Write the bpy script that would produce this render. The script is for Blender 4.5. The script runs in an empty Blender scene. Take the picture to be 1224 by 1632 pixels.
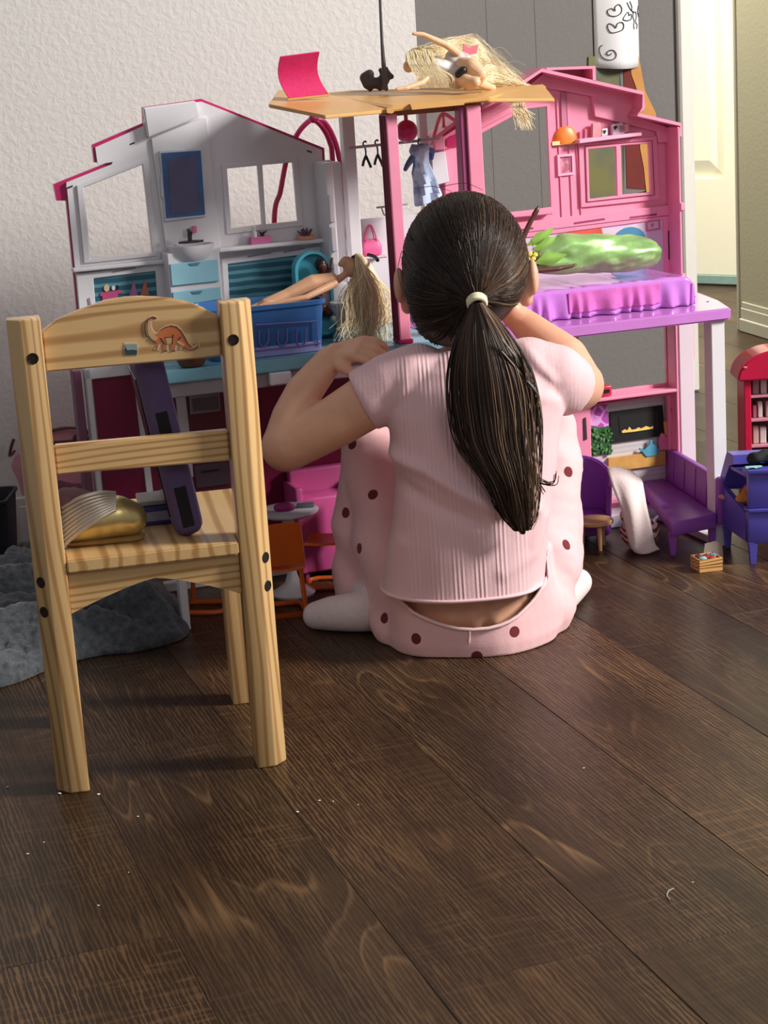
import bpy, bmesh, math, random
import numpy as np
from mathutils import Vector, Matrix, noise
from mathutils.bvhtree import BVHTree
from mathutils.geometry import tessellate_polygon

SC = bpy.context.scene
COL = SC.collection
PI = math.pi
R = math.radians
rnd = random.Random(7)

# ------------------------------------------------------------------ camera
FOCAL, PITCH, ROLL, EYE = 3000.0, R(14), R(3.6), 0.80
cam = bpy.data.cameras.new('camera')
cam.sensor_fit = 'VERTICAL'
cam.sensor_height = 36.0
cam.lens = FOCAL * 36.0 / 1632.0
cam.clip_start = 0.05
cam_o = bpy.data.objects.new('camera', cam)
COL.objects.link(cam_o)
cam_o.matrix_world = (Matrix.Translation((0, 0, EYE)) @ Matrix.Rotation(PI / 2 - PITCH, 4, 'X')
                      @ Matrix.Rotation(-ROLL, 4, 'Z'))
SC.camera = cam_o

# ------------------------------------------------------------------ light
SC.view_settings.view_transform = 'Standard'
SC.view_settings.look = 'None'
SC.view_settings.exposure = 0.0
SC.view_settings.gamma = 1.0
SC.view_settings.use_curve_mapping = False
w = bpy.data.worlds.new('room_ambient')
w.use_nodes = True
w.node_tree.nodes['Background'].inputs[0].default_value = (0.92, 0.95, 1.0, 1)
w.node_tree.nodes['Background'].inputs[1].default_value = 0.24
SC.world = w


def area(name, loc, target, size, power, color, size_y=None):
    l = bpy.data.lights.new(name, 'AREA')
    l.energy = power
    l.color = color
    l.size = size
    if size_y:
        l.shape = 'RECTANGLE'
        l.size_y = size_y
    o = bpy.data.objects.new(name, l)
    COL.objects.link(o)
    o.location = loc
    o.rotation_euler = (Vector(target) - Vector(loc)).to_track_quat('-Z', 'Y').to_euler()
    return o


area('window_light', (3.3, 1.82, 2.15), (0.0, 2.6, 0.3), 0.7, 225, (1.0, 0.97, 0.92), 0.9)
area('fill_light', (1.5, -1.3, 2.4), (-0.6, 3.0, 0.5), 1.5, 15, (1.0, 0.97, 0.93), 1.2)  # added soft fill from the camera side, not a lamp of the room
area('hall_light', (0.45, 5.0, 2.2), (1.05, 5.6, 0.3), 0.5, 80, (1.0, 0.94, 0.78))

# ------------------------------------------------------------------ pixel -> room helpers (real depth given by hand)
K_CP, K_SP, K_CR, K_SR = math.cos(PITCH), math.sin(PITCH), math.cos(ROLL), math.sin(ROLL)
CAMV = Vector((0, 0, EYE))


def ray(x, y):
    u = (x - 612) / FOCAL
    v = (816 - y) / FOCAL
    a = u * K_CR + v * K_SR
    b = -u * K_SR + v * K_CR
    return Vector((a, K_CP + b * K_SP, -K_SP + b * K_CP))


def spot(x, y, z=0.0):
    d = ray(x, y)
    return CAMV + d * ((z - EYE) / d.z)


def deep(x, y, Y):
    d = ray(x, y)
    return CAMV + d * (Y / d.y)


class Frame:
    """vertical working plane: local x along the wall, local y into depth, z up"""
    def __init__(s, o, ang):
        s.o = Vector((o[0], o[1], 0))
        s.ang = ang
        s.d = Vector((math.cos(ang), math.sin(ang), 0))
        s.n = Vector((math.sin(ang), -math.cos(ang), 0))

    def px(s, x, y, n=0.0):
        d = ray(x, y)
        o = s.o + s.n * n
        p = CAMV + d * ((o - CAMV).dot(s.n) / d.dot(s.n))
        return (p - s.o).dot(s.d), p.z

    def p3(s, x, y, n=0.0):
        a, z = s.px(x, y, n)
        return Vector((a, -n, z))

    def loc(s, p):
        q = Vector(p) - s.o
        return Vector((q.dot(s.d), -q.dot(s.n), q.z))

    def world(s, a, n, z):
        return s.o + s.d * a + s.n * n + Vector((0, 0, z))


# ------------------------------------------------------------------ materials
def lin(c):
    c = c / 255.0
    return c / 12.92 if c <= 0.04045 else ((c + 0.055) / 1.055) ** 2.4


def C(r, g, b):
    return (lin(r), lin(g), lin(b), 1)


class NT:
    def __init__(s, name):
        s.m = bpy.data.materials.new(name)
        s.m.use_nodes = True
        s.t = s.m.node_tree
        s.b = s.t.nodes['Principled BSDF']

    def n(s, typ, ins=None, **kw):
        nd = s.t.nodes.new(typ)
        for k, v in kw.items():
            setattr(nd, k, v)
        for k, v in (ins or {}).items():
            if hasattr(v, 'is_output') or isinstance(v, bpy.types.NodeSocket):
                s.t.links.new(v, nd.inputs[k])
            else:
                nd.inputs[k].default_value = v
        return nd

    def link(s, a, b):
        s.t.links.new(a, b)

    def ramp(s, fac, stops):
        nd = s.n('ShaderNodeValToRGB', {'Fac': fac})
        e = nd.color_ramp.elements
        while len(e) < len(stops):
            e.new(0.5)
        for i, (p, c) in enumerate(stops):
            e[i].position = p
            e[i].color = c
        return nd.outputs[0]

    def bump(s, h, strength, dist):
        nd = s.n('ShaderNodeBump', {'Height': h, 'Strength': strength, 'Distance': dist})
        s.link(nd.outputs[0], s.b.inputs['Normal'])


_mats = {}


def mat(name, col, rough=0.5, vary=0.06, scale=30.0, bump=0.0, metal=0.0, coat=0.0, sheen=0.0, sss=0.0, emit=None, alpha=1.0, trans=0.0):
    if name in _mats:
        return _mats[name]
    t = NT(name)
    tc = t.n('ShaderNodeTexCoord')
    nz = t.n('ShaderNodeTexNoise', {'Vector': tc.outputs['Object'], 'Scale': scale, 'Detail': 4.0})
    a = tuple(max(0, c * (1 - vary)) for c in col[:3]) + (1,)
    b = tuple(min(1, c * (1 + vary)) for c in col[:3]) + (1,)
    t.link(t.ramp(nz.outputs[0], [(0.3, a), (0.7, b)]), t.b.inputs['Base Color'])
    t.b.inputs['Roughness'].default_value = rough
    t.b.inputs['Metallic'].default_value = metal
    t.b.inputs['Coat Weight'].default_value = coat
    t.b.inputs['Sheen Weight'].default_value = sheen
    t.b.inputs['Transmission Weight'].default_value = trans
    if sss:
        t.b.inputs['Subsurface Weight'].default_value = sss
        t.b.inputs['Subsurface Radius'].default_value = (0.012, 0.005, 0.003)
        t.b.inputs['Subsurface Scale'].default_value = 0.4
    if emit:
        t.b.inputs['Emission Color'].default_value = emit[0]
        t.b.inputs['Emission Strength'].default_value = emit[1]
    if bump:
        t.bump(nz.outputs[0], bump, 0.002)
    _mats[name] = t.m
    return t.m


def wall_paint(name, col, rough=0.85, relief=0.22):
    t = NT(name)
    tc = t.n('ShaderNodeTexCoord')
    n1 = t.n('ShaderNodeTexNoise', {'Vector': tc.outputs['Object'], 'Scale': 95.0, 'Detail': 3.0, 'Roughness': 0.5, 'Distortion': 0.4})
    r = t.ramp(n1.outputs[0], [(0.36, (0, 0, 0, 1)), (0.68, (1, 1, 1, 1))])
    t.b.inputs['Base Color'].default_value = col
    t.b.inputs['Roughness'].default_value = rough
    t.bump(r, relief, 0.003)
    return t.m


def pine(name, axis, light=(216, 178, 124), dark=(186, 140, 88), scale=34.0):
    t = NT(name)
    tc = t.n('ShaderNodeTexCoord')
    oi = t.n('ShaderNodeObjectInfo')
    sc = [1.0, 1.0, 1.0]
    sc[axis] = 0.10
    off = t.n('ShaderNodeVectorMath', {0: tc.outputs['Object'], 1: oi.outputs['Random']}, operation='ADD')
    mp = t.n('ShaderNodeMapping', {'Vector': off.outputs[0], 'Scale': sc, 'Rotation': (0.35 if axis != 0 else 0, 0.3 if axis != 1 else 0, 0.0)})
    nz = t.n('ShaderNodeTexNoise', {'Vector': mp.outputs[0], 'Scale': 9.0, 'Detail': 2.0})
    add = t.n('ShaderNodeMixRGB', {'Fac': 0.10, 'Color1': mp.outputs[0], 'Color2': nz.outputs[1]})
    wv = t.n('ShaderNodeTexWave', {'Vector': add.outputs[0], 'Scale': scale, 'Distortion': 3.2, 'Detail': 2.0, 'Detail Scale': 0.7},
             wave_type='BANDS', bands_direction='X' if axis != 0 else 'Z')
    fine = t.n('ShaderNodeTexNoise', {'Vector': mp.outputs[0], 'Scale': 160.0, 'Detail': 2.0})
    c1 = t.ramp(wv.outputs[0], [(0.0, C(*light)), (0.55, C(*light)), (0.85, C(*dark)), (1.0, C(*[int(d * .92) for d in dark]))])
    mx = t.n('ShaderNodeMixRGB', {'Fac': 0.12, 'Color1': c1, 'Color2': t.ramp(fine.outputs[0], [(0.35, C(*dark)), (0.65, C(*light))])})
    t.link(mx.outputs[0], t.b.inputs['Base Color'])
    t.b.inputs['Roughness'].default_value = 0.24
    t.b.inputs['Coat Weight'].default_value = 0.15
    t.bump(fine.outputs[0], 0.12, 0.001)
    return t.m


def plank_wood():
    t = NT('dark_plank_wood')
    tc = t.n('ShaderNodeTexCoord')
    oi = t.n('ShaderNodeObjectInfo')
    mul = t.n('ShaderNodeVectorMath', {0: oi.outputs['Random'], 1: (7.3, 13.1, 3.7)}, operation='MULTIPLY')
    off = t.n('ShaderNodeVectorMath', {0: tc.outputs['Object'], 1: mul.outputs[0]}, operation='ADD')
    mp = t.n('ShaderNodeMapping', {'Vector': off.outputs[0], 'Scale': (1.0, 0.16, 1.0)})
    big = t.n('ShaderNodeTexNoise', {'Vector': mp.outputs[0], 'Scale': 6.0, 'Detail': 2.0, 'Roughness': 0.5})
    wig = t.n('ShaderNodeTexNoise', {'Vector': mp.outputs[0], 'Scale': 13.0, 'Detail': 3.0})
    # contour lines of a smooth field give the cathedral grain
    fld = t.n('ShaderNodeMath', {0: big.outputs[0], 1: 22.0}, operation='MULTIPLY')
    fl2 = t.n('ShaderNodeMath', {0: wig.outputs[0], 1: 1.6}, operation='MULTIPLY')
    fsum = t.n('ShaderNodeMath', {0: fld.outputs[0], 1: fl2.outputs[0]}, operation='ADD')
    fr = t.n('ShaderNodeMath', {0: fsum.outputs[0], 1: 1.0}, operation='FRACT')
    ring = t.ramp(fr.outputs[0], [(0.0, (0.2, 0.2, 0.2, 1)), (0.10, (1, 1, 1, 1)), (0.24, (0.25, 0.25, 0.25, 1)), (1.0, (0.1, 0.1, 0.1, 1))])
    mp2 = t.n('ShaderNodeMapping', {'Vector': off.outputs[0], 'Scale': (1.0, 0.035, 1.0)})
    pores = t.n('ShaderNodeTexNoise', {'Vector': mp2.outputs[0], 'Scale': 150.0, 'Detail': 3.0, 'Roughness': 0.6})
    # short saw marks across the board, in patches
    mp3 = t.n('ShaderNodeMapping', {'Vector': off.outputs[0], 'Scale': (0.12, 1.0, 1.0), 'Rotation': (0, 0, 0.12)})
    saw = t.n('ShaderNodeTexNoise', {'Vector': mp3.outputs[0], 'Scale': 150.0, 'Detail': 2.0})
    patch = t.n('ShaderNodeTexNoise', {'Vector': off.outputs[0], 'Scale': 4.0, 'Detail': 1.0})
    base = t.ramp(big.outputs[0], [(0.30, C(34, 23, 14)), (0.52, C(50, 35, 23)), (0.72, C(70, 50, 33))])
    ringmask = t.n('ShaderNodeMath', {0: ring, 1: t.ramp(patch.outputs[0], [(0.52, (0.03, 0.03, 0.03, 1)), (0.70, (0.75, 0.75, 0.75, 1))])}, operation='MULTIPLY')
    c1 = t.n('ShaderNodeMixRGB', {'Fac': ringmask.outputs[0], 'Color1': base, 'Color2': C(150, 116, 82)})
    poremask = t.ramp(pores.outputs[0], [(0.35, (0.75, 0.75, 0.75, 1)), (0.55, (0, 0, 0, 1))])
    c2 = t.n('ShaderNodeMixRGB', {'Fac': poremask, 'Color1': c1.outputs[0], 'Color2': C(38, 24, 18)})
    sawmask = t.n('ShaderNodeMath', {0: t.ramp(saw.outputs[0], [(0.52, (0, 0, 0, 1)), (0.66, (0.2, 0.2, 0.2, 1))]),
                                     1: t.ramp(patch.outputs[0], [(0.36, (1, 1, 1, 1)), (0.52, (0.1, 0.1, 0.1, 1))])}, operation='MULTIPLY')
    c3 = t.n('ShaderNodeMixRGB', {'Fac': sawmask.outputs[0], 'Color1': c2.outputs[0], 'Color2': C(140, 106, 76)})
    wv = t.n('ShaderNodeTexWave', {'Vector': t.n('ShaderNodeMapping', {'Vector': off.outputs[0], 'Scale': (1.0, 0.10, 1.0)}).outputs[0], 'Scale': 62.0, 'Distortion': 7.0, 'Detail': 3.0, 'Detail Scale': 2.2, 'Detail Roughness': 0.65}, bands_direction='X')
    wm = t.n('ShaderNodeMath', {0: t.ramp(wv.outputs[0], [(0.45, (0, 0, 0, 1)), (0.95, (0.55, 0.55, 0.55, 1))]),
                                1: t.ramp(wig.outputs[0], [(0.36, (0.15, 0.15, 0.15, 1)), (0.62, (1, 1, 1, 1))])}, operation='MULTIPLY')
    c3 = t.n('ShaderNodeMixRGB', {'Fac': wm.outputs[0], 'Color1': c3.outputs[0], 'Color2': C(118, 90, 62)})
    tone = t.ramp(oi.outputs['Random'], [(0.0, (0.66, 0.62, 0.60, 1)), (0.5, (0.95, 0.92, 0.88, 1)), (1.0, (1.30, 1.18, 1.04, 1))])
    c4 = t.n('ShaderNodeMixRGB', {'Fac': 1.0, 'Color1': c3.outputs[0], 'Color2': tone}, blend_type='MULTIPLY')
    t.link(c4.outputs[0], t.b.inputs['Base Color'])
    t.b.inputs['Roughness'].default_value = 0.38
    t.b.inputs['Specular IOR Level'].default_value = 0.24
    t.bump(pores.outputs[0], 0.25, 0.0012)
    return t.m


def ribbed_knit(name, col):
    t = NT(name)
    tc = t.n('ShaderNodeTexCoord')
    sep = t.n('ShaderNodeSeparateXYZ', {0: tc.outputs['Object']})
    wv = t.n('ShaderNodeTexWave', {'Vector': tc.outputs['Object'], 'Scale': 55.0, 'Distortion': 0.6, 'Detail': 1.0, 'Detail Scale': 0.3},
             wave_type='BANDS', bands_direction='X')
    # pointelle bands: groups of ribs down the back
    grp = t.n('ShaderNodeTexWave', {'Vector': tc.outputs['Object'], 'Scale': 11.0, 'Distortion': 0.3}, wave_type='BANDS', bands_direction='X')
    m = t.n('ShaderNodeMath', {0: wv.outputs[0], 1: t.ramp(grp.outputs[0], [(0.25, (0.15, 0.15, 0.15, 1)), (0.6, (1, 1, 1, 1))])}, operation='MULTIPLY')
    ax_ = t.n('ShaderNodeMath', {0: sep.outputs[0]}, operation='ABSOLUTE')
    band = t.ramp(ax_.outputs[0], [(0.055, (1, 1, 1, 1)), (0.085, (0.12, 0.12, 0.12, 1))])
    m = t.n('ShaderNodeMath', {0: m.outputs[0], 1: band}, operation='MULTIPLY')
    nz = t.n('ShaderNodeTexNoise', {'Vector': tc.outputs['Object'], 'Scale': 420.0, 'Detail': 2.0})
    s = t.n('ShaderNodeMath', {0: nz.outputs[0], 1: 0.35}, operation='MULTIPLY')
    h = t.n('ShaderNodeMath', {0: m.outputs[0], 1: s.outputs[0]}, operation='ADD')
    c = t.ramp(m.outputs[0], [(0.0, tuple(x * 0.93 for x in col[:3]) + (1,)), (1.0, col)])
    t.link(c, t.b.inputs['Base Color'])
    t.b.inputs['Roughness'].default_value = 0.9
    t.b.inputs['Sheen Weight'].default_value = 0.24
    t.bump(h.outputs[0], 0.45, 0.0016)
    return t.m


def dotted_cloth(name, col, dots, dotcol, rad):
    """cotton with printed dark red spots at given places (object space)"""
    t = NT(name)
    tc = t.n('ShaderNodeTexCoord')
    acc = None
    for p in dots:
        d = t.n('ShaderNodeVectorMath', {0: tc.outputs['Object'], 1: tuple(p)}, operation='DISTANCE')
        l = t.n('ShaderNodeMath', {0: d.outputs['Value'], 1: rad}, operation='LESS_THAN')
        acc = l.outputs[0] if acc is None else t.n('ShaderNodeMath', {0: acc, 1: l.outputs[0]}, operation='MAXIMUM').outputs[0]
    nz = t.n('ShaderNodeTexNoise', {'Vector': tc.outputs['Object'], 'Scale': 350.0, 'Detail': 2.0})
    mx = t.n('ShaderNodeMixRGB', {'Fac': acc, 'Color1': col, 'Color2': dotcol})
    t.link(mx.outputs[0], t.b.inputs['Base Color'])
    t.b.inputs['Roughness'].default_value = 0.9
    t.b.inputs['Sheen Weight'].default_value = 0.2
    t.bump(nz.outputs[0], 0.2, 0.001)
    return t.m


def strand_mat(name, stops, rough=0.4, scale=60.0):
    """hair: colour varies from strand to strand through a point attribute"""
    t = NT(name)
    at = t.n('ShaderNodeAttribute', attribute_name='strand')
    c = t.ramp(at.outputs['Fac'], stops)
    t.link(c, t.b.inputs['Base Color'])
    t.b.inputs['Roughness'].default_value = rough
    t.b.inputs['Specular IOR Level'].default_value = 0.35
    return t.m


def pattern_mat(name, c1, c2, scale, kind='voronoi', rough=0.8, cut=0.5):
    t = NT(name)
    tc = t.n('ShaderNodeTexCoord')
    if kind == 'voronoi':
        v = t.n('ShaderNodeTexVoronoi', {'Vector': tc.outputs['Object'], 'Scale': scale}, feature='DISTANCE_TO_EDGE')
        f = t.ramp(v.outputs[0], [(0.06, (1, 1, 1, 1)), (0.11, (0, 0, 0, 1))])
    elif kind == 'wave':
        v = t.n('ShaderNodeTexWave', {'Vector': tc.outputs['Object'], 'Scale': scale, 'Distortion': 1.0, 'Detail': 2.0}, bands_direction='Z')
        f = t.ramp(v.outputs[0], [(cut - 0.08, (0, 0, 0, 1)), (cut + 0.08, (1, 1, 1, 1))])
    elif kind == 'swirl':
        v = t.n('ShaderNodeTexWave', {'Vector': tc.outputs['Object'], 'Scale': scale, 'Distortion': 12.0, 'Detail': 1.0, 'Detail Scale': 1.4}, wave_type='RINGS')
        f = t.ramp(v.outputs[0], [(cut - 0.1, (0, 0, 0, 1)), (cut + 0.1, (1, 1, 1, 1))])
    else:
        v = t.n('ShaderNodeTexNoise', {'Vector': tc.outputs['Object'], 'Scale': scale, 'Detail': 4.0})
        f = t.ramp(v.outputs[0], [(cut - 0.1, (0, 0, 0, 1)), (cut + 0.1, (1, 1, 1, 1))])
    mx = t.n('ShaderNodeMixRGB', {'Fac': f, 'Color1': c1, 'Color2': c2})
    t.link(mx.outputs[0], t.b.inputs['Base Color'])
    t.b.inputs['Roughness'].default_value = rough
    return t.m

# ------------------------------------------------------------------ object helpers
def obj(name, data, m=None, parent=None, smooth=False):
    """links a bmesh or a mesh as ONE object"""
    if isinstance(data, bmesh.types.BMesh):
        bmesh.ops.recalc_face_normals(data, faces=data.faces)
        me = bpy.data.meshes.new(name)
        data.to_mesh(me)
        data.free()
    else:
        me = data
    if m is not None:
        me.materials.clear()
        me.materials.append(m)
    if smooth:
        me.polygons.foreach_set('use_smooth', [True] * len(me.polygons))
        if smooth != 'all':
            me.set_sharp_from_angle(angle=R(38))
    o = bpy.data.objects.new(name, me)
    COL.objects.link(o)
    if parent is not None:
        o.parent = parent
    return o


def thing(name, label, cat, loc=(0, 0, 0), rz=0.0, group=None):
    o = bpy.data.objects.new(name, None)
    o.empty_display_size = 0.02
    COL.objects.link(o)
    o.location = loc
    o.rotation_euler = (0, 0, rz)
    return tag(o, label, cat, group)


def tag(o, label, cat, group=None):
    o['label'] = label
    o['category'] = cat
    if group:
        o['group'] = group
    return o


def struct(o):
    o['kind'] = 'structure'
    return o


def copy_tree(o, parent=None):
    c = o.copy()
    COL.objects.link(c)
    if parent is not None:
        c.parent = parent
    for ch in list(o.children):
        copy_tree(ch, c)
    return c


# ------------------------------------------------------------------ mesh helpers
def B():
    return bmesh.new()


def box(bm, lo, hi, bev=0.0, mtx=None, seg=1):
    lo, hi = Vector(lo), Vector(hi)
    r = bmesh.ops.create_cube(bm, size=1.0)
    vs = r['verts']
    for v in vs:
        v.co = Vector(((v.co.x + .5) * (hi.x - lo.x) + lo.x, (v.co.y + .5) * (hi.y - lo.y) + lo.y, (v.co.z + .5) * (hi.z - lo.z) + lo.z))
    if bev:
        es = list({e for v in vs for e in v.link_edges})
        r = bmesh.ops.bevel(bm, geom=es, offset=bev, segments=seg, affect='EDGES', profile=0.5)
        vs = list({v for f in r['faces'] for v in f.verts} | {v for v in vs if v.is_valid})
    if mtx is not None:
        for v in vs:
            v.co = mtx @ v.co
    return vs


def hexa(bm, pts, bev=0.0):
    """box from 8 corners: bottom loop then top loop"""
    vs = [bm.verts.new(p) for p in pts]
    fs = [(0, 1, 2, 3), (7, 6, 5, 4), (0, 4, 5, 1), (1, 5, 6, 2), (2, 6, 7, 3), (3, 7, 4, 0)]
    faces = [bm.faces.new([vs[i] for i in f]) for f in fs]
    if bev:
        es = list({e for f in faces for e in f.edges})
        bmesh.ops.bevel(bm, geom=es, offset=bev, segments=2, affect='EDGES', profile=0.5)


def prism(bm, outer, holes=(), f=None, t0=0.0, t1=0.005):
    """polygon with holes (2d) extruded between t0 and t1; f(a, b, t) -> point"""
    loops = [list(outer)] + [list(h) for h in holes]
    tris = tessellate_polygon([[Vector((p[0], p[1], 0)) for p in l] for l in loops])
    flat = [p for l in loops for p in l]
    f = f or (lambda a, b, t: Vector((a, -t, b)))
    v0 = [bm.verts.new(f(p[0], p[1], t0)) for p in flat]
    v1 = [bm.verts.new(f(p[0], p[1], t1)) for p in flat]
    for t in tris:
        try:
            bm.faces.new([v0[i] for i in t])
            bm.faces.new([v1[i] for i in reversed(t)])
        except ValueError:
            pass
    k = 0
    for l in loops:
        n = len(l)
        for i in range(n):
            a, b = k + i, k + (i + 1) % n
            try:
                bm.faces.new((v0[a], v0[b], v1[b], v1[a]))
            except ValueError:
                pass
        k += n


def frames(pts):
    """rotation minimising frames along a polyline"""
    pts = [Vector(p) for p in pts]
    T = []
    for i in range(len(pts)):
        a = pts[max(i - 1, 0)]
        b = pts[min(i + 1, len(pts) - 1)]
        d = b - a
        T.append(d.normalized() if d.length > 1e-9 else Vector((0, 0, 1)))
    u = T[0].orthogonal().normalized()
    out = []
    for i, t in enumerate(T):
        u = (u - t * u.dot(t))
        if u.length < 1e-6:
            u = t.orthogonal()
        u.normalize()
        out.append((pts[i], u, t.cross(u)))
    return out


def tube(bm, pts, rad, sides=8, closed=False, flat=1.0):
    fr = frames(pts)
    n = len(fr)
    rads = rad if isinstance(rad, (list, tuple)) else [rad] * n
    rings = []
    for (p, u, v), r in zip(fr, rads):
        rings.append([bm.verts.new(p + u * (r * math.cos(2 * PI * k / sides)) + v * (r * flat * math.sin(2 * PI * k / sides))) for k in range(sides)])
    for i in range(n - 1):
        for k in range(sides):
            bm.faces.new((rings[i][k], rings[i][(k + 1) % sides], rings[i + 1][(k + 1) % sides], rings[i + 1][k]))
    if closed:
        for k in range(sides):
            bm.faces.new((rings[-1][k], rings[-1][(k + 1) % sides], rings[0][(k + 1) % sides], rings[0][k]))
    else:
        bm.faces.new(rings[0][::-1])
        bm.faces.new(rings[-1])
    return rings


def lathe(bm, prof, seg=20, c=(0, 0, 0), sx=1.0, sy=1.0):
    c = Vector(c)
    rings = []
    for r, z in prof:
        if r < 1e-6:
            rings.append([bm.verts.new(c + Vector((0, 0, z)))])
        else:
            rings.append([bm.verts.new(c + Vector((r * sx * math.cos(2 * PI * k / seg), r * sy * math.sin(2 * PI * k / seg), z))) for k in range(seg)])
    for a, b in zip(rings[:-1], rings[1:]):
        for k in range(seg):
            k2 = (k + 1) % seg
            if len(a) == 1 and len(b) == 1:
                continue
            if len(a) == 1:
                bm.faces.new((a[0], b[k], b[k2]))
            elif len(b) == 1:
                bm.faces.new((a[k], a[k2], b[0]))
            else:
                bm.faces.new((a[k], a[k2], b[k2], b[k]))
    if len(rings[0]) > 1:
        bm.faces.new(rings[0][::-1])
    if len(rings[-1]) > 1:
        bm.faces.new(rings[-1])


def ball(bm, c, r, sub=2):
    r = r if isinstance(r, (list, tuple, Vector)) else (r, r, r)
    m = Matrix.Translation(Vector(c)) @ Matrix.Diagonal((r[0], r[1], r[2], 1))
    bmesh.ops.create_icosphere(bm, subdivisions=sub, radius=1.0, matrix=m)


def limb(bm, pts, step=0.35, sub=2):
    """overlapping balls along joints [(point, radius)...] - fused later by a voxel remesh"""
    for (a, ra), (b, rb) in zip(pts[:-1], pts[1:]):
        a, b = Vector(a), Vector(b)
        n = max(1, int((b - a).length / (min(ra, rb) * step)))
        for i in range(n + 1):
            t = i / n
            ball(bm, a.lerp(b, t), ra + (rb - ra) * t, sub)


def fuse(bm, voxel, smooth=6, factor=0.5):
    """one continuous skin around everything in bm"""
    me = bpy.data.meshes.new('tmp')
    bm.to_mesh(me)
    bm.free()
    o = bpy.data.objects.new('tmp', me)
    COL.objects.link(o)
    md = o.modifiers.new('r', 'REMESH')
    md.mode = 'VOXEL'
    md.voxel_size = voxel
    if smooth:
        sm = o.modifiers.new('s', 'SMOOTH')
        sm.factor = factor
        sm.iterations = smooth
    dg = bpy.context.evaluated_depsgraph_get()
    out = bpy.data.meshes.new_from_object(o.evaluated_get(dg))
    bpy.data.objects.remove(o)
    bpy.data.meshes.remove(me)
    out.polygons.foreach_set('use_smooth', [True] * len(out.polygons))
    return out


def displace(me, fn):
    n = len(me.vertices)
    co = np.empty(n * 3)
    me.vertices.foreach_get('co', co)
    no = np.empty(n * 3)
    me.vertex_normals.foreach_get('vector', no)
    co = co.reshape(-1, 3)
    no = no.reshape(-1, 3)
    co += no * fn(co)[:, None]
    me.vertices.foreach_set('co', co.ravel())
    me.update()


def sheet(bm, nu, nv, f, thick=0.0):
    """grid surface f(u, v) -> point, optionally with thickness along its normal"""
    g = [[bm.verts.new(f(i / nu, j / nv)) for j in range(nv + 1)] for i in range(nu + 1)]
    fs = []
    for i in range(nu):
        for j in range(nv):
            fs.append(bm.faces.new((g[i][j], g[i + 1][j], g[i + 1][j + 1], g[i][j + 1])))
    if thick:
        bmesh.ops.recalc_face_normals(bm, faces=fs)
        bmesh.ops.solidify(bm, geom=fs, thickness=thick)
    return g


def strands(name, paths, m, parent, sides=3):
    """many thin hair tubes in one mesh; paths = [(points, radius0, radius1, tone)]"""
    V, Fc, T = [], [], []
    for pts, r0, r1, tone in paths:
        fr = frames(pts)
        n = len(fr)
        b = len(V)
        for i, (p, u, v) in enumerate(fr):
            t = i / (n - 1)
            r = (r0 + (r1 - r0) * t)
            for k in range(sides):
                a = 2 * PI * k / sides
                V.append(p + u * (r * math.cos(a)) + v * (r * math.sin(a)))
                T.append(tone)
        for i in range(n - 1):
            for k in range(sides):
                k2 = (k + 1) % sides
                Fc.append((b + i * sides + k, b + i * sides + k2, b + (i + 1) * sides + k2, b + (i + 1) * sides + k))
    me = bpy.data.meshes.new(name)
    me.from_pydata([tuple(v) for v in V], [], Fc)
    at = me.attributes.new('strand', 'FLOAT', 'POINT')
    at.data.foreach_set('value', T)
    me.polygons.foreach_set('use_smooth', [True] * len(me.polygons))
    return obj(name, me, m, parent)


def tone_mesh(me, fn):
    at = me.attributes.new('strand', 'FLOAT', 'POINT')
    at.data.foreach_set('value', [fn(v.co) for v in me.vertices])


def spline(pts, n=8):
    """Catmull-Rom through points (any dimension Vector)"""
    P = [Vector(p) for p in pts]
    P = [P[0] * 2 - P[1]] + P + [P[-1] * 2 - P[-2]]
    out = []
    for i in range(1, len(P) - 2):
        a, b, c, d = P[i - 1], P[i], P[i + 1], P[i + 2]
        for k in range(n):
            t = k / n
            out.append(0.5 * ((2 * b) + (c - a) * t + (2 * a - 5 * b + 4 * c - d) * t * t + (3 * b - a - 3 * c + d) * t ** 3))
    out.append(P[-2])
    return out


def fit(loc):
    """matrix taking world points to a thing's own space (for parts modelled where they stand)"""
    return Matrix.Translation(-Vector(loc))

# ------------------------------------------------------------------ common colours
PINK = mat('pink_plastic', C(240, 146, 176), 0.42, 0.03, coat=0.1)
HOT = mat('magenta_plastic', C(190, 24, 96), 0.35, 0.05, coat=0.2)
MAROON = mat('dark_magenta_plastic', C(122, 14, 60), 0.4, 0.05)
WHITE = mat('white_plastic', C(222, 218, 222), 0.38, 0.02, coat=0.1)
LAV = mat('lavender_plastic', C(200, 128, 206), 0.22, 0.04, coat=0.5)
PALE = mat('pale_lilac_plastic', C(214, 190, 204), 0.4, 0.03)
TEAL = mat('pale_teal_plastic', C(120, 172, 190), 0.35, 0.04)
AQUA = mat('aqua_plastic', C(74, 168, 190), 0.35, 0.05)
LBLUE = mat('light_blue_plastic', C(150, 200, 216), 0.35, 0.04)
TAN = mat('tan_plastic', C(216, 164, 98), 0.38, 0.05)
PURPLE = mat('purple_plastic', C(146, 74, 174), 0.45, 0.05)
ORANGE = mat('orange_plastic', C(206, 92, 26), 0.4, 0.06)
BLACK = mat('black_plastic', C(28, 24, 26), 0.4, 0.05)
SLOT = mat('dark_slot', C(58, 40, 52), 0.8, 0.05)
GREY = mat('grey_plastic', C(150, 140, 146), 0.45, 0.04)
WOODTOY = mat('toy_wood', C(206, 160, 100), 0.5, 0.1)
HAIRB = strand_mat('blonde_doll_hair', [(0.0, C(204, 172, 116)), (0.5, C(240, 218, 166)), (1.0, C(255, 246, 220))], 0.35)
HAIRD = strand_mat('black_doll_hair', [(0.0, C(18, 12, 12)), (1.0, C(46, 32, 30))], 0.35)
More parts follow.
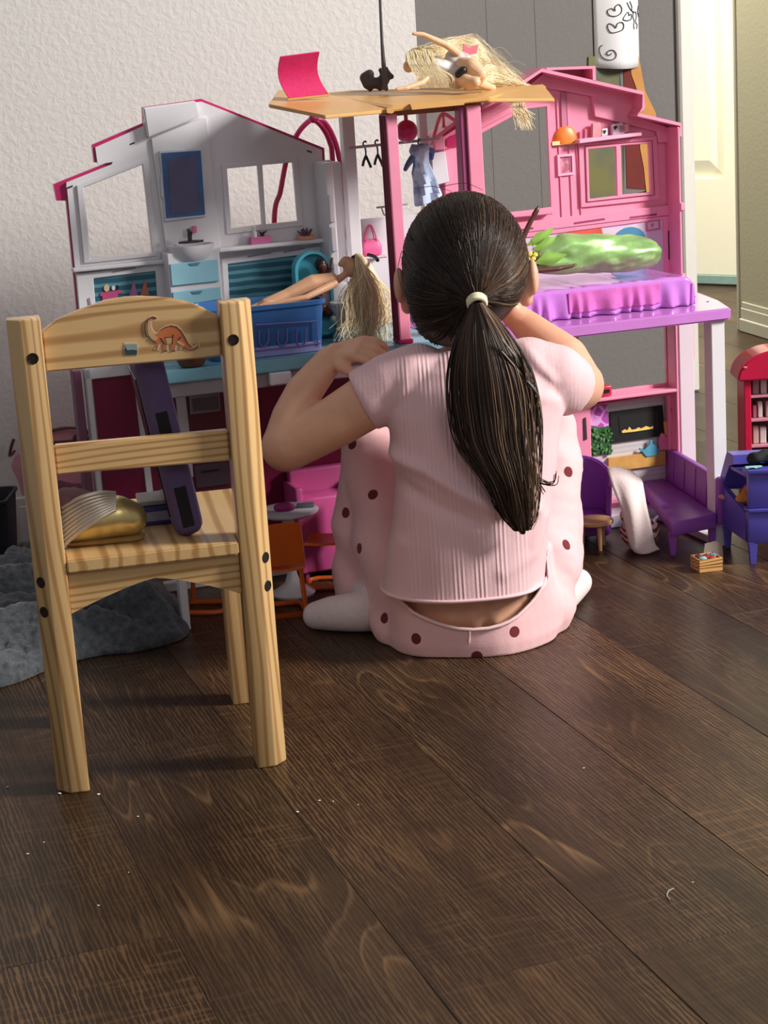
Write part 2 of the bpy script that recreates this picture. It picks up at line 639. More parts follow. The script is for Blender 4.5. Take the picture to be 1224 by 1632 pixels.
DOLLSKIN = mat('tan_doll_skin', C(206, 156, 122), 0.38, 0.02, sss=0.05)
DOLLDARK = mat('brown_doll_skin', C(86, 48, 38), 0.38, 0.02)
DOLLFAIR = mat('fair_doll_skin', C(232, 188, 150), 0.38, 0.02, sss=0.05)

HF = Frame((0.507, 3.09), R(18))
P = HF.p3

# ------------------------------------------------------------------ the room
fl_bm = B()
box(fl_bm, (-2.4, -3.2, -0.06), (2.6, 4.2, -0.014))
floor = struct(obj('floor', fl_bm, mat('subfloor', C(30, 22, 18), 0.9)))
floor.location = (HF.o.x, HF.o.y, 0)
floor.rotation_euler = (0, 0, HF.ang)
PLANK = plank_wood()
PW, PL = 0.185, 1.22
pm = B()
box(pm, (-PW / 2 + 0.0002, -PL / 2 + 0.0002, -0.012), (PW / 2 - 0.0002, PL / 2 - 0.0002, 0.0), bev=0.0007)
bmesh.ops.recalc_face_normals(pm, faces=pm.faces)
plank_me = bpy.data.meshes.new('plank')
pm.to_mesh(plank_me)
pm.free()
plank_me.materials.append(PLANK)
s_seam = 0.29 - (HF.o.x * math.cos(HF.ang) + HF.o.y * math.sin(HF.ang))
for row in range(-7, 15):
    s = s_seam + (row + 0.5) * PW
    st = (row * 0.417) % 1.0 * PL
    if row == 2:
        st = (HF.loc(spot(1075, 1460)).y + 10 * PL) % PL - PL / 2
    y = -3.1 + st
    while y < 3.9:
        o = bpy.data.objects.new('plank', plank_me)
        COL.objects.link(o)
        o.parent = floor
        o.location = (s, y + PL / 2, 0)
        if (row + int(y * 3)) % 2:
            o.rotation_euler = (0, 0, PI)
        y += PL

WALLW = wall_paint('white_wall_paint', C(212, 208, 204))
WALLG = wall_paint('grey_wall_paint', C(114, 109, 106), relief=0.15)
TRIMW = mat('white_trim_paint', C(220, 216, 206), 0.45, 0.02)
DOORP = mat('cream_door_paint', C(238, 234, 212), 0.45, 0.01)
wall_n = -0.40


def framed(name, bm, m, parent=None, smooth=False, fr=HF):
    o = obj(name, bm, m, parent, smooth)
    if parent is None:
        o.location = (fr.o.x, fr.o.y, 0)
        o.rotation_euler = (0, 0, fr.ang)
    return o


s_corner = HF.px(664, 60, wall_n)[0]
b = B()
box(b, (-2.4, -wall_n, 0), (s_corner, 1.05, 2.5))
wl = struct(framed('wall_left', b, WALLW))
b = B()
box(b, (-2.4, -wall_n - 0.013, 0), (s_corner + 0.013, -wall_n - 0.0005, 0.085), bev=0.003)
struct(framed('baseboard_left', b, TRIMW))
s_end = HF.px(1078, 100, -0.95)[0]
b = B()
box(b, (s_corner + 0.001, 0.95, 0), (s_end, 1.05, 2.5))
struct(framed('wall_back', b, WALLG))
for i, xx in enumerate((785, 862)):
    b = B()
    s = HF.px(xx, 60, -0.945)[0]
    box(b, (s - 0.010, 0.9491, 0.09), (s + 0.010, 0.9498, 2.45), bev=0.0003)
    struct(framed('trim_%d' % (i + 2), b, WALLG))
b = B()
s2 = HF.px(1100, 100, -0.95)[0]
box(b, (s_end + 0.001, 0.935, 0), (s2, 1.06, 2.5), bev=0.004)
struct(framed('trim_1', b, TRIMW))

# hall door, ajar, and the wall at the right edge
DF = Frame(spot(1132, 455), R(-40))
door_b = B()
hole_a = DF.px(1040, 0, 0)
hx1, hz0 = DF.px(1154, 285)
fx1, fz0 = DF.px(1130, 256)
wl_s, wr_s = DF.px(1040, 440)[0] - 0.2, DF.px(1172, 440)[0] + 0.25
px0 = wl_s + 0.12
ztop = 1.92
prism(door_b, [(wl_s, 0.035), (wr_s, 0.035), (wr_s, 2.03), (wl_s, 2.03)],
      [[(px0, hz0), (hx1, hz0), (hx1, ztop), (px0, ztop)]], t0=0.0, t1=-0.035)
door = struct(framed('door_1', door_b, DOORP, fr=DF))
pb = B()
dx, dz = (hx1 - fx1), (fz0 - hz0)
ring0 = [(px0, hz0), (hx1, hz0), (hx1, ztop), (px0, ztop)]
ring1 = [(px0 + dx, fz0), (fx1, fz0), (fx1, ztop - dz), (px0 + dx, ztop - dz)]
v0 = [pb.verts.new((a, 0.020, z)) for a, z in ring0]
v1 = [pb.verts.new((a, 0.004, z)) for a, z in ring1]
vb = [pb.verts.new((a, 0.028, z)) for a, z in ring0]
for i in range(4):
    j = (i + 1) % 4
    pb.faces.new((v0[i], v0[j], v1[j], v1[i]))
    pb.faces.new((vb[i], vb[j], v0[j], v0[i]))
pb.faces.new(v1)
pb.faces.new(vb[::-1])
obj('door_panel', pb, DOORP, door)
b = B()
box(b, (wl_s, -0.004, 0.004), (wr_s, 0.035, 0.034), bev=0.003)
obj('door_sweep', b, mat('teal_grey_strip', C(132, 160, 152), 0.5, 0.1), door)

q0, q1 = spot(1181, 526), spot(1224, 539)
RF = Frame(q0, math.atan2(q1.y - q0.y, q1.x - q0.x))
b = B()
box(b, (0.0, 0.0, 0), (0.6, 0.12, 2.5))
wr = struct(framed('wall_right', b, wall_paint('olive_grey_paint', C(178, 172, 146), relief=0.08), fr=RF))
b = B()
h1 = RF.px(1200, 487, 0.012)[1]
box(b, (0.015, -0.013, 0), (0.6, -0.0005, h1 * 0.45), bev=0.003)
box(b, (0.015, -0.008, h1 * 0.45), (0.6, -0.0005, h1 * 0.80), bev=0.002)
box(b, (0.015, -0.005, h1 * 0.80), (0.6, -0.0005, h1), bev=0.002)
struct(framed('baseboard_right', b, mat('grey_white_trim', C(200, 196, 176), 0.5, 0.02), fr=RF))
b = B()
box(b, (-0.012, -0.006, 0), (-0.001, 0.125, 2.5), bev=0.002)
box(b, (-0.026, 0.02, 0), (-0.0125, 0.11, 2.5), bev=0.002)
struct(framed('trim_4', b, mat('grey_white_trim', C(200, 196, 176), 0.5, 0.02), fr=RF))

# ------------------------------------------------------------------ child's pine chair
a0, a1 = spot(117, 1256), spot(432, 1214)
mid = (a0 + a1) / 2
CF = Frame(mid, math.atan2(a1.y - a0.y, a1.x - a0.x))
hw = (a1 - a0).length / 2
chair = thing('child_chair', "pale pine child's chair seen from behind, dinosaur sticker on its curved top rail", 'chair',
              (mid.x, mid.y, 0), CF.ang)
PX, PY, PZ = pine('pine_along_rail', 0), pine('pine_along_depth', 1, scale=15.0), pine('pine_along_post', 2)
DEPTH = 0.226
BOLT = mat('dark_bolt', C(52, 40, 34), 0.45, 0.1, metal=0.6)


def post(sign, h):
    m = B()
    sec = [(-.018 * sign, .017), (-.018 * sign, -.017), (.004 * sign, -.017), (.018 * sign, -.002), (.018 * sign, .017)]
    sec = [(x + sign * hw, y) for x, y in sec]
    lo = [m.verts.new((x, y, 0)) for x, y in sec]
    hi = [m.verts.new((x, y, h)) for x, y in sec]
    n = len(sec)
    fs = [m.faces.new(lo), m.faces.new(hi[::-1])]
    for i in range(n):
        fs.append(m.faces.new((lo[i], lo[(i + 1) % n], hi[(i + 1) % n], hi[i])))
    bmesh.ops.recalc_face_normals(m, faces=fs)
    bmesh.ops.bevel(m, geom=list(m.edges), offset=0.0022, segments=2, affect='EDGES', profile=0.5)
    return m


def bolt(c, nrm, parent):
    m = B()
    lathe(m, [(0.0062, -0.001), (0.0062, 0.0006), (0.0048, 0.0007), (0.0045, 0.0002), (0.0, 0.0002)], 14)
    rot = Vector(nrm).to_track_quat('Z', 'Y').to_matrix().to_4x4()
    m.transform(Matrix.Translation(Vector(c)) @ rot)
    return obj('bolt', m, BOLT, parent, True)


zl = CF.px(34, 507)[1]
zr = CF.px(374, 478)[1]
legs = {}
for sg, h in ((-1, zl), (1, zr)):
    l = obj('leg', post(sg, h), PZ, chair, True)
    legs[sg] = l
    cz = CF.px(50, 568)[1] if sg < 0 else CF.px(371, 538)[1]
    bolt((sg * hw - sg * 0.006, -0.017, cz), (0, -1, 0), l)
    for (bx, by) in (((63, 925), (68, 972)) if sg < 0 else ((421, 885), (425, 930))):
        z = CF.px(bx, by)[1]
        bolt((sg * (hw + .0112), -0.0096, z), (sg * 0.73, -0.68, 0), l)
z_seat = CF.px(240, 877, 0.012)[1]
for sg in (-1, 1):
    m = B()
    box(m, (sg * hw - .017, DEPTH - .017, 0), (sg * hw + .017, DEPTH + .017, z_seat - 0.015), bev=0.002, seg=2)
    obj('leg', m, PZ, chair, True)
m = B()
sx0, sx1 = -hw + .0185, hw - .0185
outer = [(-hw + .0185, -0.018), (hw - .0185, -0.018), (hw - .0185, 0.019), (hw + .016, 0.019), (hw + .016, DEPTH + 0.024), (-hw - .016, DEPTH + 0.024), (-hw - .016, 0.019), (-hw + .0185, 0.019)]
prism(m, outer, f=lambda a, b_, t: Vector((a, b_, t)), t0=z_seat - 0.0148, t1=z_seat)
bmesh.ops.recalc_face_normals(m, faces=m.faces)
bmesh.ops.bevel(m, geom=[e for e in m.edges if e.calc_face_angle(0) > 0.5], offset=0.0018, segments=2, affect='EDGES')
obj('seat', m, PY, chair, True)
# arched apron under the seat
zb = z_seat - 0.0152
arch = [(sx0 + (sx1 - sx0) * i / 16, zb - 0.018 - 0.030 * abs(2 * i / 16 - 1) ** 1.3) for i in range(17)]
m = B()
prism(m, [(sx0, zb), (sx0, zb)][:1] + arch + [(sx1, zb)], t0=-0.008, t1=0.008)
obj('apron', m, PX, chair, True)
for sg in (-1, 1):
    m = B()
    box(m, (sg * hw - .008, .0175, zb - 0.04), (sg * hw + .008, DEPTH - .0175, zb), bev=0.0015)
    obj('apron', m, PY, chair, True)
m = B()
box(m, (-hw + .0175, DEPTH - .008, zb - 0.04), (hw - .0175, DEPTH + .008, zb), bev=0.0015)
obj('apron', m, PX, chair, True)


def clampx(pts):
    return [(min(max(a, -hw + .0185), hw - .0185), z) for a, z in pts]


top = [(61, 529), (90, 510), (122, 496), (169, 479), (200, 474), (225, 473), (250, 474), (277, 477), (300, 482), (324, 491), (340, 500), (362, 503), (366, 567), (60, 594)]
m = B()
prism(m, clampx([CF.px(x, y, 0.004) for x, y in top]), t0=-0.008, t1=0.005)
bmesh.ops.recalc_face_normals(m, faces=m.faces)
bmesh.ops.bevel(m, geom=[e for e in m.edges if e.calc_face_angle(0) > 1.0], offset=0.0016, segments=2, affect='EDGES')
top_rail = obj('top_rail', m, PX, chair, True)
m = B()
prism(m, clampx([CF.px(x, y, 0.004) for x, y in [(80, 711), (366, 685), (368, 734), (85, 757)]]), t0=-0.008, t1=0.005)
bmesh.ops.recalc_face_normals(m, faces=m.faces)
bmesh.ops.bevel(m, geom=[e for e in m.edges if e.calc_face_angle(0) > 1.0], offset=0.0016, segments=2, affect='EDGES')
obj('lower_rail', m, PX, chair, True)

# dinosaur sticker: brown print on a pale die-cut backing
def stk(pts):
    return [CF.px(180 + x / 7.65, 465 + y / 7.65, 0.0052) for x, y in pts]


DINO = [(532, 322), (490, 305), (452, 318), (420, 350), (408, 420), (415, 500), (440, 560), (490, 602), (530, 622), (528, 680), (498, 702), (548, 706),
        (562, 645), (600, 622), (630, 670), (624, 714), (662, 716), (662, 648), (718, 634), (720, 714), (760, 716), (770, 648), (800, 650), (794, 702),
        (826, 702), (834, 652), (870, 672), (930, 710), (990, 706), (1040, 672), (1046, 625), (1020, 600), (1030, 640), (1000, 678), (960, 668), (912, 618),
        (872, 540), (830, 470), (780, 425), (710, 410), (640, 430), (580, 468), (540, 508), (510, 508), (480, 470), (458, 410), (464, 352), (528, 338)]


def grow(pts, d):
    n = len(pts)
    ar = sum(pts[i][0] * pts[(i + 1) % n][1] - pts[(i + 1) % n][0] * pts[i][1] for i in range(n))
    s = 1 if ar > 0 else -1
    out = []
    for i in range(n):
        a, b_, c = Vector(pts[i - 1]).to_2d(), Vector(pts[i]).to_2d(), Vector(pts[(i + 1) % n]).to_2d()
        t = (c - a).normalized()
        nn = Vector((t.y, -t.x)) * s
        out.append((b_.x + nn.x * d, b_.y + nn.y * d))
    return out


m = B()
prism(m, grow(stk(DINO), 0.0013), t0=0.0050, t1=0.0054)
st = obj('dinosaur_sticker', m, mat('sticker_border', C(206, 184, 150), 0.5), top_rail)
st['label'] = 'orange long-necked dinosaur sticker'
BODY = mat('sticker_orange', C(190, 104, 58), 0.5, 0.15, 90)
m = B()
prism(m, grow(stk(DINO), -0.0004), t0=0.0054, t1=0.0058)
# joined print: body, belly, neck, outline lines
me_body = m
neck = stk([(470, 330), (428, 360), (418, 430), (430, 520), (470, 575), (520, 600), (545, 560), (505, 520), (470, 470), (448, 400)])
belly = stk([(640, 560), (720, 555), (716, 628), (660, 640)])
obj('sticker', me_body, BODY, top_rail)
m = B()
prism(m, neck, t0=0.0058, t1=0.0061)
prism(m, belly, t0=0.0058, t1=0.0061)
prism(m, stk([(770, 610), (800, 590), (870, 640), (860, 665), (810, 640)]), t0=0.0058, t1=0.0061)
obj('sticker', m, mat('sticker_tan', C(198, 160, 112), 0.5, 0.1), top_rail)
m = B()
for ln in ([(532, 322), (490, 305), (452, 318), (420, 350)], [(415, 345), (395, 380), (388, 440), (400, 510), (425, 550)], [(580, 468), (640, 430), (710, 410), (780, 425), (830, 470), (872, 540), (912, 618), (960, 668)],
           [(440, 560), (490, 602), (530, 622)], [(640, 552), (720, 552)], [(735, 520), (722, 640)], [(585, 560), (640, 640)], [(800, 590), (830, 545)], [(870, 672), (930, 710), (990, 706), (1040, 672)], [(630, 714), (660, 714)], [(722, 714), (758, 714)]):
    tube(m, [Vector((a, -0.0060, z)) for a, z in stk(ln)], 0.0005, 5)
obj('sticker', m, mat('sticker_outline', C(84, 50, 36), 0.5), top_rail)
m = B()
prism(m, grow(stk([(140, 630), (290, 625), (302, 690), (292, 768), (150, 770), (140, 690)]), 0.001), t0=0.0050, t1=0.0054)
s2_ = obj('sticker', m, mat('sticker_border', C(206, 184, 150), 0.5), top_rail)
m = B()
prism(m, stk([(140, 690), (300, 690), (292, 768), (150, 770)]), t0=0.0054, t1=0.0058)
obj('sticker', m, mat('sticker_dark_teal', C(48, 64, 62), 0.5), top_rail)
m = B()
prism(m, stk([(145, 640), (205, 636), (212, 660), (218, 636), (290, 635), (296, 715), (240, 705), (170, 712)]), t0=0.0058, t1=0.0061)
obj('sticker', m, mat('sticker_pale_teal', C(128, 148, 146), 0.5, 0.2), top_rail)

# ------------------------------------------------------------------ the dollhouse (house space: x along the back, -y towards the room, z up)
house = thing('dollhouse', 'open two-storey toy dollhouse, white left wing, pink right wing, tan roof deck on pink posts', 'dollhouse',
              (HF.o.x, HF.o.y, 0), HF.ang)


def pl(pts, n=0.0):
    return [HF.px(x, y, n) for x, y in pts]


def plate(name, pts, n, th, m, parent=house, holes=(), bev=0.0, hn=None):
    """plate whose front face lies at depth n and shows the given outline"""
    b = B()
    prism(b, pl(pts, n), [pl(h, n if hn is None else hn) for h in holes], t0=n - th, t1=n)
    if bev:
        bmesh.ops.recalc_face_normals(b, faces=b.faces)
        bmesh.ops.bevel(b, geom=[e for e in b.edges if e.calc_face_angle(0) > 0.6], offset=bev, segments=1, affect='EDGES')
    return obj(name, b, m, parent)


def rim(name, pts, n0, n1, th, m, parent=house, n=0.04, down=True):
    """strip standing forward along an outline"""
    q = [Vector((a, z)) for a, z in pl(pts, n)]
    inn = []
    for i in range(len(q)):
        t = (q[min(i + 1, len(q) - 1)] - q[max(i - 1, 0)]).normalized()
        nn = Vector((t.y, -t.x)) * (1 if down else -1)
        inn.append(q[i] + nn * th)
    b = B()
    prism(b, [tuple(v) for v in q] + [tuple(v) for v in inn[::-1]], t0=n0, t1=n1)
    return obj(name, b, m, parent)


def hbox(name, s0, s1, n0, n1, z0, z1, m, parent=house, bev=0.0015):
    b = B()
    box(b, (min(s0, s1), -n1, z0), (max(s0, s1), -n0, z1), bev=bev)
    return obj(name, b, m, parent)


ZD = 0.376            # deck height
# ---- right wing, pink
NR = 0.043
roofR = [(691, 219), (727, 191), (836, 127), (864, 109), (1026, 146), (1028, 173), (1017, 180), (1086, 196), (1087, 217)]
q = pl(roofR, NR)
sR, _ = HF.px(1086, 300, NR)
sL = q[0][0]
outl = q[:-1] + [(sR, q[-1][1]), (sR, ZD - 0.016), (sL + 0.02, ZD - 0.016)]
winA = [(765, 214), (838, 174), (871, 170), (878, 330), (772, 345)]
w1 = [(937.5, 238), (981.6, 233.7), (983.8, 312), (939.7, 317.5)]
w2 = [(989.4, 232), (1034.4, 229), (1037.5, 306.6), (991.6, 310.4)]
b = B()
prism(b, outl, [pl(winA), pl(w1), pl(w2)], t0=-0.005, t1=0.0)
rback = obj('pink_back_wall', b, PINK, house)
rim('roof_rim', roofR, 0.0, NR, 0.005, PINK, rback, n=NR)
q2 = pl([(871, 109), (949, 105), (950, 128)], NR)
b = B()
prism(b, pl([(868, 112), (871, 108), (949, 105), (951, 131)], NR), t0=-0.005, t1=0.0)
prism(b, pl([(871, 108), (949, 105), (950, 130), (945, 129), (944.5, 109.5), (871, 112)], NR), t0=0.0, t1=NR)
obj('roof_crest', b, PINK, rback)
# raised band under the roof line, stepping down to the right
plate('roof_band', [(700, 225), (765, 180), (840, 140), (866, 120), (1022, 153), (1022, 172), (1010, 184), (1066, 203), (1066, 226), (1050, 228), (1047, 209), (948, 186), (944, 153), (889, 143), (866, 140), (840, 156), (765, 197), (716, 232)], 0.008, 0.008, PINK, rback, bev=0.0012)
rim('roof_fold', [(700, 222), (765, 178), (840, 138), (866, 117), (1020, 151)], 0.008, 0.016, 0.003, PINK, rback, n=0.012)
hbox('pink_side_wall', sR - 0.005, sR, 0.0, NR, ZD, q[-2][1] - 0.006, PINK, rback)
hbox('pink_side_joint', sR - 0.004, sR + 0.004, 0.0, NR + 0.003, HF.px(1085, 336, NR)[1], HF.px(1085, 323, NR)[1], PINK, rback)
hbox('pink_side_joint', sR - 0.004, sR + 0.004, 0.0, NR + 0.003, HF.px(1089, 449, NR)[1], HF.px(1088, 436, NR)[1], PINK, rback)
# window frames
plate('window_frame', [(922, 229), (1047, 217), (1052, 318), (926, 331)], 0.0045, 0.0045, PINK, rback, [[(932, 233), (1040, 224), (1044, 311), (935, 323)]], bev=0.0008)
plate('window_frame', [(933, 234), (1039, 225), (1042.5, 310), (936, 322)], 0.007, 0.007, PINK, rback, [w1, w2], bev=0.0008, hn=0.007)
plate('window_frame', [(758, 210), (838, 168), (876, 165), (884, 336), (764, 352)], 0.005, 0.005, PINK, rback, [winA], bev=0.0008, hn=0.005)
a, z1 = HF.px(809, 339, 0.014)
a2, z2 = HF.px(881, 331, 0.014)
hbox('window_sill', HF.px(772, 345, .014)[0], a2, 0.0, 0.016, z1 - 0.009, z1, PINK, rback)
for x0, x1 in ((886.5, 888.5), (903, 905), (917.5, 919)):
    plate('rib', [(x0, 150 if x0 < 915 else 222), (x1, 150 if x0 < 915 else 222), (x1 + 9, 346), (x0 + 9, 346)], 0.002, 0.002, PINK, rback)
# pendant lamp, shelf and framed print
plate('lamp_rod', [(894, 147), (902, 147), (904, 204), (896, 204)], 0.003, 0.003, mat('dusty_pink', C(196, 120, 150), 0.5), rback)
b = B()
c = P(901, 229, 0.0)
r_ = (HF.px(922, 228)[0] - HF.px(880, 230)[0]) / 2
for_ = [(r_ * math.cos(t), r_ * 1.28 * math.sin(t)) for t in [i * PI / 14 for i in range(8)]]
lathe(b, for_, 22, c, 1, 0.35)
obj('lamp_shade', b, mat('orange_lamp_print', C(232, 120, 34), 0.4, 0.25, 60), rback, True)
b = B()
prism(b, pl([(880, 226), (922, 222), (922, 229), (880, 232)], 0.006), t0=0.003, t1=0.0065)
obj('lamp_glow', b, mat('cream_print', C(248, 220, 160), 0.5), rback)
fr = plate('picture_frame', [(888.5, 247), (914.5, 244.5), (916, 278), (890, 281)], 0.004, 0.004, mat('pale_pink_plastic', C(246, 178, 204), 0.4), rback, [[(892, 250.5), (911.5, 248.5), (912.5, 274.5), (893.5, 277)]])
plate('picture', [(891, 249.5), (912, 247.5), (913, 275.5), (892, 278)], 0.001, 0.001, pattern_mat('pink_print', C(176, 96, 120), C(232, 160, 176), 90, 'noise'), rback)
sa, za = HF.px(923, 226, 0.02)
sb, zb_ = HF.px(1023, 214, 0.02)
sh = plate('shelf', [(923, 222), (1023, 210.5), (1023, 216.5), (923, 229)], 0.02, 0.02, mat('pale_pink_plastic', C(246, 178, 204), 0.4), rback, bev=0.001)
for pts, mm in (([(931, 206), (936, 205), (936, 221), (931, 222)], mat('rose_print', C(204, 104, 140), 0.5)),
                ([(944, 197), (957, 195), (959, 217), (944, 220)], mat('peach_print', C(224, 150, 158), 0.4, 0.15)),
                ([(959, 206), (969, 204), (969, 216), (959, 217.5)], WHITE),
                ([(975, 199), (992, 195), (998, 204), (996, 213), (976, 216)], mat('lilac_print', C(214, 190, 208), 0.5)),
                ([(986, 199), (1003, 197), (1003, 210), (986, 213)], mat('toaster_print', C(222, 150, 160), 0.4, 0.1))):
    plate('shelf_item', pts, 0.012, 0.007, mm, rback, bev=0.0012)
plate('heart', [(961, 208.5), (963.8, 207.5), (966.5, 208), (964, 214)], 0.0128, 0.0008, BLACK, rback)
plate('heart', [(978, 202), (981.5, 200), (984.5, 202), (980, 207.5)], 0.0128, 0.0008, BLACK, rback)
# band between the storeys and the bedroom backdrop
plate('floor_band', [(710, 368), (1066, 327), (1066.5, 343), (712, 386)], 0.006, 0.006, PINK, rback, bev=0.001)
plate('niche_frame', [(712, 384), (1066, 344), (1069, 458), (716, 508)], 0.004, 0.004, PINK, rback, [[(728, 393), (1057, 349), (1060, 452), (730, 500)]])
for x0, y0, x1, y1 in ((915, 354.5, 964, 348.5), (1004, 345.5, 1047, 341), (800, 370, 850, 363)):
    plate('slot', [(x0, y0), (x1, y1 - 1), (x1, y1 + 2), (x0, y0 + 3)], 0.0065, 0.0006, mat('deep_pink_slot', C(150, 50, 92), 0.7), rback)
plate('slot', [(1065.5, 368), (1069, 367), (1070, 412), (1066.5, 414)], 0.0065, 0.003, SLOT, rback)
b = B()
prism(b, pl([(726, 391), (1059, 347), (1062, 454), (728, 502)], 0.001), t0=0.0002, t1=0.0014)
bd = obj('bedroom_backdrop', b, mat('lilac_print', C(214, 190, 208), 0.5), rback)
arc = [(1003 + 26 * math.cos(t), 383 - 21 * math.sin(t) + (1003 - (1003 + 26 * math.cos(t))) * 0.11) for t in [i * PI / 12 for i in range(13)]]
plate('printed_headboard', arc + [(975, 440), (1031, 432)][::-1][::-1], 0.0024, 0.001, mat('teal_print', C(66, 134, 166), 0.5), bd)
plate('printed_picture', [(1029, 352), (1052, 349), (1053, 366), (1030, 369)], 0.0024, 0.001, mat('rose_print', C(204, 104, 140), 0.5), bd, [[(1032, 354.5), (1049.5, 352), (1050, 363.5), (1033, 366.5)]])
plate('printed_heart', [(1038, 357), (1043, 356), (1041, 362), (1038, 361)], 0.0024, 0.001, mat('rose_print', C(204, 104, 140), 0.5), bd)
plate('printed_throw', [(905, 367), (958, 361), (962, 377), (905, 384)], 0.0024, 0.001, mat('coral_print', C(206, 84, 66), 0.5, 0.2), bd)

# lavender deck, posts, lower storey of the right wing
df = HF.px(1165, 490, 0.245)
s_mid = -0.50
b = B()
prism(b, [(s_mid, -0.0), (0.004, 0.0), (df[0], -0.0)][:0] + [(s_mid, 0.002), (0.006, 0.002), (0.006, 0.06), (-0.012, 0.16), (df[0], 0.245), (s_mid, 0.245)], f=lambda a, n, t: Vector((a, -n, t)), t0=ZD - 0.018, t1=ZD)
bmesh.ops.recalc_face_normals(b, faces=b.faces)
bmesh.ops.bevel(b, geom=[e for e in b.edges if e.calc_face_angle(0) > 0.6], offset=0.0025, segments=2, affect='EDGES')
deckR = obj('lavender_deck', b, LAV, house)
b = B()
for xx, yy in ((1107, 473), (1128, 481)):
    lathe(b, [(0.002, 0), (0.002, 0.0006), (0, 0.0006)], 10, HF.loc(spot(xx, yy, ZD)))
obj('deck_holes', b, SLOT, deckR)['kind'] = 'stuff'
s0, s1 = HF.px(1134, 600, 0.235)[0], HF.px(1156, 600, 0.235)[0]
hbox('deck_post', s0, s1, 0.212, 0.236, 0.0, ZD - 0.0185, WHITE)
hbox('base_rail', s0 + .002, s1 - .002, 0.0, 0.2115, 0.0, 0.012, WHITE)
n_ = 0.031
sa = HF.px(1083, 600, n_)[0]
sb = HF.px(1107, 600, n_)[0]
hbox('lower_side_post', sa, sb, 0.0, n_, 0.0, ZD - 0.0185, mat('lilac_white_plastic', C(226, 206, 216), 0.4, 0.02))
hbox('lower_side_clip', sb + .0002, sb + 0.006, 0.01, 0.022, 0.26, ZD - 0.0185, PINK)
lw = [(922, 529), (1068, 508), (1070, 609), (924, 629)]
fp = [(941, 647), (1064, 631), (1070, 780), (944, 800)]
lwz = [(min(a_, sa - 0.0075), min(z_, ZD - 0.024)) for a_, z_ in pl(lw)]
b = B()
sl_ = s_mid
prism(b, [(sl_, 0.0), (sa, 0.0), (sa, ZD - 0.019), (sl_, ZD - 0.019)], [lwz, pl(fp)], t0=-0.006, t1=0.0)
low = obj('pink_lower_wall', b, PINK, house)
hbox('inner_side_wall', sa - 0.006, sa - 0.0005, 0.0005, 0.03, 0.0, ZD - 0.019, PINK, low)
a, z1 = HF.px(965, 634, 0.03)
hbox('mantel', s_mid + 0.02, HF.px(1083, 617, 0.03)[0], 0.0005, 0.03, z1 - 0.006, z1, PINK, low)
plate('hearth_frame', [(900, 652), (1073, 626), (1080, 790), (906, 812)], 0.010, 0.010, PINK, low, [[(941, 647), (1064, 631), (1070, 780), (944, 800)]], bev=0.0012)
for pts in ([(930, 667), (934, 665), (936, 700), (931, 702)], [(1070, 650), (1073, 649), (1075, 676), (1072, 679)], [(1011, 633), (1018, 632), (1016, 634.5), (1013, 635)]):
    plate('slot', pts, 0.0115, 0.0012, SLOT, low)
back = plate('fireplace_panel', [(936, 642), (1070, 626), (1076, 786), (940, 806)], -0.0062, 0.003, pattern_mat('grey_plank_print', C(206, 198, 198), C(194, 186, 188), 40, 'wave'), low)


def deco(name, pts, n, m, th=0.0025):
    return plate(name, pts, n, th, m, low)


deco('printed_lattice', [(938, 649), (968, 645), (971, 690), (940, 694)], -0.003, pattern_mat('purple_lattice_print', C(176, 74, 172), C(228, 160, 222), 55))
deco('fireplace_surround', [(972.5, 657), (1056, 646), (1060, 694), (974, 706)], -0.0015, mat('soot_black', C(14, 11, 12), 0.8), 0.004)
deco('fireplace_opening', [(986, 663), (1048, 655), (1050, 684), (988, 692)], -0.0008, mat('inner_black', C(12, 9, 9), 0.6), 0.001)
flame = [(991, 687), (996, 684), (1000, 686), (1003, 680), (1007, 685), (1013, 684), (1018, 681), (1022, 683), (1030, 679), (1036, 681), (1041, 679), (1041, 683), (1030, 685), (1010, 688), (992, 690)]
deco('printed_flames', flame, -0.0004, mat('flame_print', C(252, 206, 110), 0.5, 0.15, 120), 0.0006)
b = B()
rr = random.Random(3)
for i in range(70):
    x, y = rr.uniform(940, 976), rr.uniform(680, 724)
    c0 = P(x, y, 0.000)
    a = rr.uniform(0, 2 * PI)
    l = 0.008
    d = Vector((math.cos(a) * l, -0.003, math.sin(a) * l))
    s_ = Vector((-math.sin(a), 0, math.cos(a))) * 0.0022
    v = [b.verts.new(p) for p in (c0 - d * .5, c0 + s_, c0 + d * .5, c0 - s_ + Vector((0, .0005, 0)))]
    b.faces.new(v)
lf = obj('plant_leaves', b, mat('leaf_green', C(62, 118, 56), 0.6, 0.3, 150), low)
lf['kind'] = 'stuff'
deco('printed_plant', [(942, 683), (972, 679), (975, 722), (944, 726)], -0.0025, mat('leaf_dark', C(44, 84, 44), 0.6, 0.2))
deco('printed_shelf', [(970, 731), (1060, 718), (1062, 740), (971, 752)], 0.0, mat('oak_print', C(208, 156, 84), 0.5, 0.12, 50), 0.006)
pot = [(1027, 724), (1024, 720), (1019, 717), (1020, 714), (1027, 717), (1032, 712), (1036, 708), (1036, 702), (1040, 701), (1040, 707), (1046, 711), (1051, 716), (1051, 721), (1047, 725), (1031, 728)]
deco('printed_teapot', pot, 0.002, mat('teapot_print', C(84, 160, 188), 0.4, 0.1))
deco('printed_bottle', [(1053, 692), (1056, 690), (1061, 695), (1065, 697), (1066, 716), (1051, 718), (1050, 700)], 0.002, mat('rose_print2', C(222, 120, 158), 0.4, 0.1))
deco('printed_candle', [(1058, 672), (1063, 671), (1064, 693), (1060, 694)], 0.001, mat('amber_print', C(226, 158, 70), 0.4, 0.1))
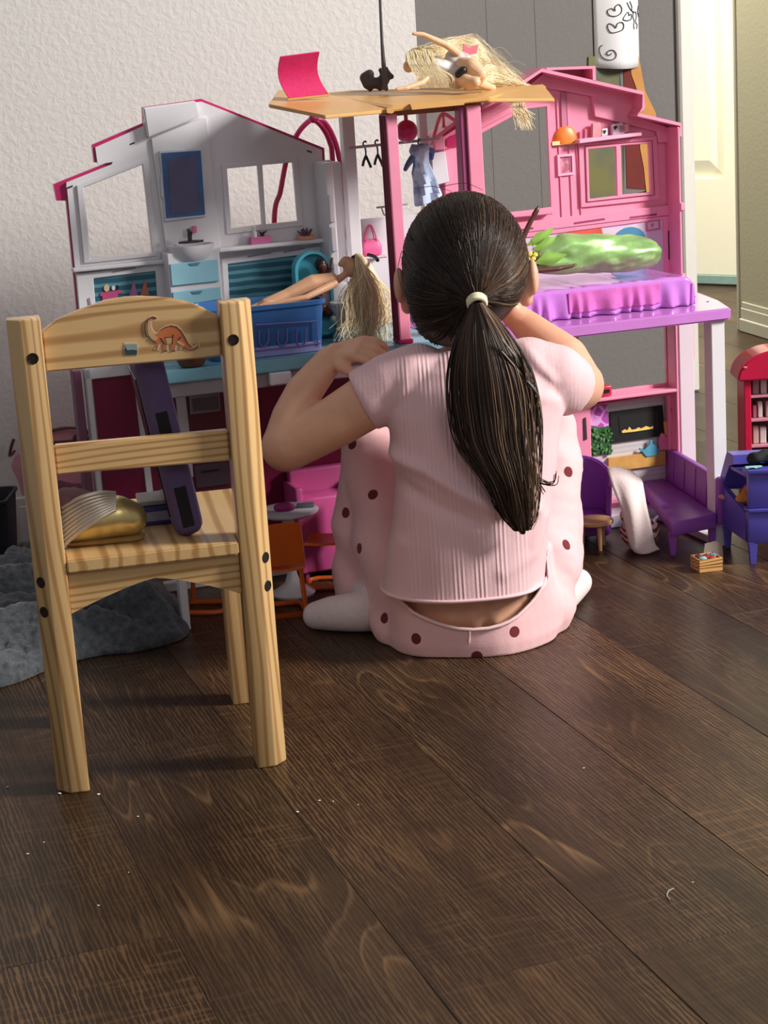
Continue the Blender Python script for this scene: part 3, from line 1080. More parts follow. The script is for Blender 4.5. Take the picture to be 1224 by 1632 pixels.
hbox('lower_floor', s_mid, sa, 0.0005, 0.045, 0.0, 0.022, WHITE, low)

def wider(q, k=0.006):
    cx, cz = sum(p[0] for p in q) / len(q), sum(p[1] for p in q) / len(q)
    return [(x + math.copysign(k, x - cx), z + math.copysign(k, z - cz)) for x, z in q]


# ---- left wing, white with magenta edges
NL = 0.03
leftM = [(105, 320), (91, 320), (86, 294), (103, 287), (176, 258), (151, 259), (147.5, 231), (229, 196), (228, 171), (313, 159), (321, 157.5), (360, 173), (517.5, 236), (518.5, 256)]
qm = pl(leftM, 0.012)
s_r = HF.px(530, 300, 0.012)[0]
s_l = HF.px(110, 360, 0.012)[0]
W0 = [(133.5, 299), (227, 262.5), (242.6, 402), (144.6, 412)]
V1 = [(361.7, 268.7), (410.5, 264), (417.7, 357.5), (368.6, 364)]
V2 = [(418, 263), (466.5, 259), (474.7, 352), (423.7, 357.5)]
b = B()
prism(b, qm + [(s_r, qm[-1][1]), (s_r, ZD - 0.018), (s_l, ZD - 0.018), (s_l, qm[0][1])], [wider(pl(W0)), wider(pl(V1 + V2)[:1] + pl(V2)[1:3] + pl(V1)[3:])], t0=0.0, t1=0.010)
shell = obj('magenta_roof_shell', b, HOT, house)
leftW = [(106, 300), (106, 291), (178, 262), (180, 258), (156, 262), (152, 235), (229, 201), (231, 175), (313, 163), (321, 162), (360, 177), (513, 239), (514, 256)]
qw = pl(leftW, 0.016)
s_lw = HF.px(113, 360, 0.016)[0]
b = B()
prism(b, qw + [(s_r, qw[-1][1]), (s_r, ZD - 0.018), (s_lw, ZD - 0.018), (s_lw, qw[0][1])], [pl(W0, .016), pl(V1, .016), pl(V2, .016)], t0=0.010, t1=0.016)
white = obj('white_back_wall', b, WHITE, house)
NW = 0.016


def wplate(name, pts, n, m=WHITE, holes=(), bev=0.001, th=None):
    return plate(name, pts, n, th if th else n - NW + 0.0002, m, white, holes, bev)


b = B()
prism(b, pl([(229, 172), (312, 160.5), (317, 178), (319, 186), (236.5, 219)], 0.03), t0=NW, t1=0.03)
bmesh.ops.recalc_face_normals(b, faces=b.faces)
bmesh.ops.bevel(b, geom=[e for e in b.edges if e.calc_face_angle(0) > 0.6], offset=0.0015, segments=2, affect='EDGES')
obj('roof_block', b, WHITE, white)
wplate('sink_column', [(241, 221), (323, 187), (330, 187), (352, 398), (266, 408)], 0.021)
plate('mirror_frame', [(253.6, 242), (256, 240), (275, 238.5), (296, 238.5), (306, 236), (323, 236), (325, 270), (328, 274), (329, 300), (326, 304), (329.5, 345), (263, 353), (261, 318), (257, 312), (256, 282), (258, 276)], 0.026, 0.0048, mat('silver_white', C(214, 220, 230), 0.3), white, bev=0.001)
plate('mirror_border', [(257, 244), (320, 240), (327, 342), (265, 348)], 0.0272, 0.001, mat('blue_print', C(70, 100, 150), 0.3, 0.12, 40), white)
plate('mirror_glass', [(268, 254), (311, 251), (318, 335), (272, 341)], 0.0280, 0.001, mat('mauve_mirror', C(98, 92, 124), 0.15, 0.08, 40), white)
wplate('window_frame', [(122, 296), (236, 252), (252, 408), (134, 420)], 0.020, holes=[[(133, 299), (227.5, 262.5), (243, 402.5), (144, 412.5)]])
wplate('window_frame', [(353, 262), (474, 251), (484, 360), (361, 374)], 0.0185, holes=[V1, V2])
for pts in ([(207, 229), (215, 226), (215, 228.5), (207, 231.5)], [(107, 298.5), (116, 295), (116, 298), (107, 301.5)], [(489, 239), (497, 241.5), (497, 244), (489, 241)]):
    plate('slot', pts, 0.0165, 0.0006, SLOT, white)
# ledges
for (x0, y0), (x1, y1), nn in (((116, 430), (266, 412), 0.032), ((349, 398), (517, 379), 0.045)):
    a, z0 = HF.px(x0, y0, nn)
    a2, z1 = HF.px(x1, y1, nn)
    zz = (z0 + z1) / 2
    hbox('ledge', a, a2, NW, nn, zz - 0.006, zz, WHITE, white)
# wash basin, tap and drawers
cs, cz = HF.px(306, 392, 0.05)
b = B()
lathe(b, [(0.0, -0.026), (0.012, -0.026), (0.024, -0.017), (0.031, -0.004), (0.032, 0.004), (0.029, 0.004), (0.022, -0.006), (0.0, -0.014)], 28, (cs, -0.046, cz - 0.002), 1.08, 0.9)
obj('wash_basin', b, WHITE, white, True)
b = B()
lathe(b, [(0.019, 0.0), (0.019, 0.003), (0.0, 0.004)], 20, (cs, -0.046, cz + 0.0045), 1, .5)
tube(b, [Vector((cs, -.04, cz + .006)), Vector((cs, -.04, cz + .018)), Vector((cs - .002, -.046, cz + .022)), Vector((cs - 0.003, -.058, cz + .019))], 0.0035, 10)
obj('tap', b, mat('gunmetal', C(84, 78, 82), 0.3, 0.05, metal=0.7), white, True)
plate('soap_bottle', [(307, 361), (313, 360), (314, 371), (308, 372)], 0.03, 0.007, mat('rose_print2', C(222, 120, 158), 0.4, 0.1), white)
plate('vanity', [(266, 405), (349, 396), (364, 575), (283, 586)], 0.060, 0.044, WHITE, white, bev=0.0012)
for pts in ([(271, 421), (347, 413), (350, 448), (274, 456)], [(275, 466), (351, 457), (355, 500), (279, 509)], [(280, 520), (356, 510), (360, 560), (284, 570)]):
    dr = plate('drawer', pts, 0.064, 0.0035, LBLUE, white, bev=0.0008)
    x0, y0 = pts[0]
    x1, y1 = pts[1]
    plate('drawer_pull', [(x0 + 30, y0 - 1), (x0 + 48, y0 - 3), (x0 + 45, y0 + 1.5), (x0 + 34, y0 + 2.5)], 0.0655, 0.001, mat('teal_shadow', C(84, 130, 150), 0.5), dr)
plate('drawer_water', [(279, 488), (353, 476), (355, 500), (280, 508)], 0.0648, 0.0006, mat('blue_print2', C(52, 124, 190), 0.4, 0.1), white)
# bathroom backdrops
TILE = pattern_mat('teal_tile_print', C(44, 92, 112), C(92, 148, 162), 26, 'wave', 0.4, 0.62)
wplate('backdrop_frame', [(121, 436), (262, 420), (276, 590), (136, 606)], 0.022, holes=[[(149, 444), (248, 432), (256, 545), (158, 560)]])
plate('bathroom_backdrop', [(148, 443), (249, 431), (257, 546), (157, 561)], 0.0175, 0.0012, TILE, white)
wplate('backdrop_frame', [(353, 412), (520, 391), (532, 572), (366, 592)], 0.022, holes=[[(363, 421), (508, 403), (517, 560), (372, 580)]])
plate('bathroom_backdrop', [(362, 420), (509, 402), (518, 561), (371, 581)], 0.0175, 0.0012, TILE, white)
for x0, y0, x1, y1 in ((180, 432.5, 216, 428), (395, 408, 432, 404), (452, 401, 486, 397)):
    plate('slot', [(x0, y0), (x1, y1 - 2), (x1, y1), (x0, y0 + 2)], 0.0232, 0.0012, GREY, white)
plate('slot', [(140, 476), (143, 474), (146, 488), (142, 488)], 0.0232, 0.0012, GREY, white)
plate('printed_cabinet', [(160, 467), (194, 462), (195, 467), (188, 468), (189, 490), (164, 492), (163, 472), (160, 472)], 0.0195, 0.002, mat('rose_print3', C(196, 74, 124), 0.5), white)
for x, y, mm in ((213, 473, mat('cone_pink', C(196, 120, 168), 0.5)), (231, 471, mat('cone_orange', C(206, 110, 92), 0.5))):
    plate('printed_cone', [(x, y - 26), (x + 7, y - 1), (x - 7, y)], 0.0195, 0.002, mm, white)
for x, y, r0, mm in ((170, 459, 4.5, DOLLFAIR), (181, 459, 3, WHITE), (187, 458, 2.6, BLACK)):
    plate('printed_bottle', [(x + r0 * math.cos(t), y + r0 * 1.3 * math.sin(t)) for t in [i * PI / 5 for i in range(10)]], 0.0195, 0.002, mm, white)
# inner end of the left wing with hinge tabs, tower side wall and columns
sA, sB = HF.px(514, 420, 0.03)[0], HF.px(527, 420, 0.03)[0]
hbox('white_end_wall', sA, sB, NW, 0.075, ZD, HF.px(520, 258, 0.05)[1], WHITE, white)
for y0, y1 in ((310, 355), (362, 402), (420, 450)):
    z1, z0 = HF.px(526, y0, 0.08)[1], HF.px(526, y1, 0.08)[1]
    hbox('hinge_tab', sB - 0.012, sB - 0.003, 0.0752, 0.081, z0, z1, WHITE, white)
sC, sD = HF.px(531, 300, 0.03)[0], HF.px(546, 300, 0.03)[0]
hbox('tower_side_wall', sB + 0.001, sD, 0.0, 0.03, ZD, HF.px(540, 258, 0.03)[1], WHITE)
# lower storey of the left wing
zT = ZD - 0.0185
hbox('lower_end_post', HF.px(121, 640, 0.03)[0], HF.px(134, 640, 0.03)[0], 0.0, 0.03, 0.0, zT, mat('mauve_plastic', C(120, 70, 96), 0.4))
hbox('lower_end_post', HF.px(139, 640, 0.02)[0], HF.px(149, 640, 0.02)[0], 0.0, 0.022, 0.0, zT, WHITE)
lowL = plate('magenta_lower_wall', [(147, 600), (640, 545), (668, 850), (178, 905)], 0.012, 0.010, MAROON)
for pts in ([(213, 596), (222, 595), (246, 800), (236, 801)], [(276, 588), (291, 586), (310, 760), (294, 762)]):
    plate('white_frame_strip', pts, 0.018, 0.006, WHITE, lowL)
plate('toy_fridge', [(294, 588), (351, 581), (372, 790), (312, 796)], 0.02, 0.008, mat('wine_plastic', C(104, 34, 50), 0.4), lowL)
plate('fridge_door', [(301, 611), (349, 605), (352, 655), (304, 661)], 0.024, 0.004, GREY, lowL, bev=0.001)
plate('fridge_grille', [(304, 614), (346, 609), (348, 628), (306, 632)], 0.0252, 0.001, mat('grey_dark', C(104, 96, 102), 0.5), lowL)
plate('fridge_grille', [(306, 636), (348, 631), (349, 652), (308, 656)], 0.0252, 0.001, mat('grey_dark', C(104, 96, 102), 0.5), lowL)
plate('oven_drawer', [(310, 742), (364, 735), (367, 772), (314, 779)], 0.024, 0.004, mat('plum_grey', C(92, 74, 84), 0.4), lowL, bev=0.001)
plate('drawer_slot', [(320, 751), (350, 747), (350, 750), (321, 754)], 0.0252, 0.001, SLOT, lowL)

# teal deck
tf = HF.px(262, 603, 0.24)
b = B()
prism(b, [(tf[0] - 0.004, 0.017), (s_mid - 0.001, 0.017), (s_mid - 0.001, 0.24), (tf[0] - 0.004, 0.24)], f=lambda a, n, t: Vector((a, -n, t)), t0=ZD - 0.018, t1=ZD)
bmesh.ops.recalc_face_normals(b, faces=b.faces)
bmesh.ops.bevel(b, geom=[e for e in b.edges if e.calc_face_angle(0) > 0.6], offset=0.002, segments=2, affect='EDGES')
deckL = obj('teal_deck', b, TEAL, house)
for xa, xb_ in ((398, 407), (430, 463)):
    a, z0 = HF.px(xa, 612, 0.2405)
    a2, z1 = HF.px(xb_, 590, 0.2405)
    hbox('deck_clip', a, a2, 0.2305, 0.2455, ZD - 0.036, ZD - 0.0185, WHITE, deckL)
hbox('apron_strip', HF.px(268, 615, .23)[0], s_mid, 0.222, 0.230, ZD - 0.04, ZD - 0.0185, GREY, deckL)
s0, s1 = HF.px(290, 990, 0.235)[0], HF.px(303, 990, 0.235)[0]
hbox('deck_post', s0, s1, 0.218, 0.238, 0.0, ZD - 0.041, WHITE)
hbox('deck_post', s_mid - 0.02, s_mid - 0.004, 0.218, 0.238, 0.0, ZD - 0.041, WHITE)
b = B()
za = 0.0
hbox('base_rail', s0 + 0.02, s_mid - 0.001, 0.0125, 0.03, 0.0, 0.014, WHITE)

# ---- tower
nF = 0.235
for nm, xa, xb_, xt, yt, n0 in (('tower_post', 615, 633, 622, 182, nF), ('tower_post', 744, 767, 752, 168, nF)):
    st = HF.px(xa, 185, nF)[0]
    s_w = HF.px(xb_, 185, nF)[0] - st
    z1 = HF.px(xt, yt, nF)[1]
    sb_ = st + 0.002
    b = B()
    hexa(b, [Vector(p) for p in ((sb_, -nF, ZD), (sb_ + s_w, -nF, ZD), (sb_ + s_w, -nF + 0.03, ZD), (sb_, -nF + 0.03, ZD),
                                 (st, -nF, z1), (st + s_w, -nF, z1), (st + s_w, -nF + 0.03, z1), (st, -nF + 0.03, z1))], bev=0.0015)
    po = obj(nm, b, PINK, house)
    # groove and rack teeth down the left face of the post
    b = B()
    for i in range(3):
        f_ = (0.006, 0.014, 0.022)[i]
        tube(b, [Vector((sb_ - 0.0005, -nF + f_, ZD + .002)), Vector((st - 0.0005, -nF + f_, z1 - .002))], 0.0025, 6)
    obj('post_rail', b, MAROON, po)
    if xa > 700:
        b = B()
        k = int((z1 - ZD) / 0.008)
        for i in range(k):
            t = i / k
            s_ = sb_ + (st - sb_) * t
            z = ZD + (z1 - ZD) * t
            box(b, (s_ - 0.006, -nF + 0.008, z), (s_ - 0.002, -nF + 0.02, z + 0.004))
        r_o = obj('rack_teeth', b, PINK, po)
        hbox('rack_bar', st - 0.003 - 0.006, st - 0.001, nF - 0.026, nF - 0.004, ZD + .1, z1, mat('plum_plastic', C(150, 66, 112), 0.4), po)
    else:
        hbox('post_cap', sb_ - 0.002, sb_ + s_w + 0.002, nF - 0.03, nF + 0.004, ZD + 0.0005, ZD + 0.007, HOT, po)
sE, sF = HF.px(543, 300, 0.02)[0], HF.px(562, 300, 0.02)[0]
hbox('white_column', sE, sF, 0.031, 0.05, ZD, HF.px(545, 184, 0.05)[1] + 0.01, WHITE)
sG, sH = HF.px(667, 200, 0.01)[0], HF.px(680, 200, 0.01)[0]
hbox('white_column', sG, sH, 0.0, 0.014, ZD + .08, HF.px(670, 178, 0.01)[1] + 0.01, WHITE)
b = B()
prism(b, [(sD + .001, ZD), (sL + .018, ZD), (sL + 0.018, HF.px(660, 340)[1]), (sF, HF.px(565, 350)[1]), (sD + .001, HF.px(565, 350)[1])], t0=0.0, t1=0.006)
obj('tower_back_wall', b, WHITE, house)
plate('wall_ledge', [(556, 366), (572, 364), (572, 369), (556, 371)], 0.02, 0.014, WHITE)
plate('white_panel', [(688, 245), (710, 241), (716, 290), (700, 294), (690, 300)], 0.02, 0.012, WHITE, bev=0.001)
plate('pink_panel', [(708, 240), (752, 226), (758, 470), (716, 480)], 0.012, 0.010, PINK)
plate('roof_socket', [(691, 220), (709, 216), (710, 240), (692, 240)], 0.05, 0.04, PINK, bev=0.002)
plate('roof_socket', [(712, 222), (728, 212), (729, 234), (713, 236)], 0.0145, 0.002, HOT)
b = B()
tube(b, spline([P(689, 232, .05), P(693, 212, .05), P(704, 182, .05), P(722, 190, .045), P(730, 195, .04)], 6), 0.0028, 8)
tube(b, spline([P(706, 184, .05), P(707, 198, .03), P(706, 212, .03)], 4), 0.0022, 8)
obj('pink_loop', b, mat('coral_pink_plastic', C(240, 110, 140), 0.4), house, True)
# hanging rail
b = B()
tube(b, [P(556, 236, 0.06), P(700, 221, 0.06)], 0.0022, 8)
rail = obj('hanging_rail', b, mat('grey_rail', C(176, 170, 170), 0.4), house, True)
b = B()
tube(b, [P(600, 331, 0.03), P(650, 325, 0.03)], 0.0016, 8)
for xx in (612, 632):
    tube(b, spline([P(xx - 4, 331, .032), P(xx, 342, .034), P(xx + 5, 341, .034), P(xx + 7, 331, .032)], 4), 0.0012, 6)
obj('hook_rail', b, mat('grey_rail', C(176, 170, 170), 0.4), house, True)
# ball lamp under the roof
c = P(648, 209, 0.12)
b = B()
ball(b, c, 0.0165, 3)
bl = obj('ball_lamp', b, HOT, house, True)
b = B()
tube(b, [c + Vector((0, 0, .0155)), c + Vector((0, 0, 0.034))], 0.003, 8)
obj('lamp_stem', b, HOT, bl, True)

# tan roof deck: middle plate, front lip, sloping flap on the left, tail on the right


def poly3(name, pts, th, m, parent=house, bev=0.0012):
    b = B()
    top = [P(*p) for p in pts]
    v0 = [b.verts.new(p) for p in top]
    v1 = [b.verts.new(p - Vector((0, 0, th))) for p in top]
    n = len(top)
    b.faces.new(v0)
    b.faces.new(v1[::-1])
    for i in range(n):
        b.faces.new((v0[i], v0[(i + 1) % n], v1[(i + 1) % n], v1[i]))
    bmesh.ops.recalc_face_normals(b, faces=b.faces)
    bmesh.ops.bevel(b, geom=[e for e in b.edges if e.calc_face_angle(0) > 0.6], offset=bev, segments=2, affect='EDGES')
    return obj(name, b, m, parent)


roof = poly3('roof_deck', [(618, 172, 0.25), (628, 169, 0.25), (742, 158, 0.25), (780, 154, 0.25), (870, 136, 0.04), (560, 144, 0.04), (500, 150, 0.05)], 0.006, TAN)
poly3('left_flap', [(428, 166, 0.17), (518, 184, 0.285), (616, 175, 0.252), (625, 170, 0.23), (520, 150, 0.08), (443, 143, 0.04)], 0.005, TAN, roof)
poly3('right_flap', [(744, 158, 0.25), (884, 157, 0.22), (866, 134, 0.10), (780, 140, 0.10)], 0.005, TAN, roof)
b = B()
prism(b, pl([(654, 166), (740, 157.5), (740, 167), (657, 175)], 0.256), t0=0.25, t1=0.256)
obj('front_lip', b, TAN, roof)
b = B()
prism(b, pl([(616, 173), (628, 171), (628, 179), (624, 181), (617, 180)], 0.259), t0=0.25, t1=0.259)
obj('hinge_lug', b, TAN, roof)
zr0 = HF.px(625, 186, 0.235)[1]
plate('roof_beam', [(606, 174), (766, 159), (768, 173), (606, 187)], 0.20, 0.006, mat('brown_tan', C(150, 104, 66), 0.5), roof)

# ------------------------------------------------------------------ the girl
gl = spot(755, 1050)
girl = thing('person', 'child with brown ponytail sitting on floor, pink ribbed top, pink trousers with dark red dots', 'person', (gl.x, gl.y, 0))
GO = Vector((gl.x, gl.y, 0))


def G(x, y, Y):
    return deep(x, y, Y) - GO


SKIN = mat('child_skin', C(226, 170, 140), 0.5, 0.04, 60, sss=0.15)
TOP = ribbed_knit('pink_ribbed_top', C(240, 196, 200))
HAIR = strand_mat('brown_hair', [(0.0, C(30, 21, 17)), (0.45, C(58, 42, 33)), (0.8, C(98, 75, 58)), (1.0, C(146, 118, 92))], 0.36)

# body: one continuous skin
b = B()
HC = G(741, 428, 2.545)


def hd(x, y, z):
    """point in head space: x right, y forward (away), z up, slight forward tilt"""
    t = R(-12)
    tilt = Matrix.Rotation(t, 3, 'X')
    roll = Matrix.Rotation(R(0), 3, 'Y')
    return HC + tilt @ Vector((x, y, z))


def hball(bm, x, y, z, r, sub=3):
    i0 = len(bm.verts)
    ball(bm, (0, 0, 0), r, sub)
    bm.verts.ensure_lookup_table()
    t = Matrix.Rotation(R(-12), 3, 'X')
    for v in bm.verts[i0:]:
        v.co = HC + t @ (v.co + Vector((x, y, z)))


hball(b, 0, 0.0, 0.012, (0.070, 0.080, 0.074))       # cranium
hball(b, 0, 0.022, -0.030, (0.055, 0.058, 0.062))    # jaw
hball(b, 0, 0.076, -0.066, (0.018, 0.014, 0.014))    # chin
hball(b, 0, 0.086, -0.022, (0.009, 0.012, 0.012))    # nose
hball(b, 0.030, 0.060, -0.032, (0.020, 0.018, 0.018))
hball(b, -0.030, 0.060, -0.032, (0.020, 0.018, 0.018))
hball(b, 0, 0.080, -0.047, (0.018, 0.006, 0.006))
for sg in (-1, 1):                                    # ears
    hball(b, sg * 0.080, 0.000, -0.024, (0.012, 0.018, 0.029))
    hball(b, sg * 0.090, -0.012, -0.018, (0.008, 0.010, 0.025))
    hball(b, sg * 0.080, 0.002, -0.044, (0.010, 0.012, 0.013))
limb(b, [(G(748, 480, 2.53), .036), (G(752, 575, 2.505), .038)])
# torso
for x in (712, 752, 792):
    limb(b, [(G(x, 640, 2.50), .058), (G(x - 4, 800, 2.475), .064), (G(x - 8, 890, 2.47), .068)], 0.5)
for x in (714, 748, 784):
    limb(b, [(G(x, 890, 2.472), .068), (G(x, 965, 2.470), .076)], 0.3)
# left arm
shL, elL, wrL = G(622, 618, 2.495), G(456, 712, 2.50), G(522, 578, 2.55)
limb(b, [(G(660, 600, 2.50), .042), (shL, .039), (G(535, 672, 2.495), .0355), (elL, .0345)], 0.08, 3)
limb(b, [(elL, .0335), (G(466, 668, 2.515), .0295), (G(484, 625, 2.53), .0255), (wrL, .0200)], 0.08, 3)


def hand(root, d, up, sgn, curl, size=1.0):
    """palm plus four unequal curled fingers and a thumb; d = towards the knuckles, up = back of the hand"""
    d = Vector(d).normalized()
    up = (Vector(up) - d * Vector(up).dot(d)).normalized()
    side = d.cross(up) * sgn
    s = size
    for k in (-1, -0.33, 0.33, 1):
        limb(b, [(root + side * (.010 * k * s), .0105 * s), (root + d * (.038 * s) + side * (.0170 * k * s), .0088 * s)], 0.4)
    tips = []
    for k, ln in ((-1, .030), (-0.33, .036), (0.33, .034), (1, .026)):
        p = root + d * (.040 * s) + side * (.0195 * k * s)
        a = 0.0
        pts = [(p, .0064 * s)]
        for j, f in enumerate((0.42, 0.33, 0.25)):
            a += curl * (0.7 if j == 0 else 1.0)
            p = p + (d * math.cos(a) - up * math.sin(a)) * (ln * f * 1.35 * s) + side * (0.0016 * k)
            pts.append((p, (.0060, .0055, .0048)[j] * s))
        limb(b, pts, 0.4)
        tips.append(p)
    p = root + side * (.014 * s) * -1 + d * (.006 * s)
    limb(b, [(p, .010 * s), (p + (d * .6 - side * .8 - up * .3) * (.018 * s), .0086 * s), (p + (d * 1.25 - side * .75 - up * .75) * (.026 * s), .0068 * s)], 0.4)


limb(b, [(wrL, .0215), (G(535, 566, 2.555), .018)])
hand(G(538, 563, 2.555), G(600, 552, 2.52) - G(540, 564, 2.555), (0.1, -0.55, 0.85), -1, 0.62, 1.0)
# right arm
shR, elR, wrR = G(884, 598, 2.495), G(922, 614, 2.575), G(838, 518, 2.64)
limb(b, [(G(840, 590, 2.50), .042), (shR, .039), (G(908, 612, 2.53), .037), (elR, .036)], 0.08, 3)
limb(b, [(elR, .035), (G(900, 572, 2.60), .033), (wrR, .022)], 0.08, 3)
limb(b, [(wrR, .0215), (G(815, 498, 2.645), .019)])
hand(G(812, 495, 2.645), G(770, 460, 2.65) - G(815, 498, 2.645), (0.2, 0.6, 0.75), -1, 0.6)
# legs under the trousers
hipL, knL, anL = G(690, 975, 2.50), G(598, 725, 2.645), G(575, 955, 2.605)
hipR, knR, anR = G(825, 968, 2.50), G(868, 690, 2.64), G(888, 930, 2.62)
for h_, k_, a_ in ((hipL, knL, anL), (hipR, knR, anR)):
    limb(b, [(h_, .054), (k_, .036), (a_, .026)], 0.2)
body = obj('body', fuse(b, 0.0028, 4), SKIN, girl)

# face details on the far side
for sg in (-1, 1):
    m = B()
    hball(m, sg * 0.027, 0.070, 0.0, (0.010, 0.010, 0.007), 2)
    obj('eye', m, mat('eye_white', C(236, 232, 228), 0.2), body, True)
    m = B()
    hball(m, sg * 0.027, 0.0785, 0.0, (0.005, 0.003, 0.005), 2)
    obj('iris', m, mat('brown_iris', C(64, 40, 26), 0.2), body, True)
m = B()
hball(m, 0, 0.0845, -0.046, (0.014, 0.004, 0.004), 2)
obj('lips', m, mat('lips', C(196, 112, 108), 0.5), body, True)

# ---- top: lofted torso fused with two sleeves
b = B()


def loft(bm, levels, seg=40):
    rings = []
    for y, xl, xr, Yc, dr in levels:
        c = G((xl + xr) / 2, y, Yc)
        w_ = (xr - xl) / 2 / FOCAL * Yc
        tl = Vector((math.cos(0.0), math.sin(0.0), 0))
        rings.append([bm.verts.new(c + Vector((w_ * math.copysign(abs(math.cos(a)) ** 0.86, math.cos(a)), dr * math.copysign(abs(math.sin(a)) ** 0.9, math.sin(a)), 0))) for a in [2 * PI * k / seg for k in range(seg)]])
    for a, c in zip(rings[:-1], rings[1:]):
        for k in range(seg):
            bm.faces.new((a[k], a[(k + 1) % seg], c[(k + 1) % seg], c[k]))
    bm.faces.new(rings[0][::-1])
    bm.faces.new(rings[-1])
    bmesh.ops.recalc_face_normals(bm, faces=bm.faces)
    return rings


loft(b, [(553, 706, 800, 2.502, .040), (563, 676, 836, 2.50, .052), (580, 644, 872, 2.498, .062), (610, 624, 898, 2.494, .072), (650, 616, 902, 2.486, .079), (700, 620, 896, 2.478, .083),
         (760, 626, 888, 2.470, .087), (820, 622, 882, 2.464, .091), (870, 614, 878, 2.460, .094), (915, 605, 876, 2.458, .097), (952, 598, 876, 2.456, .100)])


def sleeve(pa, ra, pb, rb, pc, rc):
    limb(b, [(pa, ra), (pb, rb)], 0.25, 3)
    # last stretch is a straight cuff so the opening is a clean ring
    d = (pc - pb).normalized()
    u = d.orthogonal().normalized()
    v = d.cross(u)
    r0 = [b.verts.new(pb + u * (rb * math.cos(a)) + v * (rb * math.sin(a))) for a in [2 * PI * k / 28 for k in range(28)]]
    r1 = [b.verts.new(pc + u * (rc * math.cos(a)) + v * (rc * math.sin(a))) for a in [2 * PI * k / 28 for k in range(28)]]
    fs = [b.faces.new((r0[k], r0[(k + 1) % 28], r1[(k + 1) % 28], r1[k])) for k in range(28)]
    fs.append(b.faces.new(r0[::-1]))
    fs.append(b.faces.new(r1))
    bmesh.ops.recalc_face_normals(b, faces=fs)


sleeve(G(668, 606, 2.497), .050, G(624, 616, 2.496), .046, G(578, 640, 2.496), .0425)
sleeve(G(846, 596, 2.497), .050, G(880, 602, 2.496), .047, G(903, 614, 2.530), .0440)
me = fuse(b, 0.003, 7)
# hem slopes and drape folds
fold_defs = []


def addfold(pts, wid, amp):
    fold_defs.append(([deep(x, y, 2.40) - GO for x, y in pts], wid, amp))


addfold([(622, 735), (680, 752), (740, 785), (800, 808), (850, 812)], 0.010, 0.0095)
addfold([(622, 770), (690, 800), (760, 828)], 0.010, -0.006)
addfold([(640, 870), (620, 905), (604, 930)], 0.010, 0.004)
addfold([(868, 830), (850, 880), (800, 905)], 0.010, 0.003)
addfold([(842, 560), (862, 590), (885, 615)], 0.008, 0.006)
addfold([(830, 600), (860, 640), (893, 650)], 0.009, 0.004)
addfold([(655, 590), (640, 640), (625, 690)], 0.010, 0.004)
addfold([(690, 575), (650, 610), (610, 650)], 0.010, -0.003)
addfold([(880, 840), (868, 890), (860, 930)], 0.008, -0.004)


def folds(co):
    out = np.zeros(len(co))
    for pts, wid, amp in fold_defs:
        best = np.full(len(co), 9.0)
        for a, c in zip(pts[:-1], pts[1:]):
            a2 = np.array((a.x, a.z))
            d2 = np.array((c.x, c.z)) - a2
            q_ = co[:, [0, 2]] - a2
            t = np.clip((q_ @ d2) / (d2 @ d2), 0, 1)
            best = np.minimum(best, np.linalg.norm(q_ - t[:, None] * d2, axis=1))
        out += amp * np.exp(-(best / wid) ** 2)
    yc = (deep(750, 800, 2.47) - GO).y
    near = np.clip((yc + 0.02 - co[:, 1]) / 0.05, 0, 1)
    n3 = np.array([noise.noise(Vector(p) * 16) for p in co]) * 0.0022
    return out * near + n3


displace(me, folds)
# clip the hem along a slightly slanting line
h0, h1 = G(604, 953, 2.40), G(868, 936, 2.40)
bm = bmesh.new()
bm.from_mesh(me)
bpy.data.meshes.remove(me)
nrm = Vector((-(h1.z - h0.z), 0.0, h1.x - h0.x)).normalized()
bmesh.ops.bisect_plane(bm, geom=bm.verts[:] + bm.edges[:] + bm.faces[:], plane_co=h0, plane_no=-nrm, clear_outer=True)
bnd = [e for e in bm.edges if e.is_boundary]
ctr = G(738, 945, 2.458)
hem_pts = sorted([v.co.copy() for v in bm.verts if v.is_boundary and v.co.z < h0.z + 0.05], key=lambda p: math.atan2(p.y - ctr.y, p.x - ctr.x))
r_ = bmesh.ops.extrude_edge_only(bm, edges=bnd)
ctr = G(738, 945, 2.458)
for v in [g for g in r_['geom'] if isinstance(g, bmesh.types.BMVert)]:
    v.co = v.co + (Vector((ctr.x, ctr.y, v.co.z)) - v.co) * 0.03
bm_top = bm
top_o = obj('top', bm, TOP, girl, 'all')
# rolled hem and cuffs
hem = [hem_pts[i] for i in range(0, len(hem_pts), 5)]
m = B()
tube(m, hem, 0.0026, 6, closed=True)
obj('hem', m, mat('pink_hem', C(240, 198, 202), 0.9, 0.03, sheen=0.2), top_o, 'all')

# ---- trousers
dots_px = [(663, 1018), (820, 1007), (760, 1046), (613, 985), (594, 788), (551, 817), (572, 874), (561, 708), (889, 659), (906, 752), (903, 868)]
b = B()
i0 = 0
loft(b, [(880, 622, 882, 2.474, .092), (930, 612, 886, 2.474, .094), (965, 606, 898, 2.474, .098), (995, 606, 904, 2.474, .099), (1020, 616, 898, 2.474, .096), (1038, 634, 882, 2.474, .088), (1050, 668, 850, 2.474, .070)])
limb(b, [(G(668, 985, 2.50), .068), (G(630, 860, 2.575), .060), (knL, .052)], 0.3, 3)
limb(b, [(G(838, 978, 2.50), .066), (G(862, 870, 2.555), .062), (G(866, 800, 2.58), .057), (knR, .048)], 0.3, 3)
limb(b, [(knL, .052), (G(580, 840, 2.63), .046), (G(573, 945, 2.605), .040)], 0.3, 3)
limb(b, [(knR, .048), (G(880, 820, 2.63), .042), (G(888, 915, 2.62), .038)], 0.3, 3)
me = fuse(b, 0.0034, 6)


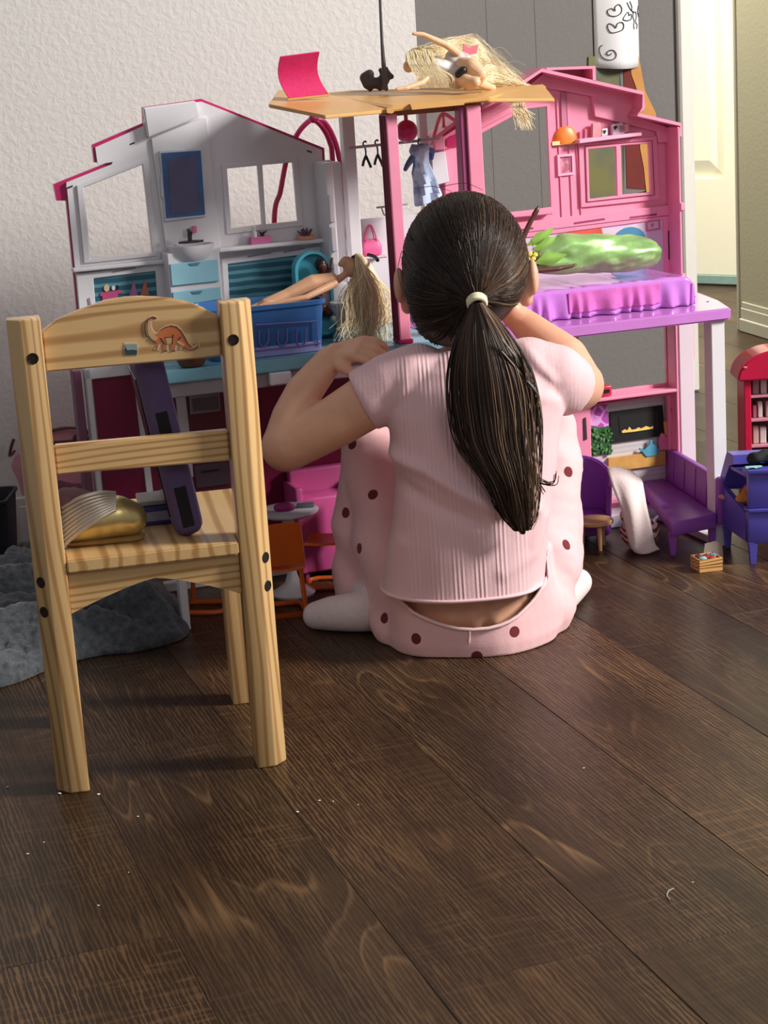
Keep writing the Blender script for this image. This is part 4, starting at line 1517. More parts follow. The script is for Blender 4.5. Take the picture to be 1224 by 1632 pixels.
def tro(co):
    o_ = np.empty(len(co))
    for i, p in enumerate(co):
        v = Vector(p)
        o_[i] = noise.noise(Vector((v.x * 14, v.y * 14, v.z * 9))) * 0.0045 + 0.003 * math.sin(60 * (v.z + 0.8 * v.x) + 4 * noise.noise(v * 9)) * max(0.0, min(1.0, (abs(v.x) - 0.05) * 18))
    return o_


displace(me, tro)
bm = bmesh.new()
bm.from_mesh(me)
bpy.data.meshes.remove(me)
# flatten where the seat rests on the floor and cut the leg openings
for v in bm.verts:
    if v.co.z < 0.001:
        v.co.z = 0.001
wb = [(606, 930, 2.43), (630, 955, 2.41), (660, 980, 2.392), (700, 996, 2.380), (730, 1003, 2.376), (755, 1004, 2.376), (790, 1000, 2.378), (822, 986, 2.384), (850, 960, 2.398), (872, 925, 2.42)]
wbp = [G(*p) for p in wb]
ys = G(755, 960, 2.474).y
kill = []
for v in bm.verts:
    if v.co.y < ys - 0.015 and v.co.z > 0.04 and wbp[0].x < v.co.x < wbp[-1].x:
        x = v.co.x
        zz = float(np.interp(x, [p.x for p in wbp], [p.z for p in wbp]))
        if v.co.z > zz:
            kill.append(v)
bmesh.ops.delete(bm, geom=kill, context='VERTS')
# snap the ragged edge to the waistline
for v in bm.verts:
    if v.is_boundary:
        x = min(max(v.co.x, wbp[0].x), wbp[-1].x)
        v.co.z = float(np.interp(x, [p.x for p in wbp], [p.z for p in wbp]))
edge_pts = sorted([v.co.copy() for v in bm.verts if v.is_boundary and v.co.y < ys - 0.03], key=lambda p: p.x)
tro_tree = BVHTree.FromBMesh(bm)
dots = []
for x, y in [p[:2] for p in dots_px]:
    d_ = ray(x, y).normalized()
    h_ = tro_tree.ray_cast(CAMV - GO, d_)
    if h_[0] is not None:
        dots.append(h_[0])
TROU = dotted_cloth('pink_dotted_cotton', C(240, 190, 192), dots, C(110, 26, 34), 0.0076)
trou = obj('trousers', bm, TROU, girl, 'all')
# waistband, lighter, dipping at the back; centre seam
m = B()
ep = edge_pts[2:-2:6]
tube(m, [p + Vector((0, -.0012, .0005)) for p in ep], 0.0026, 6)
obj('waistband', m, mat('pale_waistband', C(246, 208, 206), 0.9, 0.03), trou, 'all')
m = B()
tube(m, spline([G(749, 1006, 2.374), G(747, 1026, 2.377), G(746, 1044, 2.396)], 5), 0.0014, 6)
obj('seam', m, mat('pale_waistband', C(246, 208, 206), 0.9), trou, 'all')

# ---- socks
SOCK = mat('pale_pink_sock', C(232, 212, 210), 0.9, 0.04, 200, bump=0.3, sheen=0.2)
b = B()
zf = 0.0
sk = []
for x, y, Y, r in ((506, 1004, 2.55, .0200), (530, 1003, 2.54, .0245), (560, 1003, 2.53, .0275), (590, 1002, 2.525, .029), (612, 1000, 2.53, .029)):
    c = G(x, y, Y)
    sk.append((Vector((c.x, c.y, r)), r))
limb(b, sk, 0.1, 3)
limb(b, [((G(600, 990, 2.54).x, G(600, 990, 2.54).y, .04), .030), (G(578, 940, 2.60), .029)])
obj('sock', fuse(b, 0.003, 8), SOCK, girl)
b = B()
f0, f1 = spot(926, 958) - GO, spot(880, 1005) - GO
sk = []
for t, r in ((0, .0205), (.3, .0245), (.6, .027), (1.0, .028)):
    c = f0.lerp(f1, t)
    sk.append((Vector((c.x, c.y + .028, r)), r))
limb(b, sk, 0.1, 3)
limb(b, [((f0.lerp(f1, .85).x, f0.lerp(f1, .85).y + .03, .04), .028), (G(886, 905, 2.62), .028)])
obj('sock', fuse(b, 0.003, 8), SOCK, girl)

# ---- hair
tie = G(760, 480, 2.428)
HCc = HC + Vector((0, -0.010, 0.008))
HR = Vector((0.0850, 0.097, 0.0965))
tilt = Matrix.Rotation(R(-12), 3, 'X')
b = B()
i0 = len(b.verts)
ball(b, (0, 0, 0), HR * 0.985, 4)
b.transform(Matrix.Translation(HCc) @ tilt.to_4x4())
# gathered hair running into the tie, and the short hair at the nape
limb(b, [(HCc + tilt @ Vector((0.004, -0.060, -0.02)), .040), (tie + Vector((-.002, .014, .006)), .014)], 0.3, 3)
limb(b, [(G(712, 455, 2.50), .056), (G(708, 500, 2.492), .042), (G(712, 528, 2.485), .022)], 0.3, 3)
limb(b, [(G(770, 450, 2.50), .054), (G(752, 495, 2.485), .036)], 0.3, 3)
# cut away the face
me = fuse(b, 0.0035, 22)
bm = bmesh.new()
bm.from_mesh(me)
bpy.data.meshes.remove(me)
cap_tree = BVHTree.FromBMesh(bm)
fwd = tilt @ Vector((0, 1, 0))
upv = tilt @ Vector((0, 0, 1))
kill = []
for v in bm.verts:
    q_ = v.co - HCc
    f_, u_ = q_.dot(fwd), q_.dot(upv)
    ear = abs(q_.x) > 0.06 and (f_ - 0.004) ** 2 + (u_ + 0.030) ** 2 < 0.024 ** 2
    if (f_ > 0.045 and u_ < 0.045) or (f_ > 0.008 and u_ < -0.035) or ear:
        kill.append(v)
bmesh.ops.delete(bm, geom=kill, context='VERTS')
me = bpy.data.meshes.new('hair')
bm.to_mesh(me)
bm.free()
tone_mesh(me, lambda p: 0.18 + 0.15 * noise.noise(Vector(p) * 40))
hair = obj('hair', me, HAIR, girl)
me.polygons.foreach_set('use_smooth', [True] * len(me.polygons))
# combed strands over the scalp towards the tie
paths = []
hr = random.Random(11)
tl = tilt.inverted() @ (tie - HCc)
td = Vector((tl.x / HR.x, tl.y / HR.y, tl.z / HR.z)).normalized()
for i in range(2600):
    while True:
        d0 = Vector((hr.gauss(0, 1), hr.gauss(0, 1), hr.gauss(0, 1))).normalized()
        if d0.y > 0.40 and d0.z < 0.55:
            continue
        if d0.y > 0.05 and d0.z < -0.25:
            continue
        if d0.z < -0.86 or (d0.z < -0.55 and d0.x > 0.3):
            continue
        break
    ang = d0.angle(td)
    if ang < 0.25:
        continue
    n_ = 9
    off = hr.uniform(0.990, 1.022)
    pts = []
    for k in range(n_):
        t = k / (n_ - 1)
        dd = (d0 * math.sin((1 - t) * ang) + td * math.sin(t * ang)) / math.sin(ang)
        rr_ = off + 0.012 * math.sin(t * PI)
        p = HCc + tilt @ Vector((dd.x * HR.x * rr_, dd.y * HR.y * rr_, dd.z * HR.z * rr_))
        hit = cap_tree.find_nearest(p)
        if hit[0] is not None:
            p = hit[0] + hit[1] * ((off - 1.0) * 0.07 + 0.0008)
        if t > 0.72:
            p = p.lerp(tie + Vector((hr.gauss(0, .003), 0.004, hr.gauss(0, .003))), ((t - 0.72) / 0.28) ** 2)
        pts.append(p)
    side = (d0.x * 0.22 + 0.10)  # right-hand strands toned lighter: side light painted into the hair colour
    paths.append((pts, 0.0008, 0.0007, min(1, max(0, hr.gauss(0.20 + side, 0.22)))))
strands('combed_hair', paths, HAIR, hair)['kind'] = 'stuff'
# loose hairs at the nape and temples
paths = []
for a, c, d_ in (((655, 490), (668, 515), (688, 535)), ((650, 480), (660, 520), (682, 528)), ((668, 300), (690, 297), (720, 305)), ((700, 298), (740, 292), (770, 303)),
                 ((842, 420), (850, 400), (846, 380)), ((640, 400), (634, 430), (640, 460)), ((700, 500), (695, 525), (700, 541)), ((720, 510), (722, 530), (728, 545)), ((690, 500), (684, 520), (690, 538))):
    Yh = 2.50
    paths.append((spline([G(a[0], a[1], Yh), G(c[0], c[1], Yh), G(d_[0], d_[1], Yh - .01)], 6), 0.0006, 0.0003, 0.3))
strands('loose_hair', paths, HAIR, hair)['kind'] = 'stuff'
# ponytail
cl = [(760, 482, 2.424), (768, 530, 2.405), (778, 590, 2.394), (786, 650, 2.388), (794, 705, 2.378), (814, 765, 2.366), (826, 820, 2.360), (833, 850, 2.360)]
hwid = [9, 38, 62, 68, 62, 42, 26, 6]
ctr_ = spline([G(*c) for c in cl], 5)
wid_ = [max(0.003, v.x) for v in spline([Vector((h_ / FOCAL * 2.40, 0, 0)) for h_ in hwid], 5)]
b = B()
n_ = len(ctr_)
rings = []
for i, (c, wv) in enumerate(zip(ctr_, wid_)):
    t = i / (n_ - 1)
    th = 0.007 + 0.012 * math.sin(PI * min(1, t * 1.15)) ** 1.0 if t < 0.87 else 0.006
    rings.append([b.verts.new(c + Vector((wv * 0.72 * math.cos(a), th * math.sin(a), 0))) for a in [2 * PI * k / 16 for k in range(16)]])
for a, c in zip(rings[:-1], rings[1:]):
    for k in range(16):
        b.faces.new((a[k], a[(k + 1) % 16], c[(k + 1) % 16], c[k]))
b.faces.new(rings[0][::-1])
b.faces.new(rings[-1])
bmesh.ops.recalc_face_normals(b, faces=b.faces)
me = bpy.data.meshes.new('ponytail')
b.to_mesh(me)
b.free()
tone_mesh(me, lambda p: 0.12)
pony = obj('ponytail', me, HAIR, girl)
me.polygons.foreach_set('use_smooth', [True] * len(me.polygons))
paths = []
for i in range(950):
    u0 = max(-1, min(1, hr.gauss(0, 0.55)))
    w0 = hr.uniform(0, 1)
    end = min(n_ - 1, int(n_ * hr.choice((0.5, 0.62, 0.66, 0.70, 0.75, 0.85, 0.93, 1.0, 1.0, 1.0))))
    ph, fq = hr.uniform(0, 6), hr.uniform(4, 9)
    amp = hr.uniform(0.0, 0.006)
    pts = []
    for k in range(0, end):
        t = k / (n_ - 1)
        th = 0.007 + 0.013 * math.sin(PI * min(1, t * 1.15)) if t < 0.87 else 0.007
        x = u0 * wid_[k] * (1.0 + 0.10 * math.sin(ph + t * 5)) + amp * math.sin(ph + fq * t) * t
        dep = -(th * math.sqrt(max(0.05, 1 - u0 * u0 * .9)) * (0.82 + 0.3 * w0))
        pts.append(ctr_[k] + Vector((x, dep, 0)))
    if len(pts) > 4:
        paths.append((pts, 0.0009, 0.0004, min(1, max(0, hr.gauss(0.42 + 0.20 * u0 + 0.20 * math.sin(u0 * 9 + 1), 0.25)))))  # tone also rises to the right, side light put into the strand colour
for st in ([(800, 560), (835, 600), (858, 630), (850, 654), (838, 642), (834, 615)], [(815, 700), (838, 740), (862, 768), (884, 770), (888, 755)], [(812, 690), (842, 735), (858, 760), (880, 772)],
           [(800, 620), (826, 660), (846, 690)], [(820, 720), (850, 760), (868, 786)], [(770, 690), (780, 730), (800, 770), (820, 795)], [(800, 540), (830, 580), (846, 620), (850, 660)],
           [(770, 660), (772, 700), (790, 740), (812, 790)], [(830, 560), (838, 600), (840, 650), (852, 690)], [(760, 640), (775, 690), (785, 720)]):
    for j in range(4):
        jt = Vector((hr.gauss(0, .0016), hr.gauss(0, .001), hr.gauss(0, .0016)))
        paths.append((spline([G(x, y, 2.380) + jt * (0.4 + .3 * k) for k, (x, y) in enumerate(st)], 6), 0.0011, 0.0006, hr.uniform(.2, .7)))
strands('ponytail_strands', paths, HAIR, pony)['kind'] = 'stuff'
# hair tie
m = B()
ax = (G(764, 500, 2.41) - tie).normalized()
ring = []
u = ax.cross(Vector((0, 1, 0))).normalized()
v = ax.cross(u)
cen = tie + Vector((0, -0.001, -.001))
for rr_, dz in ((0.0105, -.0028), (0.0105, .0028)):
    tube(m, [cen + ax * dz + u * (rr_ * math.cos(a)) + v * (rr_ * math.sin(a)) for a in [2 * PI * k / 24 for k in range(24)]], 0.0036, 8, closed=True)
obj('hair_tie', m, mat('cream_hair_tie', C(238, 232, 196), 0.8, 0.06, 200), girl, 'all')

# ------------------------------------------------------------------ toys: helpers
def hthing(name, label, cat, hloc, group=None, rz=0.0):
    """thing standing in house space (x, y, z)"""
    o = thing(name, label, cat, HF.world(hloc[0], -hloc[1], hloc[2]), HF.ang + rz, group)
    return o, Vector(hloc)


def solo(name, b, m, label, cat, loc, rz=0.0, group=None, smooth=True):
    o = obj(name, b, m, None, smooth)
    o.location = loc
    o.rotation_euler = (0, 0, rz)
    return tag(o, label, cat, group)


def wthing(name, label, cat, loc, group=None):
    """thing whose parts are modelled in room axes around its base point"""
    o = thing(name, label, cat, loc, 0.0, group)
    return o, Vector(loc)


def softbox(b, lo, hi, bev, seg=3):
    box(b, lo, hi, bev, seg=seg)


# ------------------------------------------------------------------ left deck
# blue bath tub
ta, tb_ = HF.px(330, 560, 0.215)[0], HF.px(521, 500, 0.215)[0]
tub, o_ = hthing('bath_tub', 'blue toy bath tub with printed pink bars on its front, on the teal deck', 'bath tub', ((ta + tb_) / 2, -0.165, ZD))
tw = (tb_ - ta) / 2
b = B()
H_ = 0.074
rings = []


def rrect(w_, d_, z, r, n=6):
    pts = []
    for cx, cy, a0_ in ((w_ - r, d_ - r, 0), (-w_ + r, d_ - r, PI / 2), (-w_ + r, -d_ + r, PI), (w_ - r, -d_ + r, 1.5 * PI)):
        for k in range(n + 1):
            a = a0_ + k * PI / 2 / n
            pts.append(Vector((cx + r * math.cos(a), cy + r * math.sin(a), z)))
    return pts


prof = [(tw * 0.90, .043, 0.0, .012), (tw * .93, .045, .004, .014), (tw * .985, .050, H_ - .008, .016), (tw * 1.02, .053, H_ - .006, .017), (tw * 1.02, .053, H_, .017), (tw * .97, .047, H_, .015), (tw * .95, .045, H_ - .01, .014), (tw * .88, .040, .010, .012)]
for w_, d_, z, r in prof:
    rings.append([b.verts.new(p) for p in rrect(w_, d_, z, r)])
for p_, q_ in zip(rings[:-1], rings[1:]):
    n = len(p_)
    for k in range(n):
        b.faces.new((p_[k], p_[(k + 1) % n], q_[(k + 1) % n], q_[k]))
b.faces.new(rings[0][::-1])
b.faces.new(rings[-1])
BLUE = mat('deep_blue_plastic', C(44, 98, 160), 0.32, 0.05, coat=0.2)
tb = obj('tub_shell', b, BLUE, tub, True)


def onfront(x, y):
    s, z = HF.px(x, y, 0.219)
    return Vector((s - o_.x, -0.0535 + 0.0035 * (1 - (z - ZD) / H_), z - ZD))


LILB = mat('violet_print', C(116, 96, 164), 0.5, 0.05)
b = B()
for u_ in ([(408, 518), (505, 512), (508, 552)], [(408, 560), (470, 553), (512, 547)]):
    tube(b, [onfront(*p) for p in u_], 0.0012, 5)
o = obj('printed_bars', b, LILB, tb)
o['kind'] = 'stuff'
for k, xx in enumerate((421, 451, 481)):
    b = B()
    tube(b, spline([onfront(xx - 7, 526), onfront(xx - 7, 545), onfront(xx, 553), onfront(xx + 7, 544), onfront(xx + 7, 524)], 5), 0.0013, 5)
    obj('printed_loop', b, LILB, tb)
b = B()
lo_, hi_ = onfront(409, 582), onfront(514, 558)
box(b, (lo_.x, -0.049, 0.0005), (hi_.x, -0.0455, 0.015), bev=0.001)
obj('tub_plinth', b, mat('lilac_blue_plastic', C(150, 150, 204), 0.4, 0.06), tub)

# aqua chair with arched back behind the tub, dark-haired doll in it
ca, cb = HF.px(470, 440, 0.09)[0], HF.px(529, 440, 0.09)[0]
ct = HF.px(500, 400, 0.09)[1] - ZD
aq, o_ = hthing('doll_armchair', 'aqua round-backed toy chair behind the blue tub', 'chair', ((ca + cb) / 2, -0.085, ZD))
r_ = (cb - ca) / 2
arch_ = [(-r_, 0.0)] + [(-r_ * math.cos(t), ct - r_ * 0.95 + r_ * .95 * math.sin(t)) for t in [i * PI / 16 for i in range(17)]] + [(r_, 0.0)]
b = B()
prism(b, arch_, t0=-0.012, t1=-0.004)
obj('backrest', b, AQUA, aq, True)
inn = [(x * .86, z * .97) for x, z in arch_]
b = B()
prism(b, arch_, [inn[:1] + inn[1:-1] + inn[-1:]] if False else [[(x * .84, 0.004 + z * .94) for x, z in arch_]], t0=-0.004, t1=0.008)
obj('back_rim', b, AQUA, aq, True)
b = B()
box(b, (-r_ * .82, -0.03, 0.006), (r_ * .82, 0.003, 0.03), bev=0.003)
obj('seat', b, AQUA, aq, True)

dd, o_ = hthing('fashion_doll', 'dark-haired doll sitting in the aqua chair', 'doll', ((ca + cb) / 2 + 0.004, -0.104, ZD + 0.0305))
hp_ = P(513, 424, 0.105) - o_
b = B()
limb(b, [(Vector((0, 0, .012)), .010), (Vector((0.001, 0.003, hp_.z - .028)), .009), (Vector((hp_.x, .003, hp_.z - .012)), .004), (hp_, .008)])
limb(b, [(Vector((-.008, 0, hp_.z - .022)), .004), (P(496, 446, .11) - o_, .0035), (P(490, 455, .115) - o_, .003)])
limb(b, [(Vector((.008, 0, hp_.z - .022)), .004), (P(528, 428, .11) - o_, .003), (P(529, 412, .105) - o_, .0025)])
limb(b, [(Vector((-.006, 0, .010)), .008), (Vector((-.008, -.012, .010)), .007)])
limb(b, [(Vector((.006, 0, .010)), .008), (Vector((.008, -.012, .010)), .007)])
obj('body', fuse(b, 0.0016, 3), DOLLDARK, dd)
b = B()
ball(b, hp_ + Vector((-.0005, .0025, .002)), (.0098, .0090, .0108), 3)
limb(b, [(hp_ + Vector((.006, .003, 0)), .006), (hp_ + Vector((.010, .004, -.018)), .004)])
me = fuse(b, 0.0014, 4)
tone_mesh(me, lambda p: 0.3 + .3 * noise.noise(Vector(p) * 200))
obj('hair', me, HAIRD, dd)

# blonde doll lying back over the tub
bl_, o_ = hthing('fashion_doll', 'tan plastic doll lying back over the blue tub, long blonde hair hanging down', 'doll', ((ta + tb_) / 2, -0.165, ZD + 0.011))
p_ = lambda x, y, n: P(x, y, n) - o_
b = B()
limb(b, [(p_(352, 530, .165), .006), (p_(395, 500, .165), .0095), (p_(425, 487, .165), .0105)], 0.2)
limb(b, [(p_(352, 540, .185), .006), (p_(400, 503, .182), .0095), (p_(428, 490, .178), .0105)], 0.2)
limb(b, [(p_(425, 487, .17), .0115), (p_(458, 470, .17), .0095), (p_(498, 451, .17), .0125), (p_(525, 446, .17), .0105), (p_(538, 446, .17), .006), (p_(552, 436, .172), .0052)], 0.2)
limb(b, [(p_(533, 452, .185), .0062), (p_(488, 474, .198), .0048), (p_(440, 484, .20), .0040), (p_(424, 488, .20), .0042), (p_(412, 490, .20), .0028)], 0.2)
limb(b, [(p_(530, 440, .155), .006), (p_(492, 446, .145), .0045), (p_(460, 470, .148), .004)], 0.2)
ball(b, p_(560, 426, .172), (.0125, .0125, .0150), 3)
limb(b, [(p_(551, 416, .172), .0075), (p_(543, 421, .172), .0045)], 0.3)
ball(b, p_(555, 411, .172), .0028, 2)
me = fuse(b, 0.0015, 4)
obj('body', me, DOLLSKIN, bl_)
b = B()
ball(b, p_(564, 409, .180), (.004, .0035, .0022), 2)
obj('eye', b, mat('dark_paint', C(44, 28, 28), 0.3), bl_, True)
b = B()
tube(b, spline([p_(586, 406, .165), p_(597, 409, .175), p_(602, 415, .188)], 4), 0.0028, 6)
obj('hair_band', b, BLACK, bl_, True)
hr = random.Random(21)
b = B()
ball(b, p_(571, 420, .168), (.012, .013, .0155), 3)
limb(b, [(p_(580, 425, .168), .012), (p_(592, 455, .172), .015), (p_(592, 500, .178), .014), (p_(588, 528, .18), .008)], .2)
me = fuse(b, 0.002, 4)
tone_mesh(me, lambda p: 0.6)
hh = obj('hair', me, HAIRB, bl_)
paths = []
for i in range(650):
    t0 = hr.uniform(0, 1)
    sx = hr.gauss(0, .4)
    nn = .168 + hr.uniform(-.012, .020)
    end = hr.uniform(515, 552)
    xo = 583 + 34 * max(-1.25, min(1.25, sx * 1.3))
    st = p_(566 + t0 * 16, 405 + t0 * 20 + hr.uniform(-2, 4), nn)
    pts = spline([st, p_(568 + t0 * 20 + sx * 6, 428 + t0 * 6, nn + .004), p_(xo, 470, nn + .006), p_(xo + hr.gauss(0, 5), 505, nn + .008), p_(xo - 4 + hr.gauss(0, 9), end, nn + .010)], 4)
    paths.append((pts, .0006, .00035, min(1, max(0, hr.gauss(.68, .22)))))
strands('hair_strands', paths, HAIRB, hh)['kind'] = 'stuff'

# white toy toilet
tt, o_ = hthing('toy_toilet', 'white toy toilet with grey flush lever, right of the blue tub', 'toilet', (HF.px(553, 560, .12)[0], -0.092, ZD))
b = B()
lathe(b, [(.016, 0), (.017, .004), (.013, .016), (.018, .034), (.0225, .042), (.023, .047), (.019, .048), (.012, .042), (0, .036)], 24, (0, -.022, 0), 0.9, 1.15)
obj('bowl', b, WHITE, tt, True)
b = B()
softbox(b, (-.022, .006, .0), (.022, .030, .078), .007)
obj('tank', b, WHITE, tt, True)
b = B()
lathe(b, [(.021, 0), (.022, .002), (.021, .005), (0, .006)], 24, (0, -.022, .0485), .9, 1.15)
obj('lid', b, WHITE, tt, True)
lv = P(541, 516, .175) - o_
b = B()
limb(b, [(lv, .0045), (P(531, 508, .18) - o_, .0052)], .3)
limb(b, [(lv, .0035), (Vector((-.010, -.038, .028)), .003)], .3)
obj('lever', fuse(b, .0014, 3), mat('olive_grey_plastic', C(120, 124, 112), .45), tt)

# items on the wing ledges
sx, zz = HF.px(400, 389, .034)
sx2 = HF.px(433, 387, .034)[0]
z0 = HF.px(433, 391.5, .045)[1]
bx, o_ = hthing('gift_box', 'small pink box with black bow on the white ledge', 'box', ((sx + sx2) / 2, -.028, z0 + .0005))
ww = (sx2 - sx) / 2
b = B()
box(b, (-ww, -.006, 0), (ww, .006, .013), bev=.001)
obj('box_body', b, mat('orchid_plastic', C(206, 110, 160), .45), bx)
b = B()
prism(b, [(.002, .013), (.006, .013), (.007, .017), (.012, .021), (.004, .019), (-.002, .021), (.001, .017)], t0=-.002, t1=.002)
obj('bow', b, BLACK, bx)
b = B()
lathe(b, [(.0035, 0), (.0035, .008), (.0015, .009), (.0015, .014), (.003, .015), (0, .016)], 12, (-ww * .5, -.001, .013))
obj('bottle', b, WHITE, bx, True)
sx, zz = HF.px(489, 380, .034)
su, o_ = hthing('toy_succulent', 'purple succulent in a peach bowl at right end of the white ledge', 'plant', (sx, -.030, z0 + .0005))
b = B()
lathe(b, [(.008, 0), (.013, .003), (.0145, .008), (.013, .0085), (0, .007)], 20)
obj('bowl', b, mat('peach_plastic', C(226, 160, 132), .4), su, True)
PUR = mat('mauve_leaf', C(104, 72, 92), .5, .15)
for i in range(11):
    a = i * 2.4
    r0 = .002 + .0009 * i
    b = B()
    tip = Vector((math.cos(a) * r0 * 1.25, math.sin(a) * r0 * 1.0, .008 + .012 - r0 * .45))
    limb(b, [(Vector((math.cos(a) * r0 * .3, math.sin(a) * r0 * .3, .008)), .0028), (tip, .0012)], .5, 1)
    obj('leaf', b, PUR, su, True)

# pink handbag at the back of the tower
hb_n = .03
s0, z0 = HF.px(577, 409, hb_n)
s1, z1 = HF.px(612, 405, hb_n)
zt = HF.px(598, 381, hb_n)[1]
hbox('bag_shelf', s0 - .002, s1 + .004, .006, .034, min(z0, z1) - .005, min(z0, z1) - .0008, PALE)
hb, o_ = hthing('toy_handbag', 'small pink handbag with two loop handles at the back of the tower', 'handbag', ((s0 + s1) / 2, -.020, min(z0, z1)))
hw_, hh_ = (s1 - s0) / 2, zt - min(z0, z1)
b = B()
rings = []
for z, k, dp in ((0, .88, .007), (.002, .98, .0085), (hh_ * .5, 1.0, .009), (hh_ * .8, .82, .007), (hh_, .66, .004)):
    rings.append([b.verts.new(p) for p in rrect(hw_ * k, dp, z, dp * .8, 4)])
for q1_, q2_ in zip(rings[:-1], rings[1:]):
    n = len(q1_)
    for k in range(n):
        b.faces.new((q1_[k], q1_[(k + 1) % n], q2_[(k + 1) % n], q2_[k]))
b.faces.new(rings[0][::-1])
b.faces.new(rings[-1])
BAGP = mat('bag_pink', C(232, 104, 156), .4, .05)
obj('bag_body', b, BAGP, hb, True)
for yy in (-.0065, .0065):
    b = B()
    tube(b, spline([Vector((-hw_ * .45, yy, hh_ * .45)), Vector((-hw_ * .42, yy * .8, hh_ * 1.2)), Vector((0.001, yy * .5, hh_ * 1.85)), Vector((hw_ * .42, yy * .8, hh_ * 1.2)), Vector((hw_ * .5, yy, hh_ * .45))], 6), .0011, 6)
    obj('handle', b, BAGP, hb, True)

# hangers on the rail
for k, (x, y0, lb) in enumerate(((582, 231, 'black doll hanger at the middle of the rail, left of the pink post'), (601, 229, 'black doll hanger half hidden behind the pink post'))):
    base = P(x, y0, .06)
    hg, o_ = hthing('doll_hanger', lb, 'hanger', base, 'doll hangers on the rail')
    b = B()
    dz = -.001
    tube(b, spline([Vector((.002, 0, .0035)), Vector((0, 0, .0055)), Vector((-.0032, 0, .002)), Vector((0, 0, -.006)), Vector((0, 0, -.018))], 5), .0013, 6)
    tube(b, spline([Vector((0, 0, -.016)), Vector((-.004, 0, -.024)), Vector((-.006, 0, -.031))], 4), .002, 6)
    tube(b, spline([Vector((0, 0, -.016)), Vector((.004, 0, -.026)), Vector((.007, 0, -.034))], 4), .002, 6)
    obj('hanger_body', b, BLACK, hg, True)
# denim dress
base = P(668, 226, .075)
dr, o_ = hthing('doll_dress', 'light blue denim-patterned doll dress hanging beside the magenta ball lamp', 'dress', base)
b = B()
lv_ = [(231, 656, 683, .006), (240, 652, 687, .009), (252, 658, 683, .007), (262, 658, 684, .008), (276, 656, 690, .011), (292, 659, 697, .013), (310, 660, 704, .014), (326, 661, 707, .015)]
rings = []
for j, (y, xl, xr, dp) in enumerate(lv_):
    a_, c_ = P(xl, y, .075) - o_, P(xr, y - .05 * (xr - xl), .075) - o_
    m_ = (a_ + c_) / 2
    ww = (c_ - a_).length / 2
    rings.append([b.verts.new(m_ + Vector((ww * math.cos(t), dp * math.sin(t) * (1 + .35 * math.sin(5 * t + j)), .002 * math.sin(3 * t + j)))) for t in [2 * PI * k / 28 for k in range(28)]])
for q1_, q2_ in zip(rings[:-1], rings[1:]):
    for k in range(28):
        b.faces.new((q1_[k], q1_[(k + 1) % 28], q2_[(k + 1) % 28], q2_[k]))
b.faces.new(rings[0][::-1])
b.faces.new(rings[-1])
DEN = pattern_mat('denim_print', C(186, 204, 232), C(76, 96, 146), 45, 'noise', .85, .56)
obj('dress_body', b, DEN, dr, True)
for pts in ([(657, 252), (650, 262), (646, 270)], [(683, 240), (689, 240), (688, 252)]):
    b = B()
    limb(b, [(P(*p, .075) - o_, .0055 - .001 * i) for i, p in enumerate(pts)], .4)
    obj('sleeve', fuse(b, .0016, 3), mat('dark_denim', C(74, 88, 128), .85, .2, 60), dr)
b = B()
tube(b, spline([P(670, 224, .061) - o_, P(668, 221, .060) - o_, P(666, 226, .067) - o_, P(668, 234, .074) - o_], 4), .0013, 6)
obj('hook', b, BLACK, dr, True)

# magenta hoop stand behind the white wing
zt = P(500, 189, -.05)
hs, o_ = hthing('hoop_stand', 'magenta tube hoops arching behind the white wing', 'toy stand', (zt.x, .05, 0))
b = B()
e0 = P(437, 356, -.05) - o_
tube(b, spline([zt - o_, P(489, 196, -.05) - o_, P(474, 214, -.05) - o_, P(458, 250, -.05) - o_, P(447, 305, -.05) - o_, e0, e0 + Vector((-.012, 0, -.2)), Vector((e0.x - .016, 0, 0))], 8), .0042, 8)
obj('hoop_tube', b, HOT, hs, True)
b = B()
tube(b, spline([zt - o_, P(514, 203, -.05) - o_, P(525, 225, -.05) - o_, P(530, 258, -.05) - o_, P(533, 400, -.05) - o_, Vector((P(536, 420, -.05).x - o_.x, 0, 0))], 8), .0042, 8)
obj('hoop_tube', b, HOT, hs, True)
b = B()
tube(b, spline([zt - o_, P(516, 194, -.055) - o_, P(530, 216, -.06) - o_, P(540, 250, -.065) - o_, P(552, 330, -.07) - o_, Vector((P(560, 420, -.08).x - o_.x, .03, 0))], 8), .0042, 8)
obj('hoop_tube', b, HOT, hs, True)
b = B()
ball(b, zt - o_, (.008, .006, .007), 3)
obj('hoop_knob', b, HOT, hs, True)

# brown bowl on the teal deck behind the chair rail
c = spot(306, 584, ZD)
b = B()
lathe(b, [(.014, 0), (.018, .003), (.023, .014), (.021, .014), (.015, .005), (0, .004)], 24)
solo('toy_bowl', b, mat('brown_plastic', C(104, 64, 44), .4), 'small brown bowl on the teal deck, under the chair top rail', 'bowl', (c.x, c.y, ZD + .0003))

# ------------------------------------------------------------------ on the tan roof deck
rl = HF.px(480, 158, .14)
pn, o_ = hthing('square_panel', 'magenta square panel standing upright on left end of the tan roof', 'toy panel', (P(490, 156, .15).x, -.15, P(490, 156, .15).z))
b = B()
cr = [P(x, y, .15) - o_ for x, y in ((460, 157), (523, 150), (504, 82), (442, 90))]


def quadf(u, v):
    p = cr[0] * (1 - u) * (1 - v) + cr[1] * u * (1 - v) + cr[2] * u * v + cr[3] * (1 - u) * v
    return p + Vector((-.006 * math.sin(v * PI), .010 * math.sin(v * PI) - .014 * v, 0))


